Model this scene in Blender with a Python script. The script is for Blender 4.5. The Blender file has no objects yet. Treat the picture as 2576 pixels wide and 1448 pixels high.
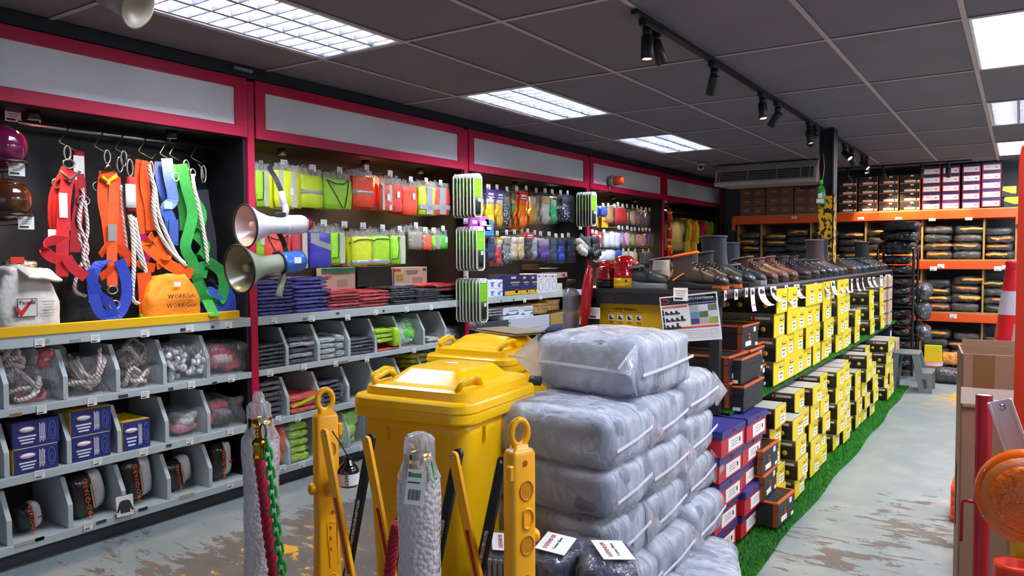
import bpy, math, random
from mathutils import Vector, Matrix, Euler, noise
random.seed(7)
PI = math.pi
D = bpy.data
SC = bpy.context.scene
COL = SC.collection

# ------------------------------------------------------------------ camera
CAM_H = 1.41
FPX, YAW, PITCH, ROLL = 1915.0, 0.5886, -0.04245, -0.00473
_f = Vector((-math.sin(YAW)*math.cos(PITCH), math.cos(YAW)*math.cos(PITCH), math.sin(PITCH)))
_r0 = Vector((math.cos(YAW), math.sin(YAW), 0)); _u0 = _r0.cross(_f)
_r = _r0*math.cos(ROLL)+_u0*math.sin(ROLL); _u = -_r0*math.sin(ROLL)+_u0*math.cos(ROLL)
cam_d = D.cameras.new('camera'); cam = D.objects.new('camera', cam_d); COL.objects.link(cam)
cam_d.sensor_width = 36; cam_d.lens = 36*FPX/2576; cam_d.clip_start = 0.05
cam.matrix_world = Matrix(((_r.x, _u.x, -_f.x, 0), (_r.y, _u.y, -_f.y, 0), (_r.z, _u.z, -_f.z, CAM_H), (0, 0, 0, 1)))
SC.camera = cam

# survey helpers: where a sight line meets a real plane of the shop
def _ray(u, v): return _f + _r*((u-1288)/FPX) - _u*((v-724)/FPX)
def atX(u, v, X):
    d = _ray(u, v); k = X/d.x; return Vector((X, d.y*k, d.z*k+CAM_H))
def atY(u, v, Y):
    d = _ray(u, v); k = Y/d.y; return Vector((d.x*k, Y, d.z*k+CAM_H))
def atZ(u, v, Z):
    d = _ray(u, v); k = (Z-CAM_H)/d.z; return Vector((d.x*k, d.y*k, Z))

# ------------------------------------------------------------------ world, exposure
w = D.worlds.new('daylight'); SC.world = w; w.use_nodes = True
w.node_tree.nodes['Background'].inputs[0].default_value = (0.62, 0.72, 0.95, 1)
w.node_tree.nodes['Background'].inputs[1].default_value = 0.5
SC.view_settings.view_transform = 'Standard'; SC.view_settings.look = 'None'
SC.view_settings.gamma = 1.0; SC.view_settings.use_curve_mapping = False
SC.view_settings.exposure = 0.64
TUBE_STRENGTH = 165.0
SPOT_WATT = 34.0
DOWN_WATT = 42.0
cy = SC.cycles
cy.use_denoising = True
cy.max_bounces = 7; cy.diffuse_bounces = 3; cy.glossy_bounces = 3; cy.transmission_bounces = 5; cy.transparent_max_bounces = 10
cy.caustics_reflective = False; cy.caustics_refractive = False
cy.sample_clamp_indirect = 4.0

# ------------------------------------------------------------------ materials
def lin(c):
    if isinstance(c, str):
        c = [int(c[i:i+2], 16)/255 for i in (0, 2, 4)]
    return tuple(x/12.92 if x <= 0.04045 else ((x+0.055)/1.055)**2.4 for x in c)
MATS = {}
def mat(name, col, rough=0.6, metal=0.0, spec=0.5, coat=0.0, var=0.0, vscale=6.0, bump=0.0, bscale=40.0, bdist=0.01,
        emit=None, estr=0.0, alpha=1.0, trans=0.0, col2=None, stretch=None, bdetail=3.0, sheen=0.0, ior=1.45):
    if name in MATS: return MATS[name]
    m = D.materials.new(name); m.use_nodes = True; nt = m.node_tree; N = nt.nodes; L = nt.links
    b = N['Principled BSDF']; c = lin(col)
    b.inputs['Base Color'].default_value = (*c, 1); b.inputs['Roughness'].default_value = rough
    b.inputs['Metallic'].default_value = metal; b.inputs['Specular IOR Level'].default_value = spec
    b.inputs['Coat Weight'].default_value = coat; b.inputs['Coat Roughness'].default_value = 0.12
    b.inputs['Alpha'].default_value = alpha; b.inputs['Transmission Weight'].default_value = trans
    b.inputs['IOR'].default_value = ior; b.inputs['Sheen Weight'].default_value = sheen
    if emit is not None:
        b.inputs['Emission Color'].default_value = (*lin(emit), 1); b.inputs['Emission Strength'].default_value = estr
    m.diffuse_color = (*c, 1)
    if var > 0 or col2 is not None or bump > 0:
        tc = N.new('ShaderNodeTexCoord'); mp = N.new('ShaderNodeMapping'); L.new(tc.outputs['Object'], mp.inputs[0])
        if stretch: mp.inputs['Scale'].default_value = stretch
    if var > 0 or col2 is not None:
        n = N.new('ShaderNodeTexNoise'); n.inputs['Scale'].default_value = vscale; n.inputs['Detail'].default_value = 4
        L.new(mp.outputs[0], n.inputs['Vector'])
        r = N.new('ShaderNodeValToRGB'); L.new(n.outputs[0], r.inputs[0])
        if col2 is not None:
            a, z = c, lin(col2); r.color_ramp.elements[0].position = 0.42; r.color_ramp.elements[1].position = 0.6
        else:
            a = tuple(x*(1-var) for x in c); z = tuple(min(1, x*(1+var)) for x in c)
            r.color_ramp.elements[0].position = 0.3; r.color_ramp.elements[1].position = 0.7
        r.color_ramp.elements[0].color = (*a, 1); r.color_ramp.elements[1].color = (*z, 1)
        L.new(r.outputs[0], b.inputs['Base Color'])
    if bump > 0:
        n2 = N.new('ShaderNodeTexNoise'); n2.inputs['Scale'].default_value = bscale; n2.inputs['Detail'].default_value = bdetail
        L.new(mp.outputs[0], n2.inputs['Vector'])
        bp = N.new('ShaderNodeBump'); bp.inputs['Strength'].default_value = bump; bp.inputs['Distance'].default_value = bdist
        L.new(n2.outputs[0], bp.inputs['Height']); L.new(bp.outputs[0], b.inputs['Normal'])
        if coat > 0: L.new(bp.outputs[0], b.inputs['Coat Normal'])
    MATS[name] = m
    return m
def plain(hexcol, rough=0.6, **k):
    return mat('paint_%s_%d' % (hexcol, int(rough*100)) + ''.join('_%s' % v for v in k.values()), hexcol, rough, **k)
def nodes_of(m): return m.node_tree.nodes, m.node_tree.links, m.node_tree.nodes['Principled BSDF']
def film(name, tint, opac, rough=0.2, bscale=25, bump=0.5, streak=True, bdist=0.012, cells=0, gloss=0.22):
    """thin translucent plastic film: mostly see-through, milky streaks, glossy creases"""
    if name in MATS: return MATS[name]
    m = D.materials.new(name); m.use_nodes = True; N, L, b = nodes_of(m)
    out = N['Material Output']; N.remove(b)
    b = N.new('ShaderNodeBsdfDiffuse'); b.inputs['Color'].default_value = (*lin(tint), 1)
    g = N.new('ShaderNodeBsdfGlossy'); g.inputs['Roughness'].default_value = rough; g.inputs['Color'].default_value = (1, 1, 1, 1)
    tr = N.new('ShaderNodeBsdfTransparent'); mx = N.new('ShaderNodeMixShader'); mg = N.new('ShaderNodeMixShader')
    tc = N.new('ShaderNodeTexCoord'); mp = N.new('ShaderNodeMapping'); L.new(tc.outputs['Object'], mp.inputs[0])
    if streak: mp.inputs['Scale'].default_value = (1.0, 2.2, 0.7)
    n = N.new('ShaderNodeTexNoise'); n.inputs['Scale'].default_value = bscale*0.35; n.inputs['Detail'].default_value = 5
    n.inputs['Distortion'].default_value = 1.2
    L.new(mp.outputs[0], n.inputs['Vector'])
    mr = N.new('ShaderNodeMapRange'); mr.inputs[1].default_value = 0.35; mr.inputs[2].default_value = 0.75
    mr.inputs[3].default_value = opac*0.55; mr.inputs[4].default_value = min(1, opac*1.5)
    L.new(n.outputs[0], mr.inputs[0]); L.new(mr.outputs[0], mx.inputs[0])
    if cells:
        n2 = N.new('ShaderNodeTexVoronoi'); n2.inputs['Scale'].default_value = cells; L.new(tc.outputs['Object'], n2.inputs['Vector'])
    else:
        n2 = N.new('ShaderNodeTexNoise'); n2.inputs['Scale'].default_value = bscale; n2.inputs['Detail'].default_value = 3
        n2.inputs['Distortion'].default_value = 0.8; L.new(mp.outputs[0], n2.inputs['Vector'])
    bp = N.new('ShaderNodeBump'); bp.inputs['Strength'].default_value = bump; bp.inputs['Distance'].default_value = bdist; bp.invert = bool(cells)
    L.new(n2.outputs[0], bp.inputs['Height']); L.new(bp.outputs[0], b.inputs['Normal']); L.new(bp.outputs[0], g.inputs['Normal'])
    lw = N.new('ShaderNodeLayerWeight'); lw.inputs['Blend'].default_value = gloss; L.new(bp.outputs[0], lw.inputs['Normal'])
    L.new(tr.outputs[0], mx.inputs[1]); L.new(b.outputs[0], mx.inputs[2])
    ge = N.new('ShaderNodeNewGeometry'); iv = N.new('ShaderNodeMath'); iv.operation = 'SUBTRACT'; iv.inputs[0].default_value = 1.0; L.new(ge.outputs['Backfacing'], iv.inputs[1])
    mu = N.new('ShaderNodeMath'); mu.operation = 'MULTIPLY'; L.new(iv.outputs[0], mu.inputs[0]); L.new(lw.outputs['Fresnel'], mu.inputs[1])
    L.new(mu.outputs[0], mg.inputs[0]); L.new(mx.outputs[0], mg.inputs[1]); L.new(g.outputs[0], mg.inputs[2]); L.new(mg.outputs[0], out.inputs[0])
    MATS[name] = m
    return m

# ------------------------------------------------------------------ mesh builder
def rotm(rx=0, ry=0, rz=0): return Euler((rx, ry, rz)).to_matrix().to_4x4()
class MB:
    def __init__(s): s.v = []; s.f = []; s.m = []; s.sm = []; s.sharp = 0
    def add(s, vs, fs, mi=0, smooth=False, M=None):
        o = len(s.v)
        s.v += [tuple(M @ Vector(p)) for p in vs] if M is not None else [tuple(p) for p in vs]
        for f in fs: s.f.append([o+i for i in f]); s.m.append(mi); s.sm.append(smooth)
        return s
    def box(s, c, d, mi=0, M=None, ch=0.0):
        x, y, z = d[0]/2, d[1]/2, d[2]/2; cx_, cy_, cz_ = c
        if ch <= 0:
            vs = [(cx_+a*x, cy_+b*y, cz_+e*z) for a in (-1, 1) for b in (-1, 1) for e in (-1, 1)]
            fs = [(0, 1, 3, 2), (4, 6, 7, 5), (0, 4, 5, 1), (2, 3, 7, 6), (0, 2, 6, 4), (1, 5, 7, 3)]
            return s.add(vs, fs, mi, False, M)
        ch = min(ch, x*.95, y*.95, z*.95)
        vs = []; idx = {}
        for a in (-1, 1):
            for b in (-1, 1):
                for e in (-1, 1):
                    for k in range(3):
                        dx, dy, dz = x, y, z
                        if k != 0: dx -= ch
                        if k != 1: dy -= ch
                        if k != 2: dz -= ch
                        # vertex lying on the face of axis k
                        idx[(a, b, e, k)] = len(vs); vs.append((cx_+a*dx, cy_+b*dy, cz_+e*dz))
        fs = []
        for k in range(3):
            for sg in (-1, 1):
                cyc = [(-1, -1), (1, -1), (1, 1), (-1, 1)]
                q = []
                for p in cyc:
                    t = [p[0], p[1]]; t.insert(k, sg); q.append(idx[(t[0], t[1], t[2], k)])
                if (sg > 0) != (k != 1): q = q[::-1]
                fs.append(q)
        for k in range(3):
            i, j = [q for q in range(3) if q != k]
            for si in (-1, 1):
                for sj in (-1, 1):
                    def g(sk, axis):
                        t = [0, 0, 0]; t[k] = sk; t[i] = si; t[j] = sj; return idx[(t[0], t[1], t[2], axis)]
                    fs.append([g(-1, i), g(1, i), g(1, j), g(-1, j)])
        for a in (-1, 1):
            for b in (-1, 1):
                for e in (-1, 1):
                    fs.append([idx[(a, b, e, 0)], idx[(a, b, e, 1)], idx[(a, b, e, 2)]])
        return s.add(vs, fs, mi, False, M)
    def tube(s, pts, r, n=8, mi=0, closed=False, smooth=True, caps=True, flat=None):
        pts = [Vector(p) for p in pts]; k = len(pts); vs = []; up = None
        for i, p in enumerate(pts):
            if closed: t = pts[(i+1) % k]-pts[(i-1) % k]
            else: t = pts[min(i+1, k-1)]-pts[max(i-1, 0)]
            t = t.normalized() if t.length > 1e-9 else Vector((0, 0, 1))
            if up is None:
                up = Vector((0, 0, 1)) if abs(t.z) < 0.9 else Vector((1, 0, 0))
            a = (up - t*up.dot(t)); a = a.normalized() if a.length > 1e-6 else t.orthogonal().normalized()
            b = t.cross(a); up = a
            rr = r[i] if isinstance(r, (list, tuple)) else r
            ra, rb = (rr, rr) if flat is None else (rr*flat[0], rr*flat[1])
            for j in range(n):
                an = 2*PI*j/n; vs.append(p + a*(math.cos(an)*ra) + b*(math.sin(an)*rb))
        fs = []
        for i in range(k if closed else k-1):
            for j in range(n):
                i2 = (i+1) % k
                fs.append((i*n+j, i*n+(j+1) % n, i2*n+(j+1) % n, i2*n+j))
        if caps and not closed:
            fs.append(tuple(range(n-1, -1, -1))); fs.append(tuple((k-1)*n+j for j in range(n)))
        return s.add(vs, fs, mi, smooth)
    def strap(s, pts, wdir, w_, th=0.003, mi=0):
        """flat webbing strap along pts; wdir = width direction (one, or one per point)"""
        pts = [Vector(p) for p in pts]; k = len(pts); vs = []
        for i, p in enumerate(pts):
            t = (pts[min(i+1, k-1)]-pts[max(i-1, 0)]).normalized()
            wd = Vector(wdir[i]) if isinstance(wdir, list) else Vector(wdir)
            wd = (wd - t*wd.dot(t)); wd = wd.normalized() if wd.length > 1e-6 else t.orthogonal().normalized()
            nn = t.cross(wd)
            for a, b in ((-1, -1), (1, -1), (1, 1), (-1, 1)): vs.append(p + wd*(a*w_/2) + nn*(b*th/2))
        fs = []
        for i in range(k-1):
            for j in range(4): fs.append((i*4+j, i*4+(j+1) % 4, i*4+4+(j+1) % 4, i*4+4+j))
        fs += [(3, 2, 1, 0), tuple((k-1)*4+j for j in range(4))]
        return s.add(vs, fs, mi, False)
    def lathe(s, prof, n=20, M=None, mi=0, smooth=True, arc=None, cap=True):
        vs = []; k = len(prof)
        for r, z in prof:
            for j in range(n):
                a = 2*PI*j/n; vs.append((r*math.cos(a), r*math.sin(a), z))
        fs = [(i*n+j, i*n+(j+1) % n, (i+1)*n+(j+1) % n, (i+1)*n+j) for i in range(k-1) for j in range(n)]
        if cap:
            if prof[0][0] > 1e-6: fs.append(tuple(range(n-1, -1, -1)))
            if prof[-1][0] > 1e-6: fs.append(tuple((k-1)*n+j for j in range(n)))
        return s.add(vs, fs, mi, smooth, M)
    def prism(s, poly, a, b, axis='Y', mi=0, M=None, smooth=False):
        """polygon extruded along axis from a to b. poly coords are the two other axes in order"""
        n = len(poly)
        def P(p, t):
            return (t, p[0], p[1]) if axis == 'X' else (p[0], t, p[1]) if axis == 'Y' else (p[0], p[1], t)
        vs = [P(p, a) for p in poly]+[P(p, b) for p in poly]
        fs = [tuple(range(n)), tuple(range(2*n-1, n-1, -1))]+[(i, i+n, (i+1) % n+n, (i+1) % n) for i in range(n)]
        return s.add(vs, fs, mi, smooth, M)
    def loft(s, rings, mi=0, smooth=True, caps=True, M=None, closed=True):
        n = len(rings[0]); vs = [p for r in rings for p in r]
        fs = [(i*n+j, i*n+(j+1) % n, (i+1)*n+(j+1) % n, (i+1)*n+j) for i in range(len(rings)-1) for j in range(n if closed else n-1)]
        if caps: fs += [tuple(range(n-1, -1, -1)), tuple((len(rings)-1)*n+j for j in range(n))]
        return s.add(vs, fs, mi, smooth, M)
    def grid(s, fn, nu, nv, mi=0, smooth=True, M=None):
        vs = [fn(i/nu, j/nv) for i in range(nu+1) for j in range(nv+1)]
        fs = [(i*(nv+1)+j, (i+1)*(nv+1)+j, (i+1)*(nv+1)+j+1, i*(nv+1)+j+1) for i in range(nu) for j in range(nv)]
        return s.add(vs, fs, mi, smooth, M)
    def soft(s, c, d, r=0.02, n=5, amp=0.0, ns=8.0, seed=0, bulge=0.0, mi=0, M=None, smooth=True):
        """soft rounded box; bulge swells the middle, amp crumples it"""
        hx = [d[0]/2, d[1]/2, d[2]/2]; vs = []; key = {}; fs = []
        def V(p):
            k = tuple(round(q, 5) for q in p)
            if k in key: return key[k]
            q = [p[i]*hx[i] for i in range(3)]; rr = min(r, *hx)
            cl = [max(-(hx[i]-rr), min(hx[i]-rr, q[i])) for i in range(3)]
            dv = Vector([q[i]-cl[i] for i in range(3)])
            if dv.length > 1e-9: dv = dv.normalized()*rr
            q = Vector(cl)+dv
            if bulge:
                fx, fy, fz = (1-p[0]**2), (1-p[1]**2), (1-p[2]**2)
                th = min(range(3), key=lambda a: hx[a]); g = [fy*fz, fx*fz, fx*fy]
                q[th] *= 1+bulge*g[th]
            if amp:
                nv = noise.noise_vector(Vector(q)*ns+Vector((seed*3.7, seed*1.3, seed*7.1)))
                q = q + nv*amp
            key[k] = len(vs); vs.append(q+Vector(c)); return key[k]
        for ax in range(3):
            for sg in (-1, 1):
                for i in range(n):
                    for j in range(n):
                        q = []
                        for a, b in ((i, j), (i+1, j), (i+1, j+1), (i, j+1)):
                            t = [2*a/n-1, 2*b/n-1]; t.insert(ax, sg); q.append(V(t))
                        if (sg > 0) == (ax == 1): q = q[::-1]
                        fs.append(q)
        return s.add(vs, fs, mi, smooth, M)
    def mesh(s, name, mats):
        me = D.meshes.new(name); me.from_pydata(s.v, [], s.f)
        if not isinstance(mats, (list, tuple)): mats = [mats]
        for m in mats: me.materials.append(m)
        me.polygons.foreach_set('material_index', s.m); me.polygons.foreach_set('use_smooth', s.sm)
        me.update()
        if s.sharp: me.set_sharp_from_angle(angle=s.sharp)
        return me
    def build(s, name, mats, parent=None, loc=None, rot=None):
        o = D.objects.new(name, s.mesh(name, mats)); COL.objects.link(o)
        if parent is not None: o.parent = parent
        if loc is not None: o.location = loc
        if rot is not None: o.rotation_euler = rot
        return o
def tag(o, label=None, cat=None, group=None, kind=None):
    if label: o['label'] = label
    if cat: o['category'] = cat
    if group: o['group'] = group
    if kind: o['kind'] = kind
    return o
def thing(name, label, cat, loc=(0, 0, 0), rz=0.0, group=None, rot=None):
    o = D.objects.new(name, None); COL.objects.link(o); o.location = loc
    o.rotation_euler = rot if rot is not None else (0, 0, rz); o.empty_display_size = 0.05
    return tag(o, label, cat, group)
def copy_tree(o, parent=None, loc=None, rot=None, label=None, group=None):
    c = o.copy(); COL.objects.link(c)
    if parent is not None: c.parent = parent
    if loc is not None: c.location = loc
    if rot is not None: c.rotation_euler = rot
    if label: c['label'] = label
    if group: c['group'] = group
    for ch in list(KIDS.get(o.name, ())): copy_tree(ch, c)
    return c
KIDS = {}
def learn(o):
    """remember the children of a finished prototype (cheaper than scanning)"""
    for x in o.children_recursive:
        KIDS.setdefault(x.parent.name, []).append(x)
    return o
def part(name, mb, mats, parent, **k): return mb.build(name, mats, parent, **k)
def ptext(txt, size, m, parent, loc, rot, name='lettering', align='CENTER', ext=0.0006, sx=1.0, shear=0.0):
    cu = D.curves.new(name, 'FONT'); cu.body = txt; cu.size = size; cu.align_x = align; cu.align_y = 'CENTER'
    cu.extrude = ext; cu.resolution_u = 1; cu.shear = shear
    o = D.objects.new(name, cu); dg = bpy.context.evaluated_depsgraph_get()
    COL.objects.link(o); bpy.context.view_layer.update()
    me = D.meshes.new_from_object(o.evaluated_get(dg)); COL.objects.unlink(o); D.objects.remove(o)
    o = D.objects.new(name, me); COL.objects.link(o); me.materials.clear(); me.materials.append(m)
    o.location = loc; o.rotation_euler = rot; o.scale = (sx, 1, 1)
    if parent is not None: o.parent = parent
    return o
ORD = ['first', 'second', 'third', 'fourth', 'fifth', 'sixth', 'seventh', 'eighth', 'ninth', 'tenth', 'eleventh', 'twelfth',
       'thirteenth', 'fourteenth', 'fifteenth', 'sixteenth', 'seventeenth', 'eighteenth', 'nineteenth', 'twentieth']
FACE_X = (PI/2, 0, PI/2)     # lettering that stands on a face looking towards +X
FACE_NY = (PI/2, 0, 0)       # lettering on a face looking towards -Y
# ------------------------------------------------------------------ room shell
FX = -3.75                        # front plane of the wall cabinets
CZ = 2.51                         # ceiling
XG, YG, DX, DY = -0.24, 3.0, 0.605, 1.21      # ceiling grid origin and pitch
X0, X1, Y0, Y1 = -4.25, 3.1, -2.6, 11.6

def floor_material():
    m = D.materials.new('worn_painted_concrete'); m.use_nodes = True; N, L, b = nodes_of(m)
    tc = N.new('ShaderNodeTexCoord')
    def noi(scale, detail, rough=0.6, stretch=(1, 1, 1), dist=0.0):
        mp = N.new('ShaderNodeMapping'); mp.inputs['Scale'].default_value = stretch; L.new(tc.outputs['Object'], mp.inputs[0])
        n = N.new('ShaderNodeTexNoise'); n.inputs['Scale'].default_value = scale; n.inputs['Detail'].default_value = detail
        n.inputs['Roughness'].default_value = rough; n.inputs['Distortion'].default_value = dist
        L.new(mp.outputs[0], n.inputs['Vector']); return n.outputs[0]
    def math_(op, a, c=None, clamp=False):
        n = N.new('ShaderNodeMath'); n.operation = op; n.use_clamp = clamp
        for i, q in enumerate((a, c)):
            if q is None: continue
            if isinstance(q, (int, float)): n.inputs[i].default_value = q
            else: L.new(q, n.inputs[i])
        return n.outputs[0]
    def blob(x, y, r, amt):
        v = N.new('ShaderNodeVectorMath'); v.operation = 'DISTANCE'; L.new(tc.outputs['Object'], v.inputs[0]); v.inputs[1].default_value = (x, y, 0)
        mr = N.new('ShaderNodeMapRange'); mr.inputs[1].default_value = r; mr.inputs[2].default_value = 0.0
        mr.inputs[3].default_value = 0; mr.inputs[4].default_value = amt; L.new(v.outputs['Value'], mr.inputs[0]); return mr.outputs[0]
    def mixc(fac, a, c):
        n = N.new('ShaderNodeMix'); n.data_type = 'RGBA'
        L.new(fac, n.inputs[0])
        for i, q in ((6, a), (7, c)):
            if isinstance(q, str): n.inputs[i].default_value = (*lin(q), 1)
            else: L.new(q, n.inputs[i])
        return n.outputs[2]
    def step(x, lo, hi):
        mr = N.new('ShaderNodeMapRange'); mr.inputs[1].default_value = lo; mr.inputs[2].default_value = hi; L.new(x, mr.inputs[0]); return mr.outputs[0]
    base = mixc(noi(1.6, 5), '737d80', '8e9897')
    base = mixc(step(noi(5, 6), 0.45, 0.75), base, '9a9e9a')
    # wear patches: trodden area left of the bins, and the near end of the aisle
    wear = blob(-2.5, 1.9, 1.7, 0.46)
    for x, y, r, a in ((-2.6, 3.2, 1.2, 0.3), (-0.45, 4.3, 0.9, 0.26), (-0.75, 3.6, 0.6, 0.2), (-0.35, 5.2, 0.7, 0.14), (-1.6, 1.4, 1.2, .3), (-0.6, 6.6, .7, .06)):
        wear = math_('ADD', wear, blob(x, y, r, a))
    det = noi(9, 8, 0.72, (0.55, 1.5, 1), 0.6)
    big = noi(2.2, 4, 0.6)
    k = math_('ADD', math_('MULTIPLY', det, 0.75), math_('MULTIPLY', big, 0.35))
    k = math_('ADD', k, math_('MINIMUM', wear, 0.33))
    worn = step(k, 0.765, 0.80)
    browns = mixc(noi(7, 6), '484340', '75695e')
    c = mixc(worn, base, browns)
    fleck = step(math_('ADD', noi(26, 5, 0.7, (0.5, 1.2, 1)), math_('MULTIPLY', worn, -0.02)), 0.66, 0.69)
    c = mixc(fleck, c, '4f4a47')
    yb = math_('ADD', blob(-2.75, 1.85, 0.8, 0.17), blob(-2.5, 2.5, .7, .10))
    for x, y, r, a in ((-0.32, 8.3, 0.8, 0.22), (-0.28, 5.35, 0.4, 0.16), (-0.6, 7.9, 0.6, 0.08), (-3.0, 2.6, .5, .12), (-0.3, 4.9, 0.3, .1), (-.15, 9.0, .9, .2)):
        yb = math_('ADD', yb, blob(x, y, r, a))
    yel = step(math_('ADD', noi(11, 7, 0.72, (0.6, 1.2, 1), 0.5), yb), 0.70, 0.725)
    c = mixc(yel, c, 'd9a024')
    L.new(c, b.inputs['Base Color'])
    rg = N.new('ShaderNodeMapRange'); rg.inputs[3].default_value = 0.38; rg.inputs[4].default_value = 0.75; L.new(worn, rg.inputs[0]); L.new(rg.outputs[0], b.inputs['Roughness'])
    bp = N.new('ShaderNodeBump'); bp.inputs['Strength'].default_value = 0.25; bp.inputs['Distance'].default_value = 0.003
    L.new(math_('ADD', math_('MULTIPLY', worn, -0.6), noi(60, 3)), bp.inputs['Height']); L.new(bp.outputs[0], b.inputs['Normal'])
    return m
def struct(name, mb, m, parent=None):
    o = mb.build(name, m, parent)
    if parent is None: o['kind'] = 'structure'
    return o
q = MB(); q.box(((X0+X1)/2, (Y0+Y1)/2, -0.05), (X1-X0+.2, Y1-Y0+.2, 0.1)); struct('floor', q, floor_material())
M_BLACK = mat('black_laminate', '17171b', 0.45, var=0.15, vscale=3)
M_NAVY = mat('dark_bulkhead_paint', '20222c', 0.6, var=0.1)
M_GREYWALL = mat('grey_wall_paint', '74757b', 0.8, var=0.06, vscale=2)
q = MB(); q.box((X0-.05, (Y0+Y1)/2, 1.33), (0.1, Y1-Y0, 2.66)); struct('wall_left', q, M_NAVY)
q = MB(); q.box(((X0+X1)/2, Y1+.05, 1.33), (X1-X0+.2, 0.1, 2.66)); struct('wall_back', q, M_GREYWALL)
q = MB(); q.box((X1+.05, (Y0+Y1)/2, 1.33), (0.1, Y1-Y0, 2.66)); struct('wall_right', q, M_GREYWALL)
q = MB(); q.box((-3.98, (Y0+Y1)/2, 2.4785), (0.46, Y1-Y0, 0.063)); struct('trim_1', q, M_NAVY)

# ceiling: backing board, lay-in tiles, grid rails
M_TILE = mat('charcoal_ceiling_tile', '736e76', 0.9, var=0.07, vscale=1.5, bump=0.3, bscale=160, bdist=0.002)
M_RAIL = mat('grid_rail_paint', 'b4a8ac', 0.5)
q = MB(); q.box(((X0+X1)/2, (Y0+Y1)/2, 2.7), (X1-X0+.2, Y1-Y0, 0.06)); ceiling = struct('ceiling', q, M_NAVY)
LIGHT_CELLS = []                       # (column, row) cells holding light fittings
for j in (-1, 1, 3):
    LIGHT_CELLS.append((5, j))         # row above the wall cabinets
for j in (-1, 1, 3, 5):
    LIGHT_CELLS.append((0, j))         # row above the aisle
for j in (-1, 1, 3, 5):
    LIGHT_CELLS.append((-4, j))
def cell(i, j):                        # centre of a ceiling cell; i counts to the left
    return (XG-DX*(i-0.5), YG+DY*(j+0.5))
tile_me = None
for i in range(-5, 7):
    for j in range(-5, 8):
        if (i, j) in LIGHT_CELLS: continue
        x, y = cell(i, j)
        if x > X1 or y+DY/2 < Y0: continue
        if tile_me is None:
            q = MB(); q.box((0, 0, 0), (DX-.008, DY-.008, 0.014), ch=0.003); tile_me = q.mesh('ceiling_tile', M_TILE)
        o = D.objects.new('ceiling_tile', tile_me); COL.objects.link(o); o.parent = ceiling
        o.location = (x, y, CZ+0.012+random.uniform(0, .002)); 
for i in range(-5, 7):
    q = MB(); x = XG-DX*i
    if x > X1 or x < -3.95: continue
    q.box((x, (Y0+Y1)/2, CZ+.0005), (0.024, Y1-Y0, 0.003)); q.box((x, (Y0+Y1)/2, CZ+.02), (0.003, Y1-Y0, 0.036))
    q.build('grid_rail', M_RAIL, ceiling)
for j in range(-4, 8):
    q = MB(); y = YG+DY*j
    q.box(((X1-3.77)/2, y, CZ+.001), (X1+3.75, 0.024, 0.003)); q.build('grid_rail', M_RAIL, ceiling)

# ceiling light fittings
M_TUBE = mat('fluorescent_tube', 'ffffff', emit='e6efff', estr=TUBE_STRENGTH)
M_REFL = mat('louver_aluminium', 'c6cbdc', 0.3, metal=0.75)
M_HOUS = mat('fitting_white_enamel', 'f2f4f8', 0.4)
M_DIFF = mat('diffuser_glow', 'ffffff', 0.5, emit='eef3ff', estr=TUBE_STRENGTH*0.16)
WX, WY = DX-.03, DY-.03
def make_light(kind):
    t = thing('ceiling_light', 'ceiling light', 'ceiling light')
    q = MB(); h = 0.1
    q.box((0, 0, h), (WX, WY, 0.004)); q.box((-WX/2, 0, h/2), (.004, WY, h)); q.box((WX/2, 0, h/2), (.004, WY, h))
    q.box((0, -WY/2, h/2), (WX, .004, h)); q.box((0, WY/2, h/2), (WX, .004, h))
    part('housing', q, M_HOUS, t)
    q = MB()
    for s in (-1, 1):
        q.box((s*(WX/2-.006), 0, 0), (.014, WY, .006)); q.box((0, s*(WY/2-.006), 0), (WX, .014, .006))
    part('trim_frame', q, M_HOUS, t)
    if kind == 'louver':
        for x in (-WX/3, 0, WX/3):
            q = MB(); q.tube([(x, -WY/2+.03, .062), (x, WY/2-.03, .062)], .014, 8); part('tube', q, M_TUBE, t)
        for x in (-WX/2+.012, -WX/6, WX/6, WX/2-.012):      # long V reflectors
            q = MB(); q.prism([(x-.010, .004), (x+.010, .004), (x+.030, .055), (x-.030, .055)], -WY/2+.01, WY/2-.01); part('reflector', q, M_REFL, t)
        for k in range(12):                                 # cross blades
            y = -WY/2+WY*(k+.5)/12
            q = MB(); q.prism([(y-.004, .004), (y+.004, .004), (y+.020, .048), (y-.020, .048)], -WX/2+.02, WX/2-.02, 'X'); part('blade', q, M_REFL, t)
    else:
        q = MB(); q.box((0, 0, .006), (WX-.02, WY-.02, .004)); part('diffuser', q, M_DIFF, t)
    return learn(t)
L_A = make_light('louver'); L_B = make_light('diffuser')
used_l = {'louver': 0, 'diffuser': 0}
for (i, j) in LIGHT_CELLS:
    kind = 'diffuser' if (i == 0 and j in (1, 5)) or i == -4 else 'louver'
    x, y = cell(i, j); src = L_A if kind == 'louver' else L_B
    where = {5: 'above the wall cabinets', 0: 'above the aisle', -4: 'over the far right of the shop'}[i]
    lab = '%s ceiling light %s, %s from the front' % ('louvered' if kind == 'louver' else 'flat white', where, ORD[(j+1)//2])
    if used_l[kind] == 0: o = src; o['label'] = lab; o['group'] = 'ceiling lights'
    else: o = copy_tree(src, label=lab, group='ceiling lights')
    used_l[kind] += 1
    o.location = (x, y, CZ+.003)
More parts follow.
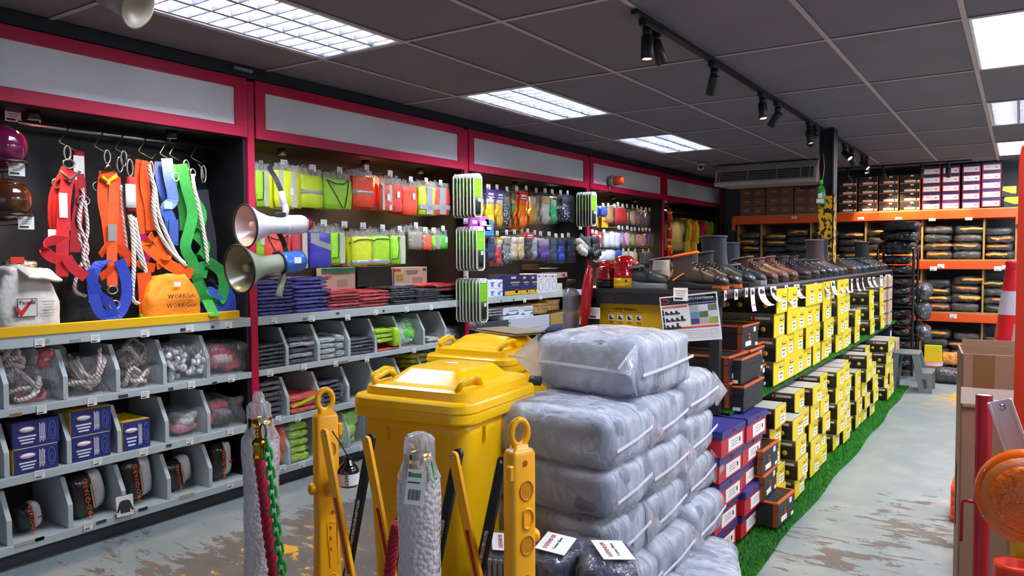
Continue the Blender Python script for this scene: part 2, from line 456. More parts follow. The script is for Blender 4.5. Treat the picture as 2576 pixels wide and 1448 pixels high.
# ------------------------------------------------------------------ wall cabinets along the left
BY = [0.85, 2.88, 4.955, 7.055, 9.065, 11.3]
XB = -4.12                         # inner face of the back panels
SHELF_Z = [1.055, 0.735, 0.425, 0.115]
M_RED = mat('cabinet_red_lacquer', 'bd163f', 0.3, spec=0.5, var=0.06, vscale=2)
M_SHELF = mat('shelf_grey_enamel', 'b4bcbc', 0.5, var=0.05, vscale=9)
M_CARD = mat('price_card', 'f0efe9', 0.5)
M_INK = mat('print_dark', '26262b', 0.6)
M_INKG = mat('print_grey', '9a9a9c', 0.6)
M_STEEL = mat('chromed_steel', 'c9c6c0', 0.25, metal=1.0)
M_DKSTEEL = mat('dark_hook_wire', '55524e', 0.35, metal=1.0)
def panel_material():
    m = mat('ribbed_white_acrylic', 'f8faff', 0.13, spec=0.9, coat=1.0); N, L, b = nodes_of(m)
    tc = N.new('ShaderNodeTexCoord'); wv = N.new('ShaderNodeTexWave'); wv.bands_direction = 'Z'; wv.inputs['Scale'].default_value = 32
    L.new(tc.outputs['Object'], wv.inputs['Vector'])
    bp = N.new('ShaderNodeBump'); bp.inputs['Strength'].default_value = 0.16; bp.inputs['Distance'].default_value = 0.003
    L.new(wv.outputs['Fac'], bp.inputs['Height']); L.new(bp.outputs[0], b.inputs['Normal']); return m
M_PANEL = panel_material()
q = MB()                                                     # one price card with printed lines, facing +X
q.box((0, 0, 0), (.0015, .046, .040)); q.box((.001, -.006, -.013), (.0006, .026, .006), 1)
for k in range(3): q.box((.001, 0, .011-.007*k), (.0006, .036-.006*k, .0022), 2)
CARD_ME = q.mesh('price_card', [M_CARD, M_INK, M_INKG])
def card(parent, loc, s=1.0, rz=0.0, name='price_card', ry=0.0):
    o = D.objects.new(name, CARD_ME); COL.objects.link(o); o.parent = parent
    o.location = loc; o.scale = (1, s, s); o.rotation_euler = (0, ry, rz); return o
names = ['nearest', 'second', 'third', 'fourth', 'fifth']
HAS = [(0, 1, 2, 3), (0, 1, 2, 3), (0, 1, 2, 3), (0, 1, 2), (0,)]
DIVS = {(0, 1): [1.30, 1.557, 1.812, 2.066, 2.318, 2.578], (0, 2): [1.30, 1.55, 1.82, 2.065, 2.322, 2.575], (0, 3): [1.30, 1.552, 1.818, 2.078, 2.326, 2.578],
        (1, 1): [3.13, 3.385, 3.655, 3.91, 4.16, 4.43, 4.69], (1, 2): [3.13, 3.385, 3.64, 3.90, 4.16, 4.42, 4.68], (1, 3): [3.13, 3.385, 3.64, 3.90, 4.16, 4.42]}
bays = []
for i in range(5):
    ya, yb = BY[i], BY[i+1]; y0, y1 = ya+.025, yb-.025; ym = (y0+y1)/2
    t = thing('display_cabinet', '%s red and white topped black wall cabinet %s' % (names[i], [
        'holding the hanging harnesses', 'holding high visibility vests', 'holding the bagged gloves', 'holding goggles and glasses', 'holding hanging clothes'][i]),
        'wall cabinet', (0, 0, 0), group='red wall cabinets')
    bays.append(t)
    q = MB(); q.box((XB-.01, ym, 1.27), (.02, yb-ya, 2.40)); part('back_panel', q, M_BLACK, t)
    for yy in (ya+.012, yb-.037):
        q = MB(); q.box(((XB+FX-.012)/2, yy, 1.055), (FX-XB-.014, .02, 2.09)); part('side_panel', q, M_BLACK, t)
    q = MB(); q.box(((XB+FX)/2-.01, ym, 2.105), (FX-XB-.03, y1-y0, .014)); part('top_board', q, M_BLACK, t)
    q = MB(); q.box((FX-.012, yb-.0, 1.215), (.03, .048, 2.43), ch=.003); part('post', q, M_RED, t)
    if i == 0:
        q = MB(); q.box((FX-.012, ya, 1.215), (.03, .048, 2.43), ch=.003); part('post', q, M_RED, t)
    q = MB(); f0, f1 = ya+.03, yb-.03
    if i > 0: f0 = ya+.03
    st = .085
    q.box((FX, (f0+f1)/2, 2.408), (.02, f1-f0, .064), ch=.002); q.box((FX, (f0+f1)/2, 2.134), (.02, f1-f0, .064), ch=.002)
    q.box((FX, f0+.035, 2.271), (.02, .07, .212)); q.box((FX, f1-.04, 2.271), (.02, .08, .212))
    part('fascia_frame', q, M_RED, t)
    q = MB(); q.box((FX-.004, (f0+f1)/2, 2.271), (.006, f1-f0-.14, .212)); part('fascia_panel', q, M_PANEL, t)
    q = MB(); q.box((FX-.055, ym, .042), (.012, yb-ya-.05, .084)); part('kick_board', q, mat('kick_grey', '3b3f45', 0.6), t)
    for s in HAS[i]:
        q = MB(); z = SHELF_Z[s]; lip = (.052, .036, .04, .04)[s]
        q.box(((FX+XB)/2-.003, ym, z-.010), (FX-XB-.008, y1-y0, .02)); q.box((FX-.006, ym, z-lip/2), (.012, y1-y0, lip), ch=.002)
        part('shelf', q, M_SHELF, t)
        for yd in DIVS.get((i, s), ()):
            q = MB(); q.prism([(FX-.014, z+.001), (FX-.014, z+.112), (FX-.085, z+.235), (XB+.004, z+.235), (XB+.004, z+.001)], yd-.011, yd+.011, 'Y')
            part('divider', q, M_SHELF, t)
# small print cards on the shelf edges
for pts, bay in ((((100, 862), (240, 851), (365, 838), (478, 826), (575, 817), (105, 1030), (232, 1010), (365, 992), (482, 968), (582, 952),
                   (100, 1192), (245, 1160), (362, 1137), (477, 1110), (580, 1086), (222, 1322), (580, 1218)), 0),
                 (((690, 806), (785, 801), (875, 798), (945, 785), (1023, 778), (1084, 773), (1142, 765), (680, 938), (765, 923), (845, 914), (923, 903), (1042, 881),
                   (700, 1053), (750, 1052), (712, 1176), (760, 1167), (912, 1126)), 1), (((1320, 755), (1360, 748)), 2)):
    for (u, v) in pts:
        p = atX(u, v, FX+.003); card(bays[bay], p, .95, random.uniform(-.08, .08))
# dark scuffs and stickers left on the shelf edges
for u, v, b, c, wd in ((190, 857, 0, '8a8d86', .05), (107, 858, 0, '9a8f7c', .06), (460, 829, 0, '22242a', .03), (535, 822, 0, '3b3b40', .02), (40, 1043, 0, '8c6a45', .05),
                       (310, 996, 0, '2c2e33', .05), (430, 978, 0, '3a3632', .03), (540, 963, 0, '26282c', .03), (100, 1355, 0, '3a3a40', .04), (75, 1362, 0, 'b0ab98', .12),
                       (255, 1312, 0, '2f3136', .05), (360, 1280, 0, '26282d', .05), (470, 1246, 0, 'aaa590', .09), (425, 1120, 0, '33353a', .03),
                       (767, 802, 1, '7a6238', .035), (850, 788, 1, '4a463e', .03), (965, 782, 1, '34363a', .02), (1261, 757, 2, '2a2c30', .015), (1292, 754, 2, '2a2c30', .015), (860, 911, 1, '9a7a58', .12)):
    p = atX(u, v, FX+.002); q = MB(); q.box((0, 0, 0), (.001, wd, .016)); q.build('sticker_scrap', plain(c, .7), bays[b], loc=p)

# yellow edge strip lying on the harness shelf
q = MB(); q.prism([(-3.745, 1.056), (-3.745, 1.098), (-3.757, 1.102), (-3.765, 1.094), (-3.765, 1.056)], .9, 2.775, 'Y')
o = q.build('edge_strip', mat('yellow_plastic_strip', 'eab30e', 0.35)); tag(o, 'long yellow plastic edge strip along the front of the harness shelf', 'edge strip')

# warm cans under the cabinet heads
M_LENS = mat('warm_lamp_lens', 'fff0d0', emit='ffdf9e', estr=30.0)
M_CAN = mat('lamp_black', '141418', 0.4)
def lamp_light(parent, loc, tgt, watt, size, blend=0.5, rad=.03, colr=(1, .66, .30)):
    ld = D.lights.new('lamp_beam', 'SPOT'); ld.energy = watt; ld.spot_size = size; ld.spot_blend = blend; ld.shadow_soft_size = rad; ld.color = colr
    o = D.objects.new('lamp_beam', ld); COL.objects.link(o); o.parent = parent; o.location = loc
    o.rotation_euler = (Vector(tgt)-Vector(loc)).to_track_quat('-Z', 'Y').to_euler(); return o
k = 0
for i, ys in ((1, (3.25, 4.0, 4.6)), (2, (5.35, 5.95, 6.6)), (3, (7.45, 8.0, 8.6)), (4, (9.6,)), (0, (1.75, 2.45))):
    for n_, y in enumerate(ys):
        t = thing('cabinet_downlight', '%s small black downlight under the head of the %s wall cabinet' % (ORD[n_], names[i]), 'downlight', (-3.93 if i else -3.86, y, 2.085), group='downlights under the cabinet heads')
        q = MB(); q.lathe([(.026, -.028), (.03, -.028), (.03, .012), (.0, .012)], 14, cap=False); part('housing', q, M_CAN, t)
        q = MB(); q.lathe([(.024, -.02), (.0, -.02)], 14, cap=False); part('lens', q, M_LENS, t)
        lamp_light(t, (0, 0, -.035), (.03, 0, -1), DOWN_WATT*(0.5 if i == 0 else 1), 1.9, .8)
# ------------------------------------------------------------------ goods: shared builders
FILM = film('clear_bag_film', 'f4f6fa', 0.03, 0.13, 30, .6, bdist=.012, gloss=.12)
FILM_W = film('milky_bag_film', 'eef1f6', 0.40, 0.2, 26, 0.6)
def cloth(hexc, shine=0.0, var=.12, bs=45, bump=.5, rough=.75):
    """fabric; shine > 0 is fabric seen through a tight glossy bag"""
    return mat('cloth_%s_%d' % (hexc, int(shine*10)), hexc, rough, var=var, vscale=9, bump=bump, bscale=bs, bdist=.012, coat=shine)
def span(x0, y0, x1, y1, X):
    """the real rectangle on plane X seen between two image corners: y centre, z centre, width, height"""
    xm, ym = (x0+x1)/2, (y0+y1)/2
    a, b = atX(x0, ym, X), atX(x1, ym, X); c, d = atX(xm, y0, X), atX(xm, y1, X)
    return (a.y+b.y)/2, (c.z+d.z)/2, abs(b.y-a.y), abs(c.z-d.z)
SILV = mat('reflective_band', 'b9bcc0', 0.35, metal=.3, spec=.8); PIPE = mat('black_piping', '15161a', .6)
HEADER = film('clear_header', 'e8e4dc', .30, .12, 50, 1.0, bdist=.02)
def hook(bay, u, v, n, rowname, X=-3.785):
    """peg hook on the back panel with its price card"""
    p = atX(u, v, X)
    t = thing('peg_hook', '%s peg hook of the %s' % (ORD[n], rowname), 'peg hook', (XB, p.y, p.z-.025), group='peg hooks on the '+rowname)
    q = MB(); L = X-XB; q.tube([(0.001, 0, 0), (L-.004, 0, .0), (L, 0, .008)], .0025, 6); q.tube([(.001, 0, .028), (L, 0, .028)], .0018, 6); q.box((.004, 0, .012), (.006, .03, .045))
    part('wire', q, M_DKSTEEL, t); card(t, (L+.002, 0, .022), 1.05, random.uniform(-.15, .15)); return p
def vest(label, x0, y0, x1, y1, base, style, X=-3.80, n=3, extra=None, group='bagged vests on the peg hooks', tilt=0.0, behind=None):
    """folded vests in clear bags hanging one behind another, front one at X"""
    yc, zc, wd, ht = span(x0, y0, x1, y1, X)
    for k in range(n):
        c = base if behind is None or k == 0 else behind
        lab = label if k == 0 else ORD[k-1]+' packet behind the ' + ' '.join(label.split()[:11])
        t = thing('bagged_vest', lab, 'vest', (X-.034*k, yc+random.uniform(-.006, .006)*(k > 0)-.012*k, zc+random.uniform(-.008, .008)*(k > 0)), rot=(tilt, 0, random.uniform(-.05, .05)), group=group)
        q = MB(); q.soft((0, 0, 0), (.026, wd, ht), .012, 4, .006, 14, x0+k, .25); part('folded_vest', q, cloth(c, .5, .08), t)
        q = MB(); q.box((0, 0, ht/2+.018), (.002, wd*.94, .045)); q.box((0, 0, ht/2+.047), (.003, .03, .024)); part('header', q, HEADER, t)
        f = .0185
        if style == 'band':
            q = MB(); q.soft((.001, 0, -ht*.02), (.031, wd*1.005, ht*.17), .012, 3, 0, 1, 0, .2); part('reflective_band', q, SILV, t)
        elif style == 'lowband':
            q = MB(); q.soft((.001, 0, -ht*.39), (.030, wd*1.005, ht*.18), .012, 3); part('reflective_band', q, SILV, t)
            q = MB(); q.tube([(f, -wd*.45, ht*.30), (f, -wd*.2, ht*.38), (f, wd*.2, ht*.39), (f, wd*.47, ht*.36)], .003, 5); part('piping', q, PIPE, t)
        elif style == 'stripes':
            for s_, wv in ((-.28, .16), (.2, .2)):
                q = MB(); q.box((f-.004, wd*s_, -.0), (.006, wd*wv, ht*.96), ch=.002); part('reflective_band', q, mat('pale_band', 'cfcdbd', .4), t)
        elif style == 'pipes':
            q = MB(); q.tube([(f, -wd*.42, ht*.44), (f, -wd*.1, -ht*.05), (f, wd*.12, -ht*.46)], .003, 5); part('piping', q, PIPE, t)
            q = MB(); q.tube([(f, wd*.36, ht*.47), (f, wd*.30, 0), (f, wd*.2, -ht*.46)], .003, 5); part('piping', q, PIPE, t)
            q = MB(); q.tube([(f, -wd*.42, ht*.44), (f+.002, -wd*.1, ht*.33), (f+.002, wd*.15, ht*.34), (f, wd*.36, ht*.47)], .003, 5); part('piping', q, PIPE, t)
        elif style == 'vband':
            q = MB(); q.box((f-.003, wd*.24, 0), (.006, wd*.32, ht*.98), ch=.002); part('reflective_band', q, mat('pale_band', 'cfcdbd', .4), t)
            q = MB(); q.tube([(f, -wd*.02, ht*.46), (f, 0, 0), (f, -wd*.05, -ht*.3), (f, -wd*.45, -ht*.32)], .003, 5); part('piping', q, PIPE, t)
        elif style == 'diag':
            q = MB(); q.prism([(-wd*.48, ht*.2), (-wd*.48, ht*.48), (-wd*.1, ht*.48), (-wd*.1, ht*.27), (wd*.46, ht*.16), (wd*.46, -.02*ht)], f-.005, f, 'X'); part('grey_panel', q, cloth('a9a6a4', .3), t)
        elif style == 'grid':
            for a, b, c_, d in ((.05, 0, .34, .95), (0, -.22, .95, .16)):
                q = MB(); q.box((f-.003, wd*a, ht*b), (.007, wd*c_, ht*d), ch=.002); part('reflective_band', q, mat('grey_band', '9c9ca0', .4), t)
        if k == 0:
            q = MB(); q.box((f+.003, wd*random.uniform(-.2, .2), ht*random.uniform(-.1, .2)), (.001, .03, .045))
            if style in ('stripes', 'plain', 'pipes2'): part('paper_tag', q, M_CARD, t)
            q = MB(); q.soft((0.002, 0, .006), (.034, wd*1.0, ht*1.06), .015, 4, .008, 10, x1, .15); part('clear_bag', q, FILM, t)
B2 = 'upper row of vests in the second cabinet'; B2b = 'lower row of vests in the second cabinet'
for n_, (u, v) in enumerate(((714, 409), (786, 421), (854, 427), (922, 421), (981, 435), (1033, 450), (1072, 453), (1108, 458))): hook(1, u, v, n_, B2)
for n_, (u, v) in enumerate(((700, 556), (753, 559), (814, 559), (866, 563), (913, 566), (962, 571), (1005, 574), (1046, 565), (1069, 577), (1090, 578), (1114, 573))): hook(1, u, v, n_, B2b)
LIME, YEL, ORG, REDO = 'aaf000', 'f0fa00', 'ff5a12', 'f5382c'
vest('lime vest with grey vertical stripe behind the white megaphone grip', 640, 428, 676, 520, LIME, 'vband')
vest('yellow and silver striped vest in a beige tinted clear bag', 687, 430, 756, 523, YEL, 'stripes', X=-3.77)
vest('bright yellow folded vest with one broad grey band', 748, 440, 810, 523, 'd6f000', 'band')
vest('lime vest with curved black piping, plain front', 813, 450, 882, 526, 'a4e010', 'pipes')
vest('orange folded vest with one wide silver band', 884, 443, 938, 521, 'ff4d10', 'band', n=4)
vest('pinkish red vest with paper tag beside the orange silver-banded one', 952, 462, 990, 530, 'f0503e', 'stripes', n=5)
vest('glossy red vest bag left of the orange-red one', 984, 462, 1010, 533, 'f2483a', 'plain', n=3)
vest('orange-red crumpled vest bag with small white tag', 1010, 468, 1048, 540, 'fa4418', 'plain', n=4)
vest('yellow vest with grey crossing bands at the row end', 1050, 470, 1097, 541, 'c8e60c', 'grid', n=4)
vest('red vest with silver check bands, last of the upper row', 1084, 472, 1130, 541, 'f04030', 'grid', n=3)
vest('lime vest half hidden behind the grey megaphone horn', 640, 588, 664, 646, LIME, 'plain', n=2)
vest('orange-red vest with black piping above the blue megaphone', 664, 588, 728, 672, 'f7402c', 'pipes', n=3)
vest('crimson vest with grey side in a wrinkled clear bag', 734, 584, 773, 675, 'c3203c', 'vband', n=2, behind='8f8d92')
vest('royal blue vest with diagonal grey panel', 778, 584, 830, 674, '3a36b4', 'diag', n=2, behind='8f8d92')
vest('lime vest with cream stripe and black corner trim', 829, 584, 867, 663, LIME, 'vband', n=3)
vest('plain yellow vest with grey hem band', 884, 594, 934, 667, YEL, 'lowband', n=3, tilt=.03)
vest('lime-yellow vest with grey hem band', 931, 592, 979, 665, 'b4ea06', 'lowband', n=3)
vest('lime vest with pale side band, right of two grey-hemmed vests', 980, 592, 1019, 664, LIME, 'vband', n=2)
vest('beige and silver rolled belt pack on the lower vest row', 1026, 582, 1062, 626, '9a8c7e', 'band', n=4)
vest('small orange belt pack with grey band', 1062, 590, 1085, 628, 'ff5c34', 'band', n=3)
vest('small lime belt pack with grey crossing bands', 1086, 592, 1108, 627, '8fe61a', 'grid', n=3)
vest('small green ribbed belt pack, last of the lower row', 1107, 591, 1125, 626, '57d82c', 'plain', n=3)

# ---- gloves
def glove_mesh(wd, ht, m1, m2, seed):
    q = MB(); pw = wd*.44
    q.soft((0, 0, -ht*.02), (.024, wd*.62, ht*.40), .011, 4, .004, 20, seed, .2)
    for k in range(4):
        y = (k-1.5)*wd*.155; L = ht*(.27, .32, .30, .22)[k]
        q.tube([(0, y*.9, -ht*.15), (.004, y*1.05, -ht*.2-L*.5), (0, y*1.12, -ht*.2-L)], [wd*.085, wd*.08, wd*.05], 7)
    q.tube([(0, -wd*.2, 0), (.006, -wd*.40, -ht*.1), (.004, -wd*.43, -ht*.24)], [wd*.1, wd*.09, wd*.06], 7)
    q.soft((0, 0, ht*.28), (.028, wd*.60, ht*.28), .012, 3, .003, 20, seed+2, .1, mi=1)
    return q.mesh('glove', [m1, m2])
def glove(label, x0, y0, x1, y1, c1, c2, X=-3.80, n=3, head=None, dots=False, bag=True, group='gloves on the peg hooks', rx=0.0):
    yc, zc, wd, ht = span(x0, y0, x1, y1, X); wd = max(wd, .07)
    m1, m2 = cloth(c1, .35), cloth(c2, .2)
    if dots: m1 = speckle(c1, 'c8d4e4')
    me = glove_mesh(wd, ht, m1, m2, x0)
    for k in range(n):
        lab = label if k == 0 else ORD[k-1]+' packet behind the ' + ' '.join(label.split()[:11])
        t = thing('bagged_glove' if bag else 'glove', lab, 'glove', (X-.04*k, yc-.016*k, zc+random.uniform(-.006, .006)), rot=(rx, 0, random.uniform(-.1, .1)), group=group)
        o = D.objects.new('hand', me); COL.objects.link(o); o.parent = t
        if head:
            q = MB(); q.box((.014, 0, ht*.42), (.003, wd*.8, ht*.26)); part('header_card', q, plain(head, .5), t)
            q = MB(); q.box((.0165, 0, ht*.42), (.001, wd*.5, ht*.06)); q.box((.0165, 0, ht*.34), (.001, wd*.6, ht*.03)); part('print', q, plain('e8e4ea', .5), t)
        if bag and k < 2:
            q = MB(); q.soft((0, 0, 0), (.036, wd*.92, ht*1.06), .014, 4, .008, 12, x1+k, .2); part('clear_bag', q, FILM, t)
def speckle(c, d):
    nm = 'speckle_%s_%s' % (c, d)
    if nm in MATS: return MATS[nm]
    m = mat(nm, c, .5, coat=.4); N, L, b = nodes_of(m)
    tc = N.new('ShaderNodeTexCoord'); vo = N.new('ShaderNodeTexVoronoi'); vo.inputs['Scale'].default_value = 55; L.new(tc.outputs['Object'], vo.inputs['Vector'])
    r = N.new('ShaderNodeValToRGB'); r.color_ramp.elements[0].color = (*lin(d), 1); r.color_ramp.elements[1].color = (*lin(c), 1)
    r.color_ramp.elements[0].position = .32; r.color_ramp.elements[1].position = .38
    L.new(vo.outputs['Distance'], r.inputs[0]); L.new(r.outputs[0], b.inputs['Base Color']); return m
B3 = 'upper row of gloves in the third cabinet'; B3b = 'lower row of gloves in the third cabinet'
def rg(pts, x, y, s=.1796): return [(x+s*a, y+s*b) for a, b in pts]
for n_, (u, v) in enumerate(rg(((435, 270), (555, 275), (695, 300), (835, 300), (965, 290), (1105, 320), (1230, 325), (1330, 340), (1445, 350), (1545, 355)), 1150, 420)): hook(2, u, v, n_, B3)
for n_, (u, v) in enumerate(rg(((560, 920), (690, 905), (800, 900), (905, 885), (985, 890), (1085, 910), (1165, 925), (1285, 930), (1380, 955), (1470, 955), (1555, 945)), 1150, 420)): hook(2, u, v, n_, B3b)
glove('bright yellow glove under a purple striped card', 1217, 482, 1246, 573, 'f2cf08', 'e9e2ea', head='5a3a8c')
glove('mustard glove under a purple and white card', 1243, 482, 1269, 570, 'd9ac14', 'e6e0e8', head='4b3a86')
glove('black and clear glove packet right of the purple cards', 1263, 486, 1285, 568, '2a2a30', '8a8478', dots=True)
glove('green and cream glove left of the orange pair', 1284, 485, 1303, 560, '1f8a3e', 'e8dfae', head='1f8a3e')
glove('plain orange rubber glove hanging fingers down', 1300, 486, 1328, 575, 'f07a12', 'f07a12', X=-3.75, bag=False, n=3, head='c8281e')
glove('tan and white leather glove right of the orange glove', 1327, 488, 1353, 562, 'd8a83c', 'ded2be')
glove('beige white knitted glove packet under gold card', 1355, 486, 1388, 562, 'd6cfc6', 'e0c680', n=4)
glove('emerald green glove packet on the upper glove row', 1377, 495, 1404, 561, '16a866', '9fd8b0')
glove('navy glove with white dots at the end of the upper row', 1404, 490, 1446, 556, '1c2440', '2a3048', dots=True, n=4)
glove('shiny blue-black glove packet beside the middle white blisters', 1222, 592, 1247, 656, '232c58', '39405e', X=-3.77)
glove('red and yellow carded packet on the lower glove row', 1243, 600, 1264, 668, 'c02a30', 'c9c9cc', head='c8b020', n=2)
glove('grey dotted knitted glove packet', 1262, 594, 1287, 662, '6a6a6e', '8c8c90', dots=True)
glove('cream knitted glove with round card, left one', 1280, 590, 1303, 652, 'd8c8a4', 'efe8da')
glove('cream knitted glove with round card, right one', 1299, 592, 1322, 652, 'e0c890', 'efe8da')
glove('charcoal glove under a red header card', 1318, 586, 1343, 653, '3a3634', '56524e', head='d02024', n=2)
glove('silver grey glove packet right of the red header', 1331, 592, 1353, 652, 'a8a8ac', 'cfd0d4', n=2)
glove('purple glove with lilac palm on the lower row', 1350, 596, 1386, 653, '5c3a86', 'b09ac0', n=3, rx=.12)
glove('dark teal glove packet', 1380, 596, 1402, 658, '2a4458', '39505e', n=2)
glove('cobalt blue glove packet near the end of the lower row', 1398, 598, 1424, 662, '2c48b4', '26305c', n=2)
glove('dark navy glove packet, last of the lower row', 1420, 598, 1450, 660, '262a40', '31364c', n=3)
for c, x0, y0, x1, y1, lab in (('b040b0', 1172, 544, 1200, 572, 'small magenta packet between the two white blister sets'), ('e070c0', 1192, 544, 1226, 580, 'small pink packet between the two white blister sets'),
                               ('3a86d8', 1208, 552, 1236, 592, 'small sky blue packet between the two white blister sets')):
    yc, zc, wd, ht = span(x0, y0, x1, y1, -3.74); t = thing('plug_packet', lab, 'packet', (-3.72, yc, zc), group='small packets by the blister sets')
    q = MB(); q.prism([(-wd*.3, ht/2), (wd*.3, ht/2), (wd/2, -ht/2), (-wd/2, -ht/2)], -.012, .012, 'X'); part('pouch', q, cloth(c, .6), t)
    q = MB(); q.box((.0135, 0, 0), (.001, wd*.4, ht*.3)); part('print', q, M_CARD, t)

# ---- blister cards hanging edge-on at the posts
BL_RIM = mat('white_blister_rim', 'eceae4', .25, coat=.5); BL_GRN = mat('green_card_print', '7ccc1e', .4); BL_BLK = mat('black_tool_handle', '1c1c20', .4)
BL_OLV = mat('olive_card_edge', '8c8a5a', .5)
def blister_set(x0, y0, x1, y1, n, lab, X, side):
    p, b = atX((x0+x1)/2, y0, X), atX((x0+x1)/2, y1, X); ht = p.z-b.z; zc = (p.z+b.z)/2; yf = atX(x1-22, (y0+y1)/2, X).y
    wd = .10
    for k in range(n):
        t = thing('blister_card', 'front blister card of the ' + lab if k == 0 else '%s card from the front of the %s' % (ORD[k], lab), 'blister pack',
                  (X-.030*k, yf+.03-.004*k, zc), rz=random.uniform(-.05, .05)-.05, group='blister cards with green labels')
        fr = [(-wd/2, -ht/2+.02), (-wd/2+.02, -ht/2), (wd/2-.02, -ht/2), (wd/2, -ht/2+.02), (wd/2, ht/2-.02), (wd/2-.02, ht/2), (-wd/2+.02, ht/2), (-wd/2, ht/2-.02)]
        q = MB(); q.prism(fr, -.004, .004, 'X'); part('backing', q, BL_OLV, t)
        q = MB(); q.tube([(.004, a, b_) for a, b_ in fr], .0055, 6, closed=True); q.box((.004, 0, ht*.45), (.006, wd*.7, ht*.09)); part('rim', q, BL_RIM, t)
        q = MB(); q.box((.006, 0, ht*.18), (.002, wd*.86, ht*.42)); part('green_label', q, BL_GRN, t)
        q = MB(); q.soft((.008, 0, -ht*.24), (.016, wd*.55, ht*.38), .008, 3); part('tool_handle', q, BL_BLK, t)
        if k == 0:
            q = MB(); q.box((.0075, -.005, ht*.2), (.001, .03, .012)); part('logo', q, plain('e0b020', .5), t)
            q = MB(); q.box((.0165, .005, -ht*.1), (.001, .025, .03)); part('paper_tag', q, M_CARD, t)
blister_set(1164, 436, 1217, 545, 7, 'upper white blister set on the second post', -3.56, 1)
blister_set(1163, 570, 1224, 680, 7, 'middle white blister set on the second post', -3.56, 1)
blister_set(1160, 702, 1232, 812, 8, 'lowest white blister set on the second post', -3.55, 1)
blister_set(1469, 483, 1511, 568, 6, 'white blister set on the third post', -3.56, 1)
for n_, (u, v, b) in enumerate(((1177, 436, 1), (1175, 570, 1), (1176, 702, 1), (1476, 483, 2))):
    p = atX(u, v, FX); t = thing('post_hook', '%s long wire hook on a red post carrying blister cards' % ORD[n_], 'peg hook', (FX+.004, p.y+.05, p.z), group='long hooks on the red posts')
    q = MB(); q.tube([(0, 0, 0), (.2, 0, 0), (.205, 0, .01)], .003, 6); part('wire', q, M_STEEL, t)
for u, v, b in ((1172, 553, 1), (1172, 690, 1), (1460, 570, 2)): card(bays[b], atX(u, v, FX+.012), 1.4)

# ---- goggles and glasses in the fourth cabinet
def pouch(label, x0, y0, x1, y1, c, kind='goggle', c2='e8e6ea', X=-3.80, n=2, group='goggles and glasses on the peg hooks'):
    yc, zc, wd, ht = span(x0, y0, x1, y1, X)
    for k in range(n):
        lab = label if k == 0 else ORD[k-1]+' packet behind the ' + ' '.join(label.split()[:11])
        t = thing('goggle_packet', lab, 'goggles', (X-.05*k, yc-.018*k, zc), rz=random.uniform(-.1, .1), group=group)
        if kind == 'goggle':
            q = MB(); q.tube([(0, wd*.34*math.cos(a), ht*.36*math.sin(a)) for a in [2*PI*i/10 for i in range(10)]], .012, 6, closed=True); part('frame', q, cloth(c, .5), t)
            q = MB(); q.soft((0, 0, 0), (.02, wd*.6, ht*.66), .01, 3, .004, 20, x0); part('lens', q, cloth(c2, .6), t)
        elif kind == 'card':
            q = MB(); q.box((0, 0, 0), (.004, wd*.9, ht*.9)); part('card', q, plain(c, .4), t)
            q = MB(); q.box((.003, 0, ht*.1), (.001, wd*.6, ht*.2)); part('print', q, plain(c2, .5), t)
        else:
            q = MB(); q.soft((0, 0, 0), (.05, wd*.86, ht*.9), .02, 4, .012, 18, x0, .3); part('contents', q, cloth(c, .6), t)
            q = MB(); q.box((0, 0, ht*.45), (.003, wd*.6, ht*.14)); part('header_card', q, plain(c2, .5), t)
        if k == 0:
            q = MB(); q.soft((0, 0, 0), (.045, wd*.95, ht*1.04), .016, 3, .008, 16, x1, .2); part('clear_bag', q, FILM, t)
r4 = lambda pts: rg(pts, 1440, 460, .152)
for row, pts in (('top row of the goggles cabinet', ((505, 360), (590, 360), (690, 370), (750, 345), (825, 370), (900, 375), (990, 385), (1070, 395), (1140, 415), (1210, 430), (1275, 435))),
                 ('middle row of the goggles cabinet', ((330, 795), (390, 810), (520, 795), (765, 730), (825, 740), (905, 735), (975, 755), (1030, 755), (1100, 760), (1160, 765), (1215, 765), (1275, 770))),
                 ('bottom row of the goggles cabinet', ((840, 1110), (925, 1110), (1035, 1110), (1165, 1115), (1260, 1110)))):
    for n_, (u, v) in enumerate(r4(pts)): hook(3, u, v, n_, row)
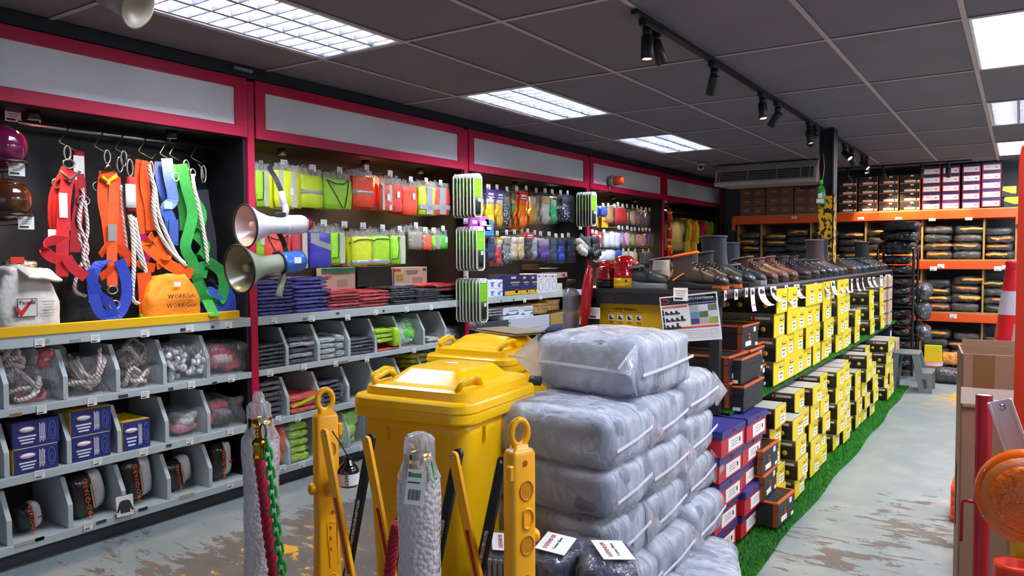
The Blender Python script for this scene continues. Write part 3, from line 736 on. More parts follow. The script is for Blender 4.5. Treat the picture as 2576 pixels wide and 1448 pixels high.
for a in (('blue and white round packet beside the green-labelled blisters', 1511, 518, 1524, 545, '3858c8', 'bulk', 'd8dce8'), ('red and yellow warning card packet under the blue one', 1512, 545, 1531, 573, 'e8b818', 'card', 'd84020'),
          ('gold tinted clear packet on the top goggles row', 1522, 518, 1542, 562, 'b08848', 'bulk', 'e8d8b0'), ('red rimmed clear goggle bundle with gold glints', 1545, 520, 1574, 564, 'b82428', 'bulk', 'e8cc98'),
          ('black framed glasses packet on the top goggles row', 1570, 525, 1584, 562, '2a2834', 'goggle', 'c8b8a0'), ('amber edged oval visor packet', 1582, 523, 1602, 570, 'c89858', 'goggle', 'd8a8a0'),
          ('rose edged glasses packet on the top row', 1597, 528, 1611, 570, 'a85458', 'goggle', '88707c'), ('mauve tinted glasses packet on the top row', 1609, 530, 1622, 571, '6c5470', 'goggle', '645a74'),
          ('dusky violet glasses packet, last of the top row', 1621, 530, 1634, 572, '584a64', 'goggle', '5c5468'),
          ('red label packet behind the big black gloves', 1500, 582, 1515, 612, 'd82830', 'card', 'f0e8e8'),
          ('white mask packet with black strap, first', 1516, 582, 1532, 624, 'd0d4dc', 'bulk', '33353c'), ('white mask packet with black strap, second', 1531, 580, 1546, 624, 'd8dadf', 'bulk', '33353c'),
          ('white mask packet with black strap, third', 1542, 582, 1558, 626, 'cdd0d8', 'bulk', '33353c'), ('lilac tinted goggle packet on the middle row', 1556, 580, 1572, 622, '9a70b0', 'goggle', 'c8a8d0'),
          ('pink tinted goggle packet on the middle row', 1569, 580, 1586, 622, 'd088b8', 'goggle', 'e4c0dc'), ('green and yellow strap packet on the middle row', 1581, 580, 1599, 624, '2c7a3c', 'goggle', 'd8b828'),
          ('magenta lens packet beside the yellow oval', 1597, 586, 1606, 620, 'd05ca8', 'goggle', 'd89cc4'), ('yellow rimmed oval goggle packet', 1606, 586, 1626, 622, 'd8a428', 'goggle', 'c890b0'),
          ('violet packet, last of the middle goggles row', 1627, 584, 1642, 622, '785490', 'goggle', '5c4c68'),
          ('clear white packet on the bottom goggles row, first', 1503, 632, 1522, 660, 'd4d8e0', 'bulk', 'e8eaf0'), ('clear white packet on the bottom goggles row, second', 1522, 628, 1545, 656, 'ccd0d8', 'bulk', 'e8eaf0'),
          ('bright blue packet on the bottom goggles row', 1544, 628, 1562, 644, '2c5cc0', 'bulk', '3a68c8'), ('pale card packet left of the yellow card', 1560, 632, 1580, 660, 'b4b4a8', 'bulk', 'b8b040'),
          ('yellow header packet on the bottom goggles row', 1581, 632, 1602, 660, 'c8c0a0', 'bulk', 'f0cc10'), ('striped dark packet at the end of the bottom row', 1618, 632, 1642, 664, '4a4a48', 'bulk', 'a83c40')):
    pouch(a[0], *a[1:5], a[5], a[6], a[7])
glove('large pale grey fabric glove on the third post', 1447, 590, 1485, 642, 'c8c4b6', '4c5058', X=-3.62, bag=False, n=1, rx=-.45, group='big gloves on the third post')
glove('large charcoal glove beside the pale grey one', 1462, 588, 1490, 640, '3c4248', '4a5058', X=-3.66, bag=False, n=1, rx=.1, group='big gloves on the third post')
glove('large black glove on the third post', 1484, 590, 1514, 652, '1c2024', '23272c', X=-3.66, bag=False, n=2, rx=.2, group='big gloves on the third post')
# orange beacon fixed to the fourth fascia panel
p = atX(1532, 456, FX); t = thing('warning_beacon', 'orange dome beacon mounted sideways on the fourth fascia panel', 'beacon', (FX+.012, p.y, p.z), rot=(0, PI/2, 0))
q = MB(); q.lathe([(.058, 0), (.062, .012), (.062, .045), (.05, .055), (.0, .055)], 20); part('base', q, plain('8f8a86', .5), t)
q = MB(); q.lathe([(.05, .05), (.05, .13), (.045, .15), (.03, .162), (.0, .165)], 20); part('dome', q, mat('orange_lens', 'ff5a10', .15, coat=.6, trans=.25), t)
q = MB(); q.box((.075, 0, .0), (.04, .03, .002)); part('paper_tag', q, M_CARD, t)
q = MB(); q.tube([(0, -.06, .01), (.01, -.12, .012), (-.01, -.17, .008), (.02, -.2, .004)], .002, 5); part('wire', q, PIPE, t)
# ------------------------------------------------------------------ first cabinet: harness rail and bins
def h2(cx, cy, X=-3.92): return atX(.3936*cx, 280+.3936*cy, X)
q = MB(); ra, rb = h2(110, 50, -3.96), h2(1385, 243, -3.96); zr = (ra.z+rb.z)/2-.005
q.tube([(-3.96, ra.y, zr), (-3.96, 2.83, zr)], .0125, 10)
t = thing('hanging_rail', 'chromed clothes rail carrying the harnesses in the first cabinet', 'rail', (0, 0, 0)); part('rail', q, M_STEEL, t)
for y in (ra.y+.1, 2.5):
    q = MB(); q.tube([(-3.96, y, zr), (-3.96, y, 2.098)], .006, 6); part('bracket', q, M_STEEL, t)
card(t, (-3.955, ra.y-.02, zr+.03), 1.5)
hooks1 = []
for n_, (cx, cy, dy) in enumerate(((430, 100, .0), (650, 140, 0), (780, 155, 0), (925, 180, 0), (1060, 205, 0), (1120, 212, 0), (1255, 240, 0))):
    y = h2(cx, cy, -3.96).y
    t = thing('hanger_hook', '%s bent wire hook from the front end of the harness rail' % ORD[n_], 'hook', (-3.96, y, zr), group='wire hooks on the harness rail')
    q = MB(); q.tube([(-.012, .0, .0), (-.008, 0, .014), (.006, 0, .0165), (.015, 0, .004), (.03, -.055, -.07), (.032, -.05, -.078), (.03, .02, -.105), (.02, .03, -.1), (.01, .055, -.075)], .0035, 6)
    part('wire', q, M_STEEL, t); hooks1.append(Vector((-3.932, y+.02, zr-.105)))
WEB = {}
def web(c):
    return mat('webbing_'+c, c, .7, var=.1, vscale=60, bump=.4, bscale=300, bdist=.002)
def straps(t, specs):
    for (c, w_, pts, *rest) in specs:
        X = rest[0] if rest else -3.92
        wdr = rest[1] if len(rest) > 1 else (0.25, 1, 0)
        P = [h2(p[0], p[1], X if len(p) < 3 else p[2]) for p in pts]
        # smooth the run
        Q = []
        for i in range(len(P)-1):
            for k in range(5):
                f = k/5; p0, p1, p2, p3 = P[max(i-1, 0)], P[i], P[i+1], P[min(i+2, len(P)-1)]
                Q.append(0.5*((2*p1)+(p2-p0)*f+(2*p0-5*p1+4*p2-p3)*f*f+(3*p1-p0-3*p2+p3)*f**3))
        Q.append(P[-1]); q = MB(); q.strap(Q, wdr, w_, .004); part('strap', q, web(c), t)
def spline(P, n=5):
    P = [Vector(p) for p in P]; Q = []
    for i in range(len(P)-1):
        for k in range(n):
            f = k/n; p0, p1, p2, p3 = P[max(i-1, 0)], P[i], P[i+1], P[min(i+2, len(P)-1)]
            Q.append(0.5*((2*p1)+(p2-p0)*f+(2*p0-5*p1+4*p2-p3)*f*f+(3*p1-p0-3*p2+p3)*f**3))
    Q.append(P[-1]); return Q
def rope_mat(name, c, c2):
    if name in MATS: return MATS[name]
    m = mat(name, c, .8); N, L, b = nodes_of(m); tc = N.new('ShaderNodeTexCoord'); wv = N.new('ShaderNodeTexWave'); wv.inputs['Scale'].default_value = 28
    wv.bands_direction = 'DIAGONAL'; L.new(tc.outputs['Object'], wv.inputs['Vector'])
    r = N.new('ShaderNodeValToRGB'); r.color_ramp.elements[0].color = (*lin(c2), 1); r.color_ramp.elements[1].color = (*lin(c), 1); r.color_ramp.elements[1].position = .35
    L.new(wv.outputs['Fac'], r.inputs[0]); L.new(r.outputs[0], b.inputs['Base Color'])
    bp = N.new('ShaderNodeBump'); bp.inputs['Distance'].default_value = .004; bp.inputs['Strength'].default_value = .8; L.new(wv.outputs['Fac'], bp.inputs['Height']); L.new(bp.outputs[0], b.inputs['Normal'])
    return m
ROPE_W = rope_mat('white_rope', 'efe9dd', 'b8b0a0'); ROPE_P = rope_mat('white_red_rope', 'eae2dc', 'c8786c')
def rope(t, pts, X, r=.008, m=None, name='rope'):
    q = MB(); q.tube(spline([h2(p[0], p[1], X if len(p) < 3 else p[2]) for p in pts]), r, 7); part(name, q, m or ROPE_W, t)
def buckle(t, cx, cy, X, s=.03):
    p = h2(cx, cy, X); q = MB(); q.tube([p+Vector((0, s*math.cos(a), s*.8*math.sin(a))) for a in [2*PI*k/12 for k in range(12)]], .004, 6, closed=True); part('metal_ring', q, M_STEEL, t)
def snap(t, cx, cy, X, l=.07):
    p = h2(cx, cy, X); q = MB(); q.tube([p+Vector((0, .016*math.cos(a), l/2*math.sin(a))) for a in [2*PI*k/14 for k in range(14)]], .0055, 6, closed=True); part('carabiner', q, M_STEEL, t)
HG = 'harnesses and lanyards on the rail'
t = thing('safety_harness', 'red webbing safety harness with grey back plate and white label', 'harness', group=HG)
straps(t, [('c8202c', .075, [(445, 370), (425, 420), (395, 560), (400, 760)]), ('b81a26', .05, [(400, 420), (350, 540), (345, 700), (380, 830)], -3.94),
           ('c8202c', .055, [(435, 400), (410, 600), (400, 830), (395, 1055)], -3.90), ('a81822', .05, [(500, 400), (515, 520), (490, 720), (480, 900)], -3.95),
           ('d02632', .05, [(440, 830), (330, 825), (285, 880), (340, 935), (420, 950)], -3.90, (.3, .1, 1)), ('d02a36', .05, [(425, 930), (470, 1000), (550, 1060)], -3.88, (.2, .3, 1))])
q = MB(); p = h2(405, 600, -3.895); q.box(p, (.003, .038, .12)); part('white_label', q, M_CARD, t)
q = MB(); p = h2(335, 790, -3.91); q.box(p, (.003, .04, .055), M=None); part('paper_tag', q, M_CARD, t)
q = MB(); a, b, c = h2(385, 380, -3.89), h2(445, 440, -3.885), h2(510, 385, -3.89); q.tube([a, b, c], .008, 6); q.tube([b, h2(445, 460, -3.89)], .008, 6); part('back_plate', q, plain('45464c', .5), t)
buckle(t, 440, 335, -3.91, .028); snap(t, 430, 265, -3.925); buckle(t, 372, 460, -3.92)
t = thing('energy_absorber', 'red shock absorber pouch with white label behind the red harness', 'lanyard', group=HG)
q = MB(); a, b = h2(490, 250, -3.97), h2(520, 480, -3.97); q.soft((0, 0, 0), (.03, .055, (a-b).length), .012, 3, M=Matrix.Translation((a+b)/2)); part('pouch', q, web('b01c28'), t)
q = MB(); p = h2(505, 360, -3.952); q.box(p, (.003, .052, .12)); part('white_label', q, M_CARD, t)
rope(t, [(525, 490), (530, 560), (500, 700), (560, 880), (500, 1020), (480, 1140), (550, 1180)], -3.94, .009, ROPE_P); rope(t, [(540, 570), (560, 760), (530, 930), (590, 1080), (640, 1120)], -3.935, .009, ROPE_P)
rope(t, [(520, 600), (505, 800), (560, 960), (580, 1060)], -3.95, .009, ROPE_P); buckle(t, 535, 570, -3.94)
t = thing('safety_harness', 'orange webbing safety harness with yellow chevron and blue leg straps', 'harness', group=HG)
straps(t, [('ff5418', .085, [(692, 385), (690, 440)], -3.90), ('ff5418', .048, [(660, 420), (655, 560), (680, 700), (700, 850)], -3.905), ('ff4a14', .05, [(735, 420), (760, 600), (775, 800), (800, 930)], -3.93),
           ('ff5a20', .05, [(730, 440), (725, 600), (715, 850), (718, 1115)], -3.895), ('e84814', .045, [(640, 920), (700, 860), (800, 900), (830, 970)], -3.90, (.3, .2, 1)),
           ('e84814', .045, [(830, 960), (720, 1010), (640, 1060)], -3.89, (.3, .2, 1)),
           ('2f48b8', .05, [(700, 950), (620, 990), (590, 1100), (630, 1270), (720, 1330)], -3.885, (.3, 1, .3)), ('2840ac', .055, [(760, 950), (800, 1050), (810, 1180), (760, 1290), (680, 1335)], -3.875, (.2, 1, .2)),
           ('263ea8', .05, [(570, 1010), (620, 1160), (700, 1230), (720, 1310)], -3.88, (.3, 1, .2))])
q = MB(); q.tube([h2(648, 415, -3.888), h2(692, 450, -3.885), h2(745, 410, -3.888)], .010, 6); q.tube([h2(692, 450, -3.885), h2(692, 470, -3.887)], .01, 6); part('yellow_chevron', q, web('f0c81a'), t)
q = MB(); q.box(h2(718, 775, -3.888), (.003, .045, .085)); part('grey_patch', q, plain('8a8a86', .6), t)
q = MB(); a = [h2(650, 385, -3.9), h2(690, 340, -3.9), h2(735, 385, -3.9)]; q.tube(a, .006, 6, closed=True); part('d_ring', q, mat('brass_ring', 'b8a45c', .3, metal=1), t)
snap(t, 685, 290, -3.925); buckle(t, 630, 480, -3.92); buckle(t, 735, 1235, -3.88, .028); buckle(t, 720, 1140, -3.885, .026)
t = thing('rope_lanyard', 'maroon shock absorber lanyard with white label and long white rope loop', 'lanyard', group=HG)
q = MB(); a, b = h2(830, 415, -3.90), h2(838, 640, -3.90); q.soft((0, 0, 0), (.032, .05, (a-b).length), .012, 3, M=Matrix.Translation((a+b)/2)); part('pouch', q, web('9a1428'), t)
q = MB(); q.soft((0, 0, 0), (.01, .056, .125), .004, 2, M=Matrix.Translation(h2(835, 540, -3.886))); part('white_label', q, M_CARD, t)
rope(t, [(830, 660), (850, 800), (855, 1000), (845, 1180), (880, 1225), (930, 1180), (935, 1050), (890, 850), (860, 680)], -3.885, .0115); rope(t, [(845, 670), (870, 850), (915, 1000)], -3.89, .011)
rope(t, [(770, 470), (780, 640), (800, 800), (815, 930)], -3.93, .009, ROPE_P); snap(t, 830, 360, -3.90, .09); snap(t, 790, 300, -3.925, .08); snap(t, 765, 340, -3.93, .08)
straps(t, [('8a1530', .045, [(880, 400), (890, 600), (900, 800), (920, 960)], -3.96), ('d01870', .05, [(900, 790), (940, 860), (920, 960)], -3.93, (.3, .6, .5))])
t = thing('safety_harness', 'long orange webbing harness with white twisted rope falling onto the orange bag', 'harness', group=HG)
straps(t, [('f25a14', .06, [(905, 310), (895, 450), (910, 640), (935, 780)], -3.92), ('f25a14', .05, [(935, 320), (925, 460), (955, 620), (965, 760)], -3.90), ('ff6a1a', .06, [(980, 790), (940, 850), (1010, 920), (1100, 990), (1230, 1040)], -3.87, (.2, .5, .9)),
           ('ff6a1a', .06, [(1000, 800), (1060, 900), (1040, 960), (1000, 980)], -3.88, (.2, .6, .8)), ('e85010', .07, [(920, 1030), (930, 1150), (935, 1300)], -3.87), ('e85010', .05, [(880, 950), (930, 990), (990, 1000)], -3.89, (.3, .3, 1))])
q = MB(); q.box(h2(938, 1305, -3.862), (.006, .07, .022)); part('lime_tip', q, web('8fe020'), t)
rope(t, [(950, 340), (965, 420), (985, 490), (980, 600), (1005, 740), (1080, 880), (1190, 990)], -3.865, .0115); rope(t, [(990, 490), (1010, 640), (1060, 780), (1130, 920), (1180, 970)], -3.875, .011); snap(t, 965, 380, -3.9, .1)
t = thing('safety_harness', 'blue webbing harness folded over its hook', 'harness', group=HG)
straps(t, [('4468c0', .06, [(1065, 300), (1080, 420), (1105, 560), (1060, 620), (1090, 700), (1105, 860)], -3.92), ('2f4c98', .055, [(1020, 320), (1030, 450), (1070, 560), (1130, 580)], -3.95), ('34509c', .05, [(1110, 690), (1110, 850)], -3.9)])
q = MB(); q.box(h2(1075, 600, -3.908), (.004, .05, .04)); part('stitched_patch', q, plain('9ab0dc', .7), t)
t = thing('safety_harness', 'green webbing harness with its tail hanging over the yellow strip', 'harness', group=HG)
straps(t, [('2c9440', .06, [(1160, 335), (1190, 480), (1230, 640), (1210, 760), (1185, 870), (1230, 960), (1250, 1040), (1310, 1180), (1375, 1310, -3.72)], -3.88), ('23803a', .055, [(1130, 340), (1125, 480), (1170, 620), (1180, 760)], -3.93),
           ('2f9c46', .055, [(1240, 560), (1290, 650), (1270, 740), (1230, 760), (1310, 850), (1290, 920), (1240, 930)], -3.9, (.2, 1, .2)), ('2c9440', .06, [(1330, 960), (1410, 1020), (1430, 1120), (1400, 1215), (1300, 1190), (1260, 1090)], -3.86, (.3, 1, .2)),
           ('2a8c3e', .05, [(1290, 960), (1300, 1010), (1290, 1060)], -3.89)])
q = MB(); q.tube([h2(1122, 420, -3.915)+Vector((0, .02*math.cos(a), .024*math.sin(a))) for a in [2*PI*k/12 for k in range(12)]], .005, 5, closed=True); part('white_ring_tag', q, M_CARD, t)
rope(t, [(1230, 400), (1240, 480), (1265, 580), (1290, 700), (1315, 850), (1330, 980)], -3.87, .0105); snap(t, 1190, 350, -3.9, .07); snap(t, 1232, 395, -3.89, .05)
t = thing('safety_harness', 'black webbing harness at the far end of the rail', 'harness', group=HG)
straps(t, [('15161c', .07, [(1290, 500), (1310, 640), (1340, 800), (1350, 960)], -3.97), ('15161c', .06, [(1320, 980), (1360, 1040), (1370, 1110), (1310, 1100)], -3.9)]); snap(t, 1300, 400, -3.95, .1); rope(t, [(1265, 335), (1290, 370), (1300, 430)], -3.95, .006, M_STEEL, 'metal_link')
# bags standing on the harness shelf
def sack(label, x0, y0, x1, y1, c, X, seed, depth=.2, name='cloth_bag', top=.55, z0=None):
    yc, zc, wd, ht = span(x0, y0, x1, y1, X); zb = SHELF_Z[0]+.001; ht = zc+ht/2-zb
    t = thing(name, label, 'bag', (X-depth/2, yc, zb)); q = MB(); rings = []
    for i in range(9):
        f = i/8; k = (1.0 if f < .12 else 1.0-(1-top)*max(0, (f-.45)/.55)**1.6)*(.93 if i == 0 else 1); ring = []
        for j in range(28):
            a = 2*PI*j/28; ca, sa = math.cos(a), math.sin(a); e = .5
            x = math.copysign(abs(ca)**e, ca)*depth/2*k*(1-.35*f); y = math.copysign(abs(sa)**e, sa)*wd/2*k
            nv = noise.noise_vector(Vector((x*14+seed, y*14, f*6)))*.016*(.4+f)
            ring.append((x+nv.x, y+nv.y, max(0, f*ht+(nv.z if 0 < i else 0))))
        rings.append(ring)
    q.loft(rings); part('body', q, mat('cloth_bag_'+c, c, .75, var=.07, vscale=8, bump=.5, bscale=22, bdist=.02), t)
    return t, yc, wd, ht
WBX = -3.79
t, yc, wd, ht = sack('white canvas bag with red tick logo at the left end of the shelf', 0, 678, 165, 826, 'dcd6cb', WBX, 3, .2)
q = MB(); q.soft((0, 0, 0), (.13, .17, .016), .007, 6, .012, 12, 4, M=Matrix.Translation((.055, .045, ht*.93)) @ rotm(-.12, .45, .15)); q.soft((0, 0, 0), (.10, .10, .05), .02, 5, .014, 16, 8, M=Matrix.Translation((-.01, -.05, ht*.98)) @ rotm(.25, .1, .4)); part('folded_flap', q, mat('cloth_bag_dcd6cb', 'dcd6cb', .7), t)
q = MB(); q.box((.102, -.03, ht*.42), (.002, .085, .085)); part('logo_frame', q, plain('3c4468', .6), t)
q = MB(); q.box((.1035, -.03, ht*.42), (.002, .078, .078)); part('logo_ground', q, plain('dcd6cb', .7), t)
q = MB(); q.prism([(-.06, .0), (-.048, .012), (-.036, -.008), (.012, .045), (.018, .038), (-.034, -.034)], .1045, .107, 'X', M=Matrix.Translation((0, -.022, ht*.40))); part('tick_mark', q, plain('c4202c', .5), t)
ptext('Picasaf', .026, M_INK, t, (.1075, -.03, ht*.42+.025), FACE_X)
for k in range(6):
    q = MB(); q.box((.103, .062, ht*.5-.013*k), (.001, .055-.008*(k % 3), .004)); part('print_line', q, M_INKG, t)
t, yc, wd, ht = sack('orange drawstring bag with dark lettering on the yellow strip', 380, 690, 517, 800, 'f08a18', -3.78, 9, .17, top=.5)
ptext('WORKSafe', .035, M_INK, t, (.092, .012, ht*.55), FACE_X); ptext('WORKGear', .035, M_INK, t, (.092, .012, ht*.36), FACE_X)
q = MB(); q.box((.07, 0.0, ht*.8), (.004, .04, .025)); part('paper_tag', q, M_CARD, t)
t, yc, wd, ht = sack('slumped royal blue bag in the corner by the red post', 520, 700, 612, 797, '2c4fae', -3.84, 21, .2, top=.25)
t, yc, wd, ht = sack('black bag behind the blue leg straps', 175, 690, 380, 806, '16161a', -3.96, 31, .16, top=.8)
ptext('HARNESS', .03, M_CARD, t, (.082, -.06, ht*.5), FACE_X)
t = thing('helmet_pack', 'black pouch with crinkled foil top behind the white bag', 'pouch', (-3.93, h2(120, 870, -3.93).y, SHELF_Z[0]+.13), rz=0)
q = MB(); q.soft((0, 0, .07), (.06, .16, .22), .02, 5, .006, 12, 5); part('pouch', q, cloth('1a1a1e', .5), t)
q = MB(); q.soft((0, 0, .19), (.05, .15, .05), .02, 5, .012, 25, 6); part('foil_top', q, mat('crinkled_foil', 'b8a88c', .25, metal=.8, bump=.8, bscale=60), t)
q = MB(); q.box((.028, -.02, .215), (.003, .06, .03)); part('red_card', q, plain('c83028', .5), t)
for n_, (cx, cy, r, c, lab) in enumerate(((5, 225, .098, '6a1440', 'glossy plum purple helmet hanging at the left edge'), (35, 565, .098, '4a2412', 'glossy chestnut brown helmet hanging below the purple one'))):
    p = h2(cx, cy, -3.86); t = thing('safety_helmet', lab, 'helmet', p, group='helmets at the left edge')
    q = MB(); q.lathe([(0, .1), (.045, .094), (.075, .074), (.095, .03), (.1, -.02), (.098, -.06), (.09, -.085)], 24, M=rotm(0, PI/2*.5, .3)); part('shell', q, mat('helmet_'+c, c, .12, coat=.8), t)
    q = MB(); q.tube([Vector((.1*math.cos(a), .1*math.sin(a), -.07)) for a in [2*PI*k/20 for k in range(20)]], .007, 6, closed=True); part('rim', q, plain('1a1418', .3), t); t.children[-1].rotation_euler = (0, PI/4, .3)
    q = MB(); q.tube([(-.2, 0, .14), (-.02, 0, .13), (.0, 0, .145)], .003, 6); q.tube([(-.02, 0, .13), (-.02, 0, .09)], .003, 5); part('hanger_wire', q, M_DKSTEEL, t)
for k, (cx, cy, x) in enumerate(((105, 370, -3.83), (165, 712, -3.83))):
    p = h2(cx, cy, x); t = thing('peg_hook', ('upper', 'lower')[k]+' peg hook with price card beside the hanging helmets', 'peg hook', p, group='peg hooks beside the helmets')
    q = MB(); q.tube([(0, 0, -.005), (XB-x, 0, -.005)], .003, 6); part('wire', q, M_DKSTEEL, t); card(t, (.003, 0, 0), 1.5)

# ---- bagged goods in the bins of the first cabinet
def r3(x0, y0, x1, y1): return (.4613*x0, 780+.4613*y0, .4613*x1, 780+.4613*y1)
def poly_bag(label, box, X, zs, kind, cols, seed, n=5, depth=.24, name='bagged_goods', cat='bag', group='clear bags in the shelf bins'):
    yc, zc, wd, ht = span(*box, X); zt = zc+ht/2; ht = zt-zs if zs is not None else ht; zb = zs+.002 if zs is not None else zc-ht/2
    t = thing(name, label, cat, (X-depth/2+.01, yc, zb), group=group); rnd = random.Random(seed)
    for k in range(n):
        c = cols[k % len(cols)]; q = MB(); cz = ht*(.2+.6*(k+.5)/n); 
        if kind == 'rope':
            R = min(wd, depth, .3)*rnd.uniform(.22, .34); a0 = rnd.uniform(0, 6); M = Matrix.Translation((rnd.uniform(-.02, .03), rnd.uniform(-.2, .2)*wd*.6, cz)) @ rotm(rnd.uniform(-.6, .6), rnd.uniform(-.2, 1.0), a0)
            pts = [M @ Vector((R*math.cos(a)*(1+.08*math.sin(3*a)), R*.8*math.sin(a), .012*k*math.sin(a*2))) for a in [2*PI*i/14 for i in range(29)]]
            q.tube(pts, .0105, 6); part('rope_coil', q, ROPE_P if c == 'rope' else cloth(c, .3), t)
        elif kind == 'lump':
            q.soft((rnd.uniform(-.02, .02), rnd.uniform(-.25, .25)*wd, cz), (depth*.6, wd*rnd.uniform(.35, .6), ht*rnd.uniform(.28, .5)), .03, 4, .014, 18, seed+k, .1); part('packed_item', q, cloth(c, .5), t)
        elif kind == 'bits':
            for _ in range(14):
                p = (rnd.uniform(-.4, .5)*depth*.8, rnd.uniform(-.42, .42)*wd, ht*rnd.uniform(.08, .85)); q.soft(p, (.03, .035, .02), .006, 2, M=Matrix.Translation(p) @ rotm(rnd.uniform(0, 3), rnd.uniform(0, 3), 0) @ Matrix.Translation(-Vector(p)))
            part('packed_item', q, plain(c, .3), t)
    q = MB(); q.soft((0, 0, ht*.5), (depth, wd, ht*1.05), .03, 9, .026, 15, seed, .1); part('clear_bag', q, FILM_B, t)
    return t
FILM_B = film('crinkled_bag_film', 'f6f4f6', 0.10, 0.12, 20, 1.0, bdist=.05, gloss=.3)
Z2, Z3, Z4 = SHELF_Z[1], SHELF_Z[2], SHELF_Z[3]
poly_bag('lower clear bag of white rope lanyards in the first rope bin', r3(60, 350, 350, 540), -3.77, Z2, 'rope', ['rope', 'rope', 'b0303a', 'rope', '2a2a2e'], 1, 6)
poly_bag('upper clear bag of ropes with red absorber resting on another bag', r3(25, 205, 215, 370), -3.80, .855, 'rope', ['rope', 'rope', 'rope'], 2, 5)
poly_bag('clear bag with red absorber packs beside the upper rope bag', r3(205, 205, 365, 370), -3.81, .855, 'lump', ['d03038', 'c83440', 'e0d4cc'], 3, 4)
poly_bag('clear bag of coiled white rope in the second rope bin', r3(372, 265, 640, 490), -3.77, Z2, 'rope', ['rope', 'rope', 'rope', '3a3a40'], 4, 7)
poly_bag('lower clear bag of pale rope in the third rope bin', r3(665, 330, 900, 445), -3.77, Z2, 'rope', ['rope', 'rope', '55303a'], 5, 5)
poly_bag('upper clear bag of pale rope leaning in the third rope bin', r3(635, 195, 885, 335), -3.81, .835, 'rope', ['rope', 'rope', '484048'], 6, 5)
poly_bag('clear bag of small white fittings in the fourth bin', r3(900, 190, 1150, 408), -3.77, Z2, 'bits', ['eceef2', 'dfe2ea', 'f4f5f8'], 7, 6)
poly_bag('clear bag of red clips in the last upper bin', r3(1125, 190, 1370, 370), -3.77, Z2, 'lump', ['c83438', 'b8404a', 'd8b8bc'], 8, 5)
M_BXB = mat('navy_carton_print', '27306e', .4); M_BXY = mat('carton_yellow', 'e8b820', .45); M_WHT = mat('print_white', 'e8e8ee', .5)
def navy_box(label, box, X, zb, wd=None, dk=False):
    yc, zc, w_, ht = span(*box, X); t = thing('navy_carton', label, 'carton', (X-.12, yc, zb+.001), group='navy cartons in the bins')
    q = MB(); q.box((0, 0, ht/2), (.24, w_, ht), ch=.002); part('carton', q, M_BXB, t)
    q = MB(); q.box((0, 0, ht+.0012), (.236, w_*.98, .0016)); q.box((.0, -w_/2-.001, ht/2), (.236, .0012, ht*.98)); part('yellow_panel', q, M_BXY if not dk else plain('2a2a34', .5), t)
    q = MB(); q.lathe([(.034, 0), (.034, .001), (0, .001)], 20, M=Matrix.Translation((.1205, -w_*.2, ht*.68)) @ rotm(0, PI/2, 0) @ Matrix.Diagonal((.45, 1.15, 1, 1))); part('logo_oval', q, plain('8c3040', .5), t)
    q = MB(); q.lathe([(.028, 0), (.028, .0018), (0, .0018)], 20, M=Matrix.Translation((.1205, -w_*.2, ht*.68)) @ rotm(0, PI/2, 0) @ Matrix.Diagonal((.4, 1.15, 1, 1))); part('logo_oval', q, M_WHT, t)
    q = MB()
    for k in range(3): q.box((.121, -w_*.2, ht*(.42-.12*k)), (.001, w_*(.38-.06*k), ht*.06))
    for k in range(4): q.box((.121, w_*(.07+.035*k), ht*.5), (.001, w_*.018, ht*(.75-.1*(k % 2))))
    q.box((.121, w_*.13, ht*.3), (.001, w_*.12, ht*.04)); part('print', q, M_WHT, t)
    q = MB(); q.tube([(.121, w_*(.34+.08*math.cos(a)), ht*(.5+.36*math.sin(a))) for a in [2*PI*k/14 for k in range(14)]], .0018, 4, closed=True)
    q.tube([(.121, w_*(.34+.04*math.cos(a)), ht*(.45+.2*math.sin(a))) for a in [2*PI*k/10 for k in range(10)]], .0015, 4, closed=True); part('line_drawing', q, plain('6a78b0', .5), t)
    return ht
h = navy_box('lower navy carton in the first carton bin', r3(75, 765, 320, 900), -3.765, Z3); navy_box('upper navy carton in the first carton bin', r3(68, 630, 325, 770), -3.77, Z3+h+.002, dk=True)
h = navy_box('lower navy carton in the second carton bin', r3(392, 700, 605, 833), -3.765, Z3); navy_box('upper navy carton with yellow sides in the second carton bin', r3(388, 573, 608, 710), -3.77, Z3+h+.002)
navy_box('single small navy carton with yellow top in the third bin', r3(672, 620, 820, 775), -3.765, Z3)
poly_bag('loose clear bag with pink packet beside the empty carton space', r3(925, 550, 1145, 712), -3.77, Z3, 'lump', ['d88098', 'c8c4b8', 'b8b8bc'], 11, 3)
poly_bag('clear bag of black and red fittings in the last middle bin', r3(1135, 490, 1335, 668), -3.77, Z3, 'lump', ['2c2a30', 'c02c34', '6a6470', 'b07888'], 12, 6)
M_PKB = mat('black_pouch_print', '1d1a1c', .3, coat=.5, bump=.3, bscale=30); M_ORL = mat('orange_lettering', 'e8641c', .5)
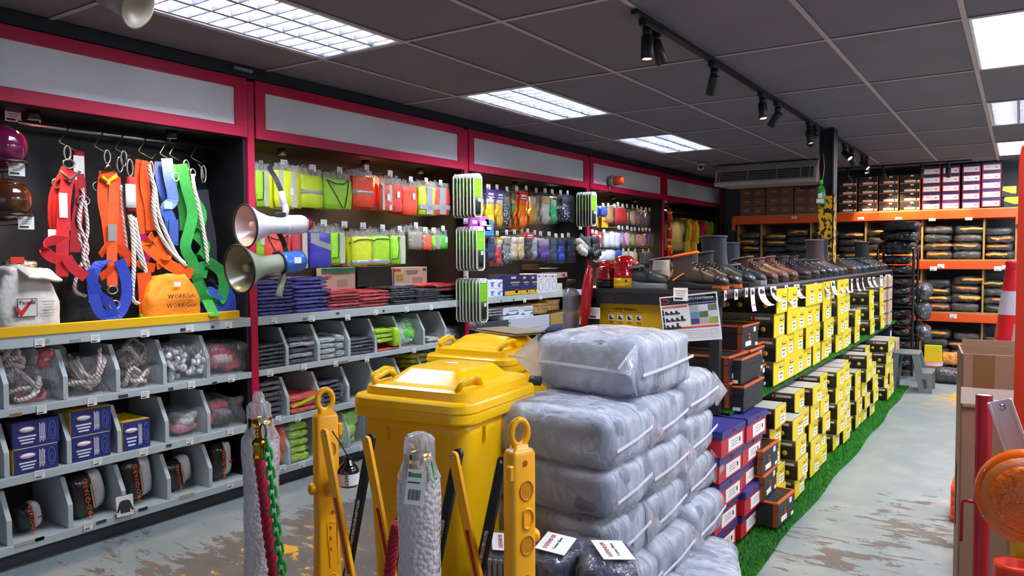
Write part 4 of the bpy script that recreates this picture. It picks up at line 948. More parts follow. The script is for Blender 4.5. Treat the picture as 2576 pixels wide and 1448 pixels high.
def guard_pack(label, box, X, seed, lean, side='9c3a40', fs=.036):
    yc, zc, wd, ht = span(*box, X); ht = min(ht*.9, .235); wd = min(wd, .21); yc = min((1.425, 1.685, 1.948, 2.202, 2.452, 2.71), key=lambda q_: abs(q_-yc))-.012; t = thing('printed_pouch', label, 'pouch', (X-.1, yc, Z4+ht*.54), rot=(lean*.5, 0, .3), group='black printed pouches on the lowest shelf')
    q = MB(); q.soft((0, -wd*.08, 0), (.07, wd*.58, ht), .03, 6, .005, 12, seed, .5); part('pouch', q, M_PKB, t)
    q = MB(); q.soft((.004, wd*.26, 0), (.078, wd*.44, ht*.92), .03, 5, .006, 14, seed+3, .3); part('back_label', q, mat('pouch_label_white', 'd4d2d6', .35, coat=.4), t)
    q = MB(); q.box((.043, wd*.33, -ht*.1), (.004, wd*.2, ht*.05)); part('red_line', q, plain('d84020', .5), t)
    q = MB(); q.soft((.0, wd*.16, -ht*.05), (.074, wd*.14, ht*.8), .03, 4, .004, 14, seed+5, .3); part('side_panel', q, cloth(side, .5), t)
    ptext('PROGUARD', fs, M_ORL, t, (.066, -wd*.16, 0), (PI/2, -PI/2, PI/2), sx=1.0)
    for k in range(2):
        q = MB(); q.box((.062-.005*k, wd*(-.02+.05*k), -ht*.02), (.001, .008, ht*(.6-.15*k))); part('print_line', q, (M_INKG, M_ORL)[k], t)
guard_pack('dark printed pouch lying at the left of the lowest shelf', r3(20, 960, 180, 1140), -3.79, 1, .25, fs=.03)
guard_pack('printed black pouch with white label in the second lowest bin', r3(350, 865, 620, 1130), -3.78, 2, .35, fs=.04)
guard_pack('printed black pouch with green panel beside the jacket card', r3(640, 795, 905, 1070), -3.78, 3, .3, '3c5a48', fs=.04)
guard_pack('small printed pouch lying in the fourth lowest bin', r3(850, 755, 1050, 945), -3.80, 4, .45, fs=.03)
guard_pack('upright printed pouch in the last lowest bin', r3(1145, 700, 1290, 920), -3.77, 5, .1, '584038', fs=.032)
p = h2(0, 0); p = atX(314, 1271, FX+.012); t = thing('hang_card', 'small stamp-edged card with a black jacket drawing on the lowest shelf edge', 'card', p, rot=(0, -.12, -.15))
q = MB(); q.box((0, 0, 0), (.0025, .085, .105)); part('card', q, plain('e6e2d4', .6), t)
q = MB(); q.prism([(-.022, -.035), (.022, -.035), (.024, -.012), (.034, -.03), (.04, -.024), (.024, .022), (.01, .028), (-.01, .028), (-.024, .022), (-.04, -.024), (-.034, -.03), (-.024, -.012)], .0015, .0035, 'X'); part('jacket_drawing', q, M_INK, t)
q = MB()
for k in range(9):
    for s in (-1, 1): q.box((0, .0425*s, -.05+.0125*k), (.0027, .004, .006)); q.box((0, -.038+.0095*k, .0525*s), (.0027, .005, .004))
part('dark_border', q, M_INK, t)
# ------------------------------------------------------------------ folded goods on shelves of the second and third cabinets
def folded(kind, sing, box, X, zb, n, c, seed, c2=None, depth=.26, shine=.7, thick=None, grp=None, rolled=False, sk=.014):
    """a stack of n folded, bagged garments; every garment its own object"""
    yc, zc, wd, ht = span(*box, X); H = (zc+ht/2-zb) if thick is None else thick*n; h = H/n; rnd = random.Random(seed)
    nm = {'shirt': 'folded_shirt', 'roll': 'rolled_garment', 'bag': 'folded_garment'}[kind]
    for k in range(n):
        lab = '%s, %s' % (('%s from the bottom' % ORD[k]) if k < n-1 else 'topmost', sing) if n > 1 else sing
        t = thing(nm, lab, 'clothing', (X-depth/2+rnd.uniform(-sk, sk)-.006, yc+rnd.uniform(-sk, sk), zb+.001+h*k), rz=rnd.uniform(-.05, .05), group=grp or sing)
        cc = c if (c2 is None or k % 2 == 0) else c2
        q = MB()
        if rolled:
            q.soft((0, 0, h*.5), (depth, wd, h*1.02), h*.5, 5, .004, 22, seed+k)
        else:
            q.soft((0, 0, h*.48), (depth, wd, h*.95), h*.44, 8, min(.012, h*.28), 17, seed*3+k, .12)
        part('fabric', q, mat('bagged_cloth_%s' % cc, cc, .55, var=.35, vscale=14, bump=1.0, bscale=26, bdist=.03, coat=shine, stretch=(1, 1, 3)), t)
        q = MB(); q.soft((depth*.02, 0, h*.5), (depth*1.02, wd*1.02, h*.74), h*.3, 6, min(.012, h*.28), 19, seed*3+k+50, .0); part('clear_bag', q, FILM_S, t)
FILM_S = film('tight_bag_film', 'f2f0f2', 0.06, 0.12, 30, 1.0, bdist=.03, gloss=.28)
def r6(x0, y0, x1, y1): return (630+.2096*x0, 680+.2096*y0, 630+.2096*x1, 680+.2096*y1)
S1, S2, S3, S4 = SHELF_Z
folded('shirt', 'royal blue shirt stack beside the first red post', r6(75, 130, 520, 560), -3.775, S1, 9, '2c2f86', 1)
folded('shirt', 'taller blue shirt stack left of the red stacks', r6(525, 80, 945, 520), -3.775, S1, 9, '2a2c92', 2)
folded('shirt', 'crimson shirt stack right of the blue stacks', r6(950, 245, 1315, 500), -3.775, S1, 6, 'b41c34', 3)
folded('shirt', 'bright red shirt stack, second of the red ones', r6(1310, 235, 1690, 480), -3.775, S1, 5, 'c01a2c', 4)
folded('shirt', 'glossy navy trouser stack right of the red stacks', r6(1695, 195, 1985, 440), -3.775, S1, 8, '1a1c2e', 5)
folded('shirt', 'second glossy navy trouser stack', r6(1985, 220, 2275, 420), -3.775, S1, 7, '1c1e30', 6)
folded('bag', 'black jacket pair under the red jackets', r6(2270, 290, 2530, 385), -3.79, S1, 2, '1c1d28', 7)
folded('bag', 'red jacket pair on the black jackets', r6(2230, 155, 2520, 295), -3.80, S1+.075, 2, 'b01a34', 8)
def carton(name, label, box, X, zb, dep, c, prints=(), top=None, group=None, cat='carton', rz=0):
    """printed carton facing +X; prints = (y, z, w, h, colour) in fractions of the face"""
    yc, zc, wd, ht = span(*box, X); ht = zc+ht/2-zb if zb is not None else ht; zb = zc-ht/2 if zb is None else zb
    t = thing(name, label, cat, (X-dep/2, yc, zb+.001), group=group, rz=rz)
    q = MB(); q.box((0, 0, ht/2), (dep, wd, ht), ch=.002); part('carton', q, plain(c, .5), t)
    for (a, b, w_, h_, cc) in prints:
        q = MB(); q.box((dep/2+.0008, a*wd, b*ht), (.0012, w_*wd, h_*ht)); part('print', q, plain(cc, .5), t)
    if top:
        q = MB(); q.box((0, 0, ht+.001), (dep*.98, wd*.98, .0016)); part('top_panel', q, plain(top, .5), t)
    return t, yc, zb, wd, ht
carton('boxed_tool_set', 'pale carton with teal head leaning behind the blue shirts', r6(850, -30, 1260, 230), -4.04, None, .05, 'a8b0b4', ((0, .88, 1, .22, '2e8488'), (-.3, .6, .18, .1, 'c03038'), (.05, .75, .5, .05, '6a7078'), (.1, .3, .3, .3, '8a949a')))
t, *_ = carton('black_bag_pack', 'black plastic wrapped pack standing behind the red shirts', r6(1285, -50, 1690, 190), -4.04, None, .06, '1a191b'); 
carton('boxed_tool_set', 'white carton with red brand strip and gold seal behind the navy stacks', r6(1705, -40, 2120, 180), -4.04, None, .05, 'b8bac0', ((-.36, .85, .18, .1, 'c02834'), (.05, .78, .35, .04, '54545a'), (.05, .66, .3, .03, '54545a'), (-.3, .48, .2, .3, 'b8982c'), (.42, .85, .1, .12, '44444a'), (.2, .3, .3, .3, '9098a0'), (-.47, .5, .04, .9, '9a4a54')))
# bins below
def r5(x0, y0, x1, y1): return (560+.3728*x0, 700+.3729*y0, 560+.3728*x1, 700+.3729*y1)
GB = 'garments in the bins of the second cabinet'
folded('bag', 'glossy black overall stack in the first upper bin', r6(70, 880, 440, 1205), -3.765, S2, 6, '1b1c22', 11, sk=.004)
folded('bag', 'black and white packet stack in the second upper bin', r6(475, 790, 775, 1150), -3.765, S2, 5, '2a2a34', 12, 'b0b2ba', sk=.004)
folded('roll', 'rolled light grey garment pile in the third upper bin', r6(845, 810, 1040, 1095), -3.765, S2, 4, 'c2cccc', 13, rolled=True, shine=.3, sk=.004)
folded('roll', 'pale grey rolls standing at the right of the third upper bin', r6(1040, 770, 1150, 1080), -3.765, S2, 3, 'bcc6c8', 14, rolled=True, shine=.3, sk=.002)
folded('bag', 'dark navy packet pile in the fourth upper bin', r6(1200, 800, 1490, 1045), -3.765, S2, 5, '2a2c44', 15, '34344c', sk=.004)
folded('bag', 'orange and black vest under the lime rolls', r6(1530, 935, 1800, 1030), -3.755, S2, 1, 'e8502c', 16, depth=.2, sk=0)
folded('roll', 'lime rolled vest pile in the fifth upper bin', r6(1520, 700, 1715, 935), -3.75, S2+.058, 3, 'b4f000', 17, rolled=True, depth=.2, shine=.6, sk=.003)
def lump_bag(label, box, X, zb, cols, seed, n=7, kind='lump'):
    return poly_bag(label, box, X, zb, kind, cols, seed, n, .24)
q = MB(); yc, zc, wd, ht = span(*r6(1710, 680, 1775, 910), -3.77); q.soft((-3.80, yc, zc), (.1, wd, ht), .02, 4, .004, 14, 4)
o = q.build('rolled_garment', mat('bagged_cloth_a8e400', 'a8e400', .55, var=.1, coat=.5, bump=.5)); tag(o, 'single lime vest standing upright beside the lime rolls', 'clothing', GB)
lump_bag('crumpled green mesh vests in white bags, sixth upper bin', r6(1785, 610, 2055, 945), -3.765, S2, ['58c82c', 'a8dcb4', '4cc01e', '60d430', 'c4e4cc'], 18, 8)
lump_bag('flat white bag in the seventh upper bin', r6(2085, 780, 2320, 950), -3.78, S2, ['d0d0d4', 'c8c0b4'], 19, 3)
lump_bag('fuller white bag in the last upper bin', r6(2340, 680, 2530, 830), -3.80, S2, ['d6d8de', 'c8ccd4'], 20, 3)
folded('bag', 'yellow folded poncho pile behind the bin lids', (1040, 888, 1078, 930), -3.80, S3+.05, 5, 'c8b424', 21, sk=.004)
folded('bag', 'black shiny packet pile in the first middle bin', r5(245, 690, 400, 930), -3.765, S3, 7, '23222a', 22, sk=.004)
folded('bag', 'salmon orange folded vest pile with yellow stripe', r5(460, 780, 695, 940), -3.755, S3, 3, 'f25a4a', 23, shine=.2, sk=.004)
yc, zc, wd, ht = span(*r5(470, 800, 640, 855), -3.75); q = MB(); q.strap([(-3.752, yc-wd*.5, zc-.02), (-3.75, yc, zc), (-3.752, yc+wd*.5, zc+.018)], (0, 0, 1), .018, .003)
o = q.build('reflective_tape', plain('c8dc28', .5)); tag(o, 'yellow and grey tape across the salmon orange vest pile', 'tape')
folded('bag', 'dark navy packet pile in the third middle bin', r5(650, 690, 795, 855), -3.765, S3, 6, '24243a', 24, sk=.004)
folded('bag', 'slate packet leaning against the third middle divider', r5(795, 700, 835, 840), -3.765, S3, 1, '3a3f54', 25, sk=0)
lump_bag('orange garments in a clear bag, first lowest bin', r5(385, 985, 485, 1265), -3.765, S4, ['f2502c', 'f46a3a', 'e84a34'], 26, 6)
folded('bag', 'lime garment pile in the second lowest bin', r5(460, 975, 585, 1255), -3.765, S4, 5, 'a6d42a', 27, shine=.5, sk=.003)
lump_bag('red garments in a clear bag, fourth lowest bin', r5(780, 995, 855, 1170), -3.765, S4, ['e83a30', 'f04434', 'd83434'], 28, 5)
lump_bag('lime and black vests heaped in the fifth lowest bin', r5(795, 905, 975, 1130), -3.765, S4, ['9ae01c', '2a3020', 'a6e824', '8cd018'], 29, 9)
# third cabinet: cartons on the shelf
def r8(x0, y0, x1, y1): s = .1312; return (1150+s*x0, 660+s*y0, 1150+s*x1, 660+s*y1)
GC = 'cartons on the third cabinet shelf'
for k, (x0, x1) in enumerate(((555, 720), (722, 885))):
    for j, (y0, y1) in enumerate(((500, 680), (330, 502))):
        zb = atX(*r8(x0, y1, x0, y1)[:2], -3.78).z if j else S1
        carton('glove_carton', '%s %s white glove carton with blue stripe beside the navy cartons' % (('lower', 'upper')[j], ('left', 'right')[k]), r8(x0, y0, x1, y1), -3.78, zb, .18, 'ececf0', ((.25, .62, .45, .1, '3a48b0'), (0 if k else .2, .35, .25, .4, '4a8ad8')), group=GC)
for k, (x0, x1) in enumerate(((890, 1205), (1208, 1375), (1378, 1530))):
    t, yc, zb, wd, ht = carton('light_carton', '%s navy and yellow lamp carton on the third cabinet shelf' % ORD[k], r8(x0, 240, x1, 660), -3.77, S1, .2, '262a58', ((.1 if k == 0 else 0, .86, .3, .1, 'd8d8e4'), (.2, .62, .55, .06, 'd8c040'), (.2, .5, .4, .04, '9090b0'), (.05, .12, .95, .2, 'e0b81c'), (.28, .2, .16, .2, 'b82c34')), group=GC)
for k, (x0, x1) in enumerate(((1535, 1660), (1662, 1790), (1792, 1920))):
    t, yc, zb, wd, ht = carton('mask_carton', '%s white respirator carton with oval outline' % ORD[k], r8(x0, 215, x1, 600), -3.78, S1, .2, 'e4e4ea', ((-.2, .86, .35, .07, 'b03040'), (.1, .7, .6, .03, 'a0a8b0'), (.32, .86, .2, .05, '50a0b0')), group=GC)
    q = MB(); q.tube([(.1015, wd*(.3*math.cos(a)), ht*(.36+.26*math.sin(a))) for a in [2*PI*i/16 for i in range(16)]], .0025, 4, closed=True); part('oval_outline', q, plain('a4aeb8', .5), t)
carton('mask_carton', 'lower cream respirator carton at the right of the oval-outlined ones', r8(1920, 400, 2015, 590), -3.79, S1, .2, 'e8dccc', ((.2, .4, .3, .3, 'c8c4bc'),), group=GC)
carton('tape_carton', 'white carton with red triangles stacked at the shelf end', r8(1930, 190, 2110, 385), -3.84, S1+.13, .2, 'e0d4cc', ((.1, .5, .3, .5, 'd02c34'), (.35, .15, .4, .25, 'd83a38')), group=GC)
carton('tape_carton', 'white and red carton on top of the respirator cartons', r8(1790, 105, 1940, 215), -3.9, S1+.22, .15, 'd8d4d8', ((.3, .3, .4, .6, 'c42c38'),), group=GC)
carton('dark_carton', 'dim brown carton in the shadow of the third cabinet', r8(1390, 40, 1570, 180), -4.03, S1+.21, .1, '4a3424', ((.3, .5, .3, .9, '4c1c28'),), group=GC)
for k, (x0, x1) in enumerate(((885, 1180), (1185, 1460))):
    for j, (y0, y1) in enumerate(((1180, 1345), (1020, 1178), (860, 1018))):
        zb = atX(r8(x0, y1, x0, y1)[0], r8(x0, y1, x1, y1)[3], -3.78).z
        if j == 2 and k == 0: pass
        t, yc, zb, wd, ht = carton('tissue_carton', '%s row, %s white carton with blue wave below the third cabinet shelf' % (('bottom', 'middle', 'top')[j], ('left', 'right')[k]), r8(x0, y0-(25 if k else 0), x1, y1-(25 if k else 0)), -3.78, zb, .2, 'dfe2ee', ((.1, .72, .5, .07, 'a0a4b4'), (.15, .48, .6, .08, '2c2e40')), group='white cartons with blue waves')
        q = MB(); q.prism([(-wd*.35, 0), (-wd*.35, ht*.14), (-wd*.22, ht*.3), (-wd*.02, 0)], .1, .1015, 'X'); q.prism([(wd*.2, 0), (wd*.48, ht*.34), (wd*.48, 0)], .1, .1015, 'X'); part('blue_wave', q, plain('3c8ad8', .5), t)
folded('roll', 'tan folded cotton glove bundle stack, left', r8(1465, 790, 1740, 1330), -3.77, .86, 8, 'd8ac58', 41, rolled=True, shine=.3, sk=.006)
folded('roll', 'tan folded cotton glove bundle stack, right', r8(1740, 720, 1970, 1300), -3.77, .88, 9, 'd6a650', 42, rolled=True, shine=.3, sk=.006)
folded('bag', 'black and white striped glove pile under the lowest blisters', r8(620, 890, 870, 1240), -3.76, .88, 6, '2a2c32', 43, 'c8ccd0', sk=.01)
lump_bag('clear bag of red and black gloves at the second post foot', r8(200, 1140, 560, 1400), -3.76, .80, ['7c1c28', 'c8c8d0', '3a2c30', 'a82030'], 44, 6)
# the lower stock of the third cabinet stands on its second shelf
for y0, y1, c, lab in ((5.15, 5.6, '3a3c42', 'dark crate under the black and white gloves'), (5.62, 6.3, 'b8bcc8', 'white outer carton under the blue wave cartons'), (6.32, 6.95, 'a08448', 'brown outer carton under the tan glove bundles')):
    q = MB(); q.box((-3.93, (y0+y1)/2, S2+.055), (.32, y1-y0-.01, .108), ch=.004); o = q.build('outer_carton', plain(c, .7)); tag(o, lab, 'carton', 'outer cartons in the third cabinet')
# hanging clothes in the fifth cabinet
q = MB(); q.tube([(-3.95, 9.1, 2.0), (-3.95, 11.2, 2.0)], .012, 8); o = q.build('clothes_rail', M_STEEL); tag(o, 'dark clothes rail across the fifth cabinet', 'rail')
for n_, (x0, x1, y0, y1, c, nm) in enumerate(((1690, 1712, 535, 640, '4a4634', 'camouflage jacket nearest on the clothes rail'), (1706, 1724, 540, 632, 'e0d010', 'bright yellow jacket on the clothes rail'), (1718, 1730, 545, 640, 'f07820', 'orange overall between the yellow jackets'),
                                              (1728, 1740, 552, 645, 'e8dc20', 'lemon yellow raincoat on the clothes rail'), (1738, 1768, 545, 610, 'c02030', 'red and black jacket on the clothes rail'), (1766, 1778, 560, 606, 'b8cc20', 'lime jacket right of the red jacket'), (1776, 1790, 560, 610, '6a4428', 'brown jacket last on the clothes rail'))):
    yc, zc, wd, ht = span(x0, y0, x1, y1, -3.9); t = thing('hanging_jacket', nm, 'jacket', (-3.93, yc, 1.98), group='clothes on the far rail')
    L = 1.98-(zc-ht/2); q = MB(); rings = []
    for i in range(7):
        f = i/6; k = (.35, .9, 1, .95, .95, 1, 1.05)[i]; ring = []
        for j in range(18):
            a = 2*PI*j/18; ring.append((.15*k*math.cos(a), min(max(wd, .07), .10)*.5*k*math.sin(a)*(1+.2*math.sin(5*a+n_)), -.06-f*(L-.06)))
        rings.append(ring)
    q.loft(rings); part('body', q, cloth(c, 0), t)
    for s in (-1, 1):
        q = MB(); q.tube([(s*.11, 0, -.1), (s*.135, .01, -L*.35), (s*.13, .015, -L*.7)], [.04, .04, .032], 8); part('sleeve', q, cloth(c, 0), t)
    q = MB(); q.tube([(0, 0, .025), (.012, 0, .03), (.014, 0, .01), (0, 0, -.03), (.12, 0, -.1), (-.12, 0, -.1), (0, 0, -.03)], .003, 5); part('hanger', q, M_DKSTEEL, t)
for n_, (y0, y1) in enumerate(((520, 560), (560, 600), (605, 645))):
    p, b = atX(1682, y0, -3.72), atX(1682, y1, -3.72); t = thing('signal_torch', '%s red and yellow hand torch pack on the fourth post' % ('top', 'middle', 'bottom')[n_], 'torch', (-3.71, p.y, b.z), group='torch packs on the fourth post')
    q = MB(); q.lathe([(.035, 0), (.035, (p.z-b.z)*.6), (.02, (p.z-b.z)*.7), (.02, (p.z-b.z)*.95), (0, (p.z-b.z)*.97)], 12); part('body', q, plain('c02028', .3), t)
    q = MB(); q.lathe([(.037, (p.z-b.z)*.55), (.037, (p.z-b.z)*.7)], 12); q.box((.036, 0, (p.z-b.z)*.3), (.004, .03, .05)); part('yellow_collar', q, plain('e8b020', .4), t)
# ---- two megaphones hanging on the first red post
def mega(label, px, pyv, s, body, horn_in, grip_c, back_c, strap_pts, down):
    p = atX(px, pyv, -3.55); t = thing('megaphone', label, 'megaphone', p, rot=(0, 0, 0), group='megaphones on the first red post')
    ax = Vector(((-.10, -.98, -.05) if not down else (-.02, -.99, -.10))).normalized(); M = ax.to_track_quat('Z', 'Y').to_matrix().to_4x4()
    mb, mi = plain(body, .25, coat=.4), plain(horn_in, .3, coat=.3)
    q = MB(); q.lathe([(.118*s, .0), (.112*s, -.02), (.082*s, -.07), (.058*s, -.13), (.05*s, -.16), (.05*s, -.25*s)], 28, M=M, cap=False); part('horn', q, mb, t)
    q = MB(); q.lathe([(.116*s, .0), (.108*s, -.02), (.076*s, -.07), (.045*s, -.13), (.0, -.135)], 28, M=M, cap=False); part('horn_inside', q, mi, t)
    q = MB(); q.tube([M @ Vector((.118*s*math.cos(a), .118*s*math.sin(a), 0)) for a in [2*PI*k/28 for k in range(28)]], .006, 6, closed=True); part('rim', q, PIPE, t)
    q = MB(); q.lathe([(.0, -.03), (.022, -.034), (.026, -.05), (.03, -.13)], 16, M=M); part('centre_cone', q, mi, t)
    q = MB(); q.lathe([(.054*s, -.245*s), (.056*s, -.26*s), (.056*s, -.36*s), (.05*s, -.38*s), (0, -.385*s)], 24, M=M); part('rear_housing', q, plain(back_c, .3, coat=.3), t)
    back = ax*-.25*s; sg = -1 if down else 1
    q = MB(); q.tube([back+Vector((0, 0, sg*.045)), back+Vector((-.01, 0.02, sg*.09)), back+Vector((-.005, -.0, sg*.13)), back+Vector((.0, -.02, sg*.19))], [.022, .02, .018, .02], 10); part('grip', q, plain(grip_c, .35), t)
    q = MB(); q.soft(back+Vector((0, -.04, sg*.055)), (.05, .07, .035), .008, 3); part('battery_box', q, PIPE if not down else mb, t)
    q = MB(); q.strap(spline([p_ + back for p_ in [Vector(a) for a in strap_pts]]), (.5, .5, 0), .028, .004); part('sling', q, web('1c1c22'), t)
    if down:
        q = MB(); c_ = ax*-.31*s; q.box((0, 0, 0), (.003, .05, .035)); o = part('paper_tag', q, M_CARD, t); o.location = c_+Vector((.058*s, .0, .01)); 
        q = MB(); q.tube([M @ Vector(((.056+.006*(k % 2))*s*math.cos(k*.7), (.056+.006*(k % 2))*s*math.sin(k*.7), -.235*s-.002*(k % 3))) for k in range(28)], .006, 6); part('coiled_cord', q, PIPE, t)
    else:
        q = MB(); q.lathe([(.04, -.385*s), (.042, -.40*s), (.03, -.43*s), (0, -.435*s)], 16, M=M); part('microphone_cap', q, plain('8c1824', .3, coat=.5), t)
    return t
mega('white megaphone with pink-tinted horn hanging on the first red post', 617, 568, 1.0, 'e8e4ec', 'd8b8b4', 'e8e6ee', 'e8e4ec', [(0, 0, .15), (-.04, -.02, .26), (-.12, .0, .33), (-.16, .05, .36)], False)
mega('grey megaphone with blue rear housing below the white one', 602, 676, 1.12, '98a08a', '8a8468', 'a4ac98', '3c6cc8', [(0, .04, .06), (-.03, .03, .15), (-.10, .0, .24), (-.185, -.02, .27)], True)
# ------------------------------------------------------------------ wheelie bins
M_BIN = mat('yellow_bin_plastic', 'fac006', 0.3, spec=.5, var=.03, vscale=5, bump=.06, bscale=220, bdist=.002)
def rrect(w_, d, r, z, n=6, cx_=0, cy_=0):
    pts = []
    for (sx, sy, a0) in ((1, 1, 0), (-1, 1, PI/2), (-1, -1, PI), (1, -1, 1.5*PI)):
        for k in range(n+1):
            a = a0+PI/2*k/n; pts.append((cx_+sx*(w_/2-r)+r*math.cos(a), cy_+sy*(d/2-r)+r*math.sin(a), z))
    return pts
def make_bin(label, corner, rz):
    """120 litre bin; corner = front left corner of the rim"""
    W_, D_ = .50, .56; ca, sa = math.cos(rz), math.sin(rz)
    t = thing('wheelie_bin', label, 'waste bin', (corner.x+ca*W_/2-sa*D_/2, corner.y+sa*W_/2+ca*D_/2, 0), rz, group='yellow wheelie bins')
    q = MB(); q.loft([rrect(.38, .40, .05, .04), rrect(.385, .405, .05, .07), rrect(.445, .47, .055, .80), rrect(.45, .475, .055, .855)])
    q.box((-.1, -.238, .79), (.012, .012, .05)); part('body', q, M_BIN, t)
    q = MB()
    for y in (-.12, .02, .14): q.box((.229, y, .80), (.012, .012, .05))
    part('rim_ribs', q, M_BIN, t)
    q = MB(); q.loft([rrect(W_-.02, D_-.03, .07, .845), rrect(W_-.004, D_-.004, .075, .85), rrect(W_, D_, .075, .856), rrect(W_-.004, D_-.006, .075, .884), rrect(W_+.002, D_, .075, .890), rrect(W_-.004, D_-.006, .075, .913), rrect(W_-.014, D_-.02, .07, .92),
                      rrect(W_-.05, D_-.075, .06, .921, cy_=.01), rrect(W_-.056, D_-.08, .06, .948, cy_=.012), rrect(W_-.07, D_-.10, .06, .956, cy_=.015), rrect(W_-.16, D_-.20, .05, .958, cy_=.02), rrect(W_-.17, D_-.21, .05, .962, cy_=.02), rrect(W_-.25, D_-.29, .04, .998, cy_=.03), rrect(W_-.27, D_-.31, .035, 1.003, cy_=.03)])
    q.sharp = .45; part('lid', q, M_BIN, t)
    for s in (-1, 1):
        q = MB(); q.tube([(s*.17, -.205, .953), (s*.185, -.20, .978), (s*.19, -.12, .992), (s*.185, -.09, .985), (s*.18, -.075, .955)], .011, 8, flat=(1, 1.6)); part('lid_handle', q, M_BIN, t)
        q = MB(); q.lathe([(.019, -.02), (.019, .02)], 14, M=Matrix.Translation((s*.235, .262, .925)) @ rotm(0, PI/2, 0)); part('hinge_cap', q, PIPE, t)
        q = MB(); q.lathe([(.1, -.022), (.1, .022)], 20, M=Matrix.Translation((s*.2, .22, .10)) @ rotm(0, PI/2, 0)); part('wheel', q, plain('1c1c1e', .7), t)
    q = MB(); q.tube([(-.19, .265, .87), (-.19, .30, .88), (.19, .30, .88), (.19, .265, .87)], .014, 8); part('back_handle', q, M_BIN, t)
    ptext('MEDICAL', .04, M_INK, t, (.02, -.2327, .52), (PI/2-.04, 0, 0)); 
    q = MB(); q.lathe([(.03, 0), (.03, .001), (0, .001)], 20, M=Matrix.Translation((.02, -.2318, .60)) @ rotm(PI/2-.04, 0, 0)); part('round_mark', q, M_INK, t)
    return t
b1 = make_bin('nearer yellow wheelie bin with white oval sticker on its lid', Vector((-1.985, 1.905, 0)), .10)
q = MB(); q.lathe([(.028, 0), (.028, .0012), (0, .0012)], 20, M=Matrix.Translation((-.02, .06, 1.0035)) @ Matrix.Diagonal((1, .6, 1, 1))); part('oval_sticker', q, M_CARD, b1)
b2 = make_bin('farther yellow wheelie bin with folded cardboard and a bottle on its lid', Vector((-2.49, 2.90, 0)), .06)
# flattened cardboard and bottle on the farther bin
cc = (atZ(1227, 830, 1.006)+atZ(1390, 838, 1.006)+atZ(1405, 824, 1.006)+atZ(1262, 822, 1.006))/4
t = thing('folded_cardboard', 'flattened brown cardboard lying on the farther bin lid', 'cardboard', (-2.235, 3.30, 1.0045), rz=-.35)
for k in range(2):
    q = MB(); q.box((.01*k, .012*k, .005+.010*k), (.36, .17+.01*k, .005)); part('sheet', q, mat('brown_cardboard', '9a8468', .8, var=.08), t)
t = thing('water_bottle', 'grey translucent bottle with black cap standing behind the farther bin', 'bottle', (-2.03, 3.62, .985))
q = MB(); s_ = 1.06; q.lathe([(0, 0), (.038, .0), (.042, .008), (.042, .09), (.039, .10), (.039, .11), (.042, .12), (.042, .19), (.038, .205), (.022, .225), (.02, .232)], 24); part('body', q, mat('smoky_bottle_plastic', '8c8790', .12, alpha=.62, coat=.6, var=.1), t)
q = MB(); q.lathe([(.036, .003), (.038, .085), (0, .086)], 20); part('water', q, mat('bottle_water', '6c6a72', .05, alpha=.5), t)
q = MB(); q.lathe([(.022, .228), (.023, .262), (.02, .268), (0, .268)], 20); part('cap', q, plain('16161a', .4), t); t.scale = (1.1, 1.1, 1.1)
for k, (x, y, zz) in enumerate(((-2.03, 3.62, .492),)):
    q = MB(); q.box((x, y, zz), (.2, .22, .98), ch=.004); o = q.build('carton_stack', mat('brown_cardboard', '9a8468', .8, var=.08)); tag(o, 'tall brown carton behind the farther bin carrying the bottle', 'carton')
# ------------------------------------------------------------------ wrapped rag bales
M_RAG = mat('grey_rag_bale', '878d99', .9, var=.2, vscale=10, bump=1.0, bscale=26, bdist=.02, stretch=(.35, 3.5, .5))
M_BAND = mat('milky_strap', 'dfe2ea', .3, coat=.4)
FILM_BALE = film('bale_wrap_film', 'e8ecfa', .46, .2, 13, .75, bdist=.022, gloss=.15)
def make_bale(label, c, d, rz=0.0, seed=0, ry=0.0, rx=0.0, tail=0, band=True):
    t = thing('rag_bale', label, 'bale', c, rot=(rx, ry, rz), group='plastic wrapped rag bales')
    q = MB(); q.soft((0, 0, 0), d, .045, 9, .012, 9, seed, .10); part('rags', q, M_RAG, t)
    q = MB(); q.soft((0, 0, 0), (d[0]+.014, d[1]+.014, d[2]+.010), .05, 12, .014, 10, seed+.3, .10); part('plastic_wrap', q, FILM_BALE, t)
    if band:
        q = MB(); q.strap([(d[0]/2*1.02+.010, -d[1]*.46, -.02), (d[0]/2*1.03+.013, 0, -.006), (d[0]/2*1.02+.010, d[1]*.46, .012)], (0, 0, 1), .011, .002); part('seam', q, M_BAND, t)
    if tail:
        q = MB(); x, y = d[0]/2, d[1]/2*tail
        P = [(x*.98, y*.95, d[2]*.42), (x*1.02, y*1.0, -d[2]*.45), (x*1.12, y*1.35, -d[2]*.1), (x*.9, y*1.4, d[2]*.05)]
        P2 = [(p[0]-.01, p[1]+.004, p[2]+.004) for p in P]
        q.add(P+P2, [(0, 1, 2), (0, 2, 3), (4, 6, 5), (4, 7, 6), (1, 5, 6, 2), (2, 6, 7, 3)], smooth=True); part('loose_wrap_end', q, FILM_BALE, t)
    return t
YR = [(2.245, 2.555), (2.56, 2.915), (2.92, 3.27)]; pos = ['front', 'middle', 'rear']; lay = ['floor', 'second', 'third', 'fourth', 'fifth']
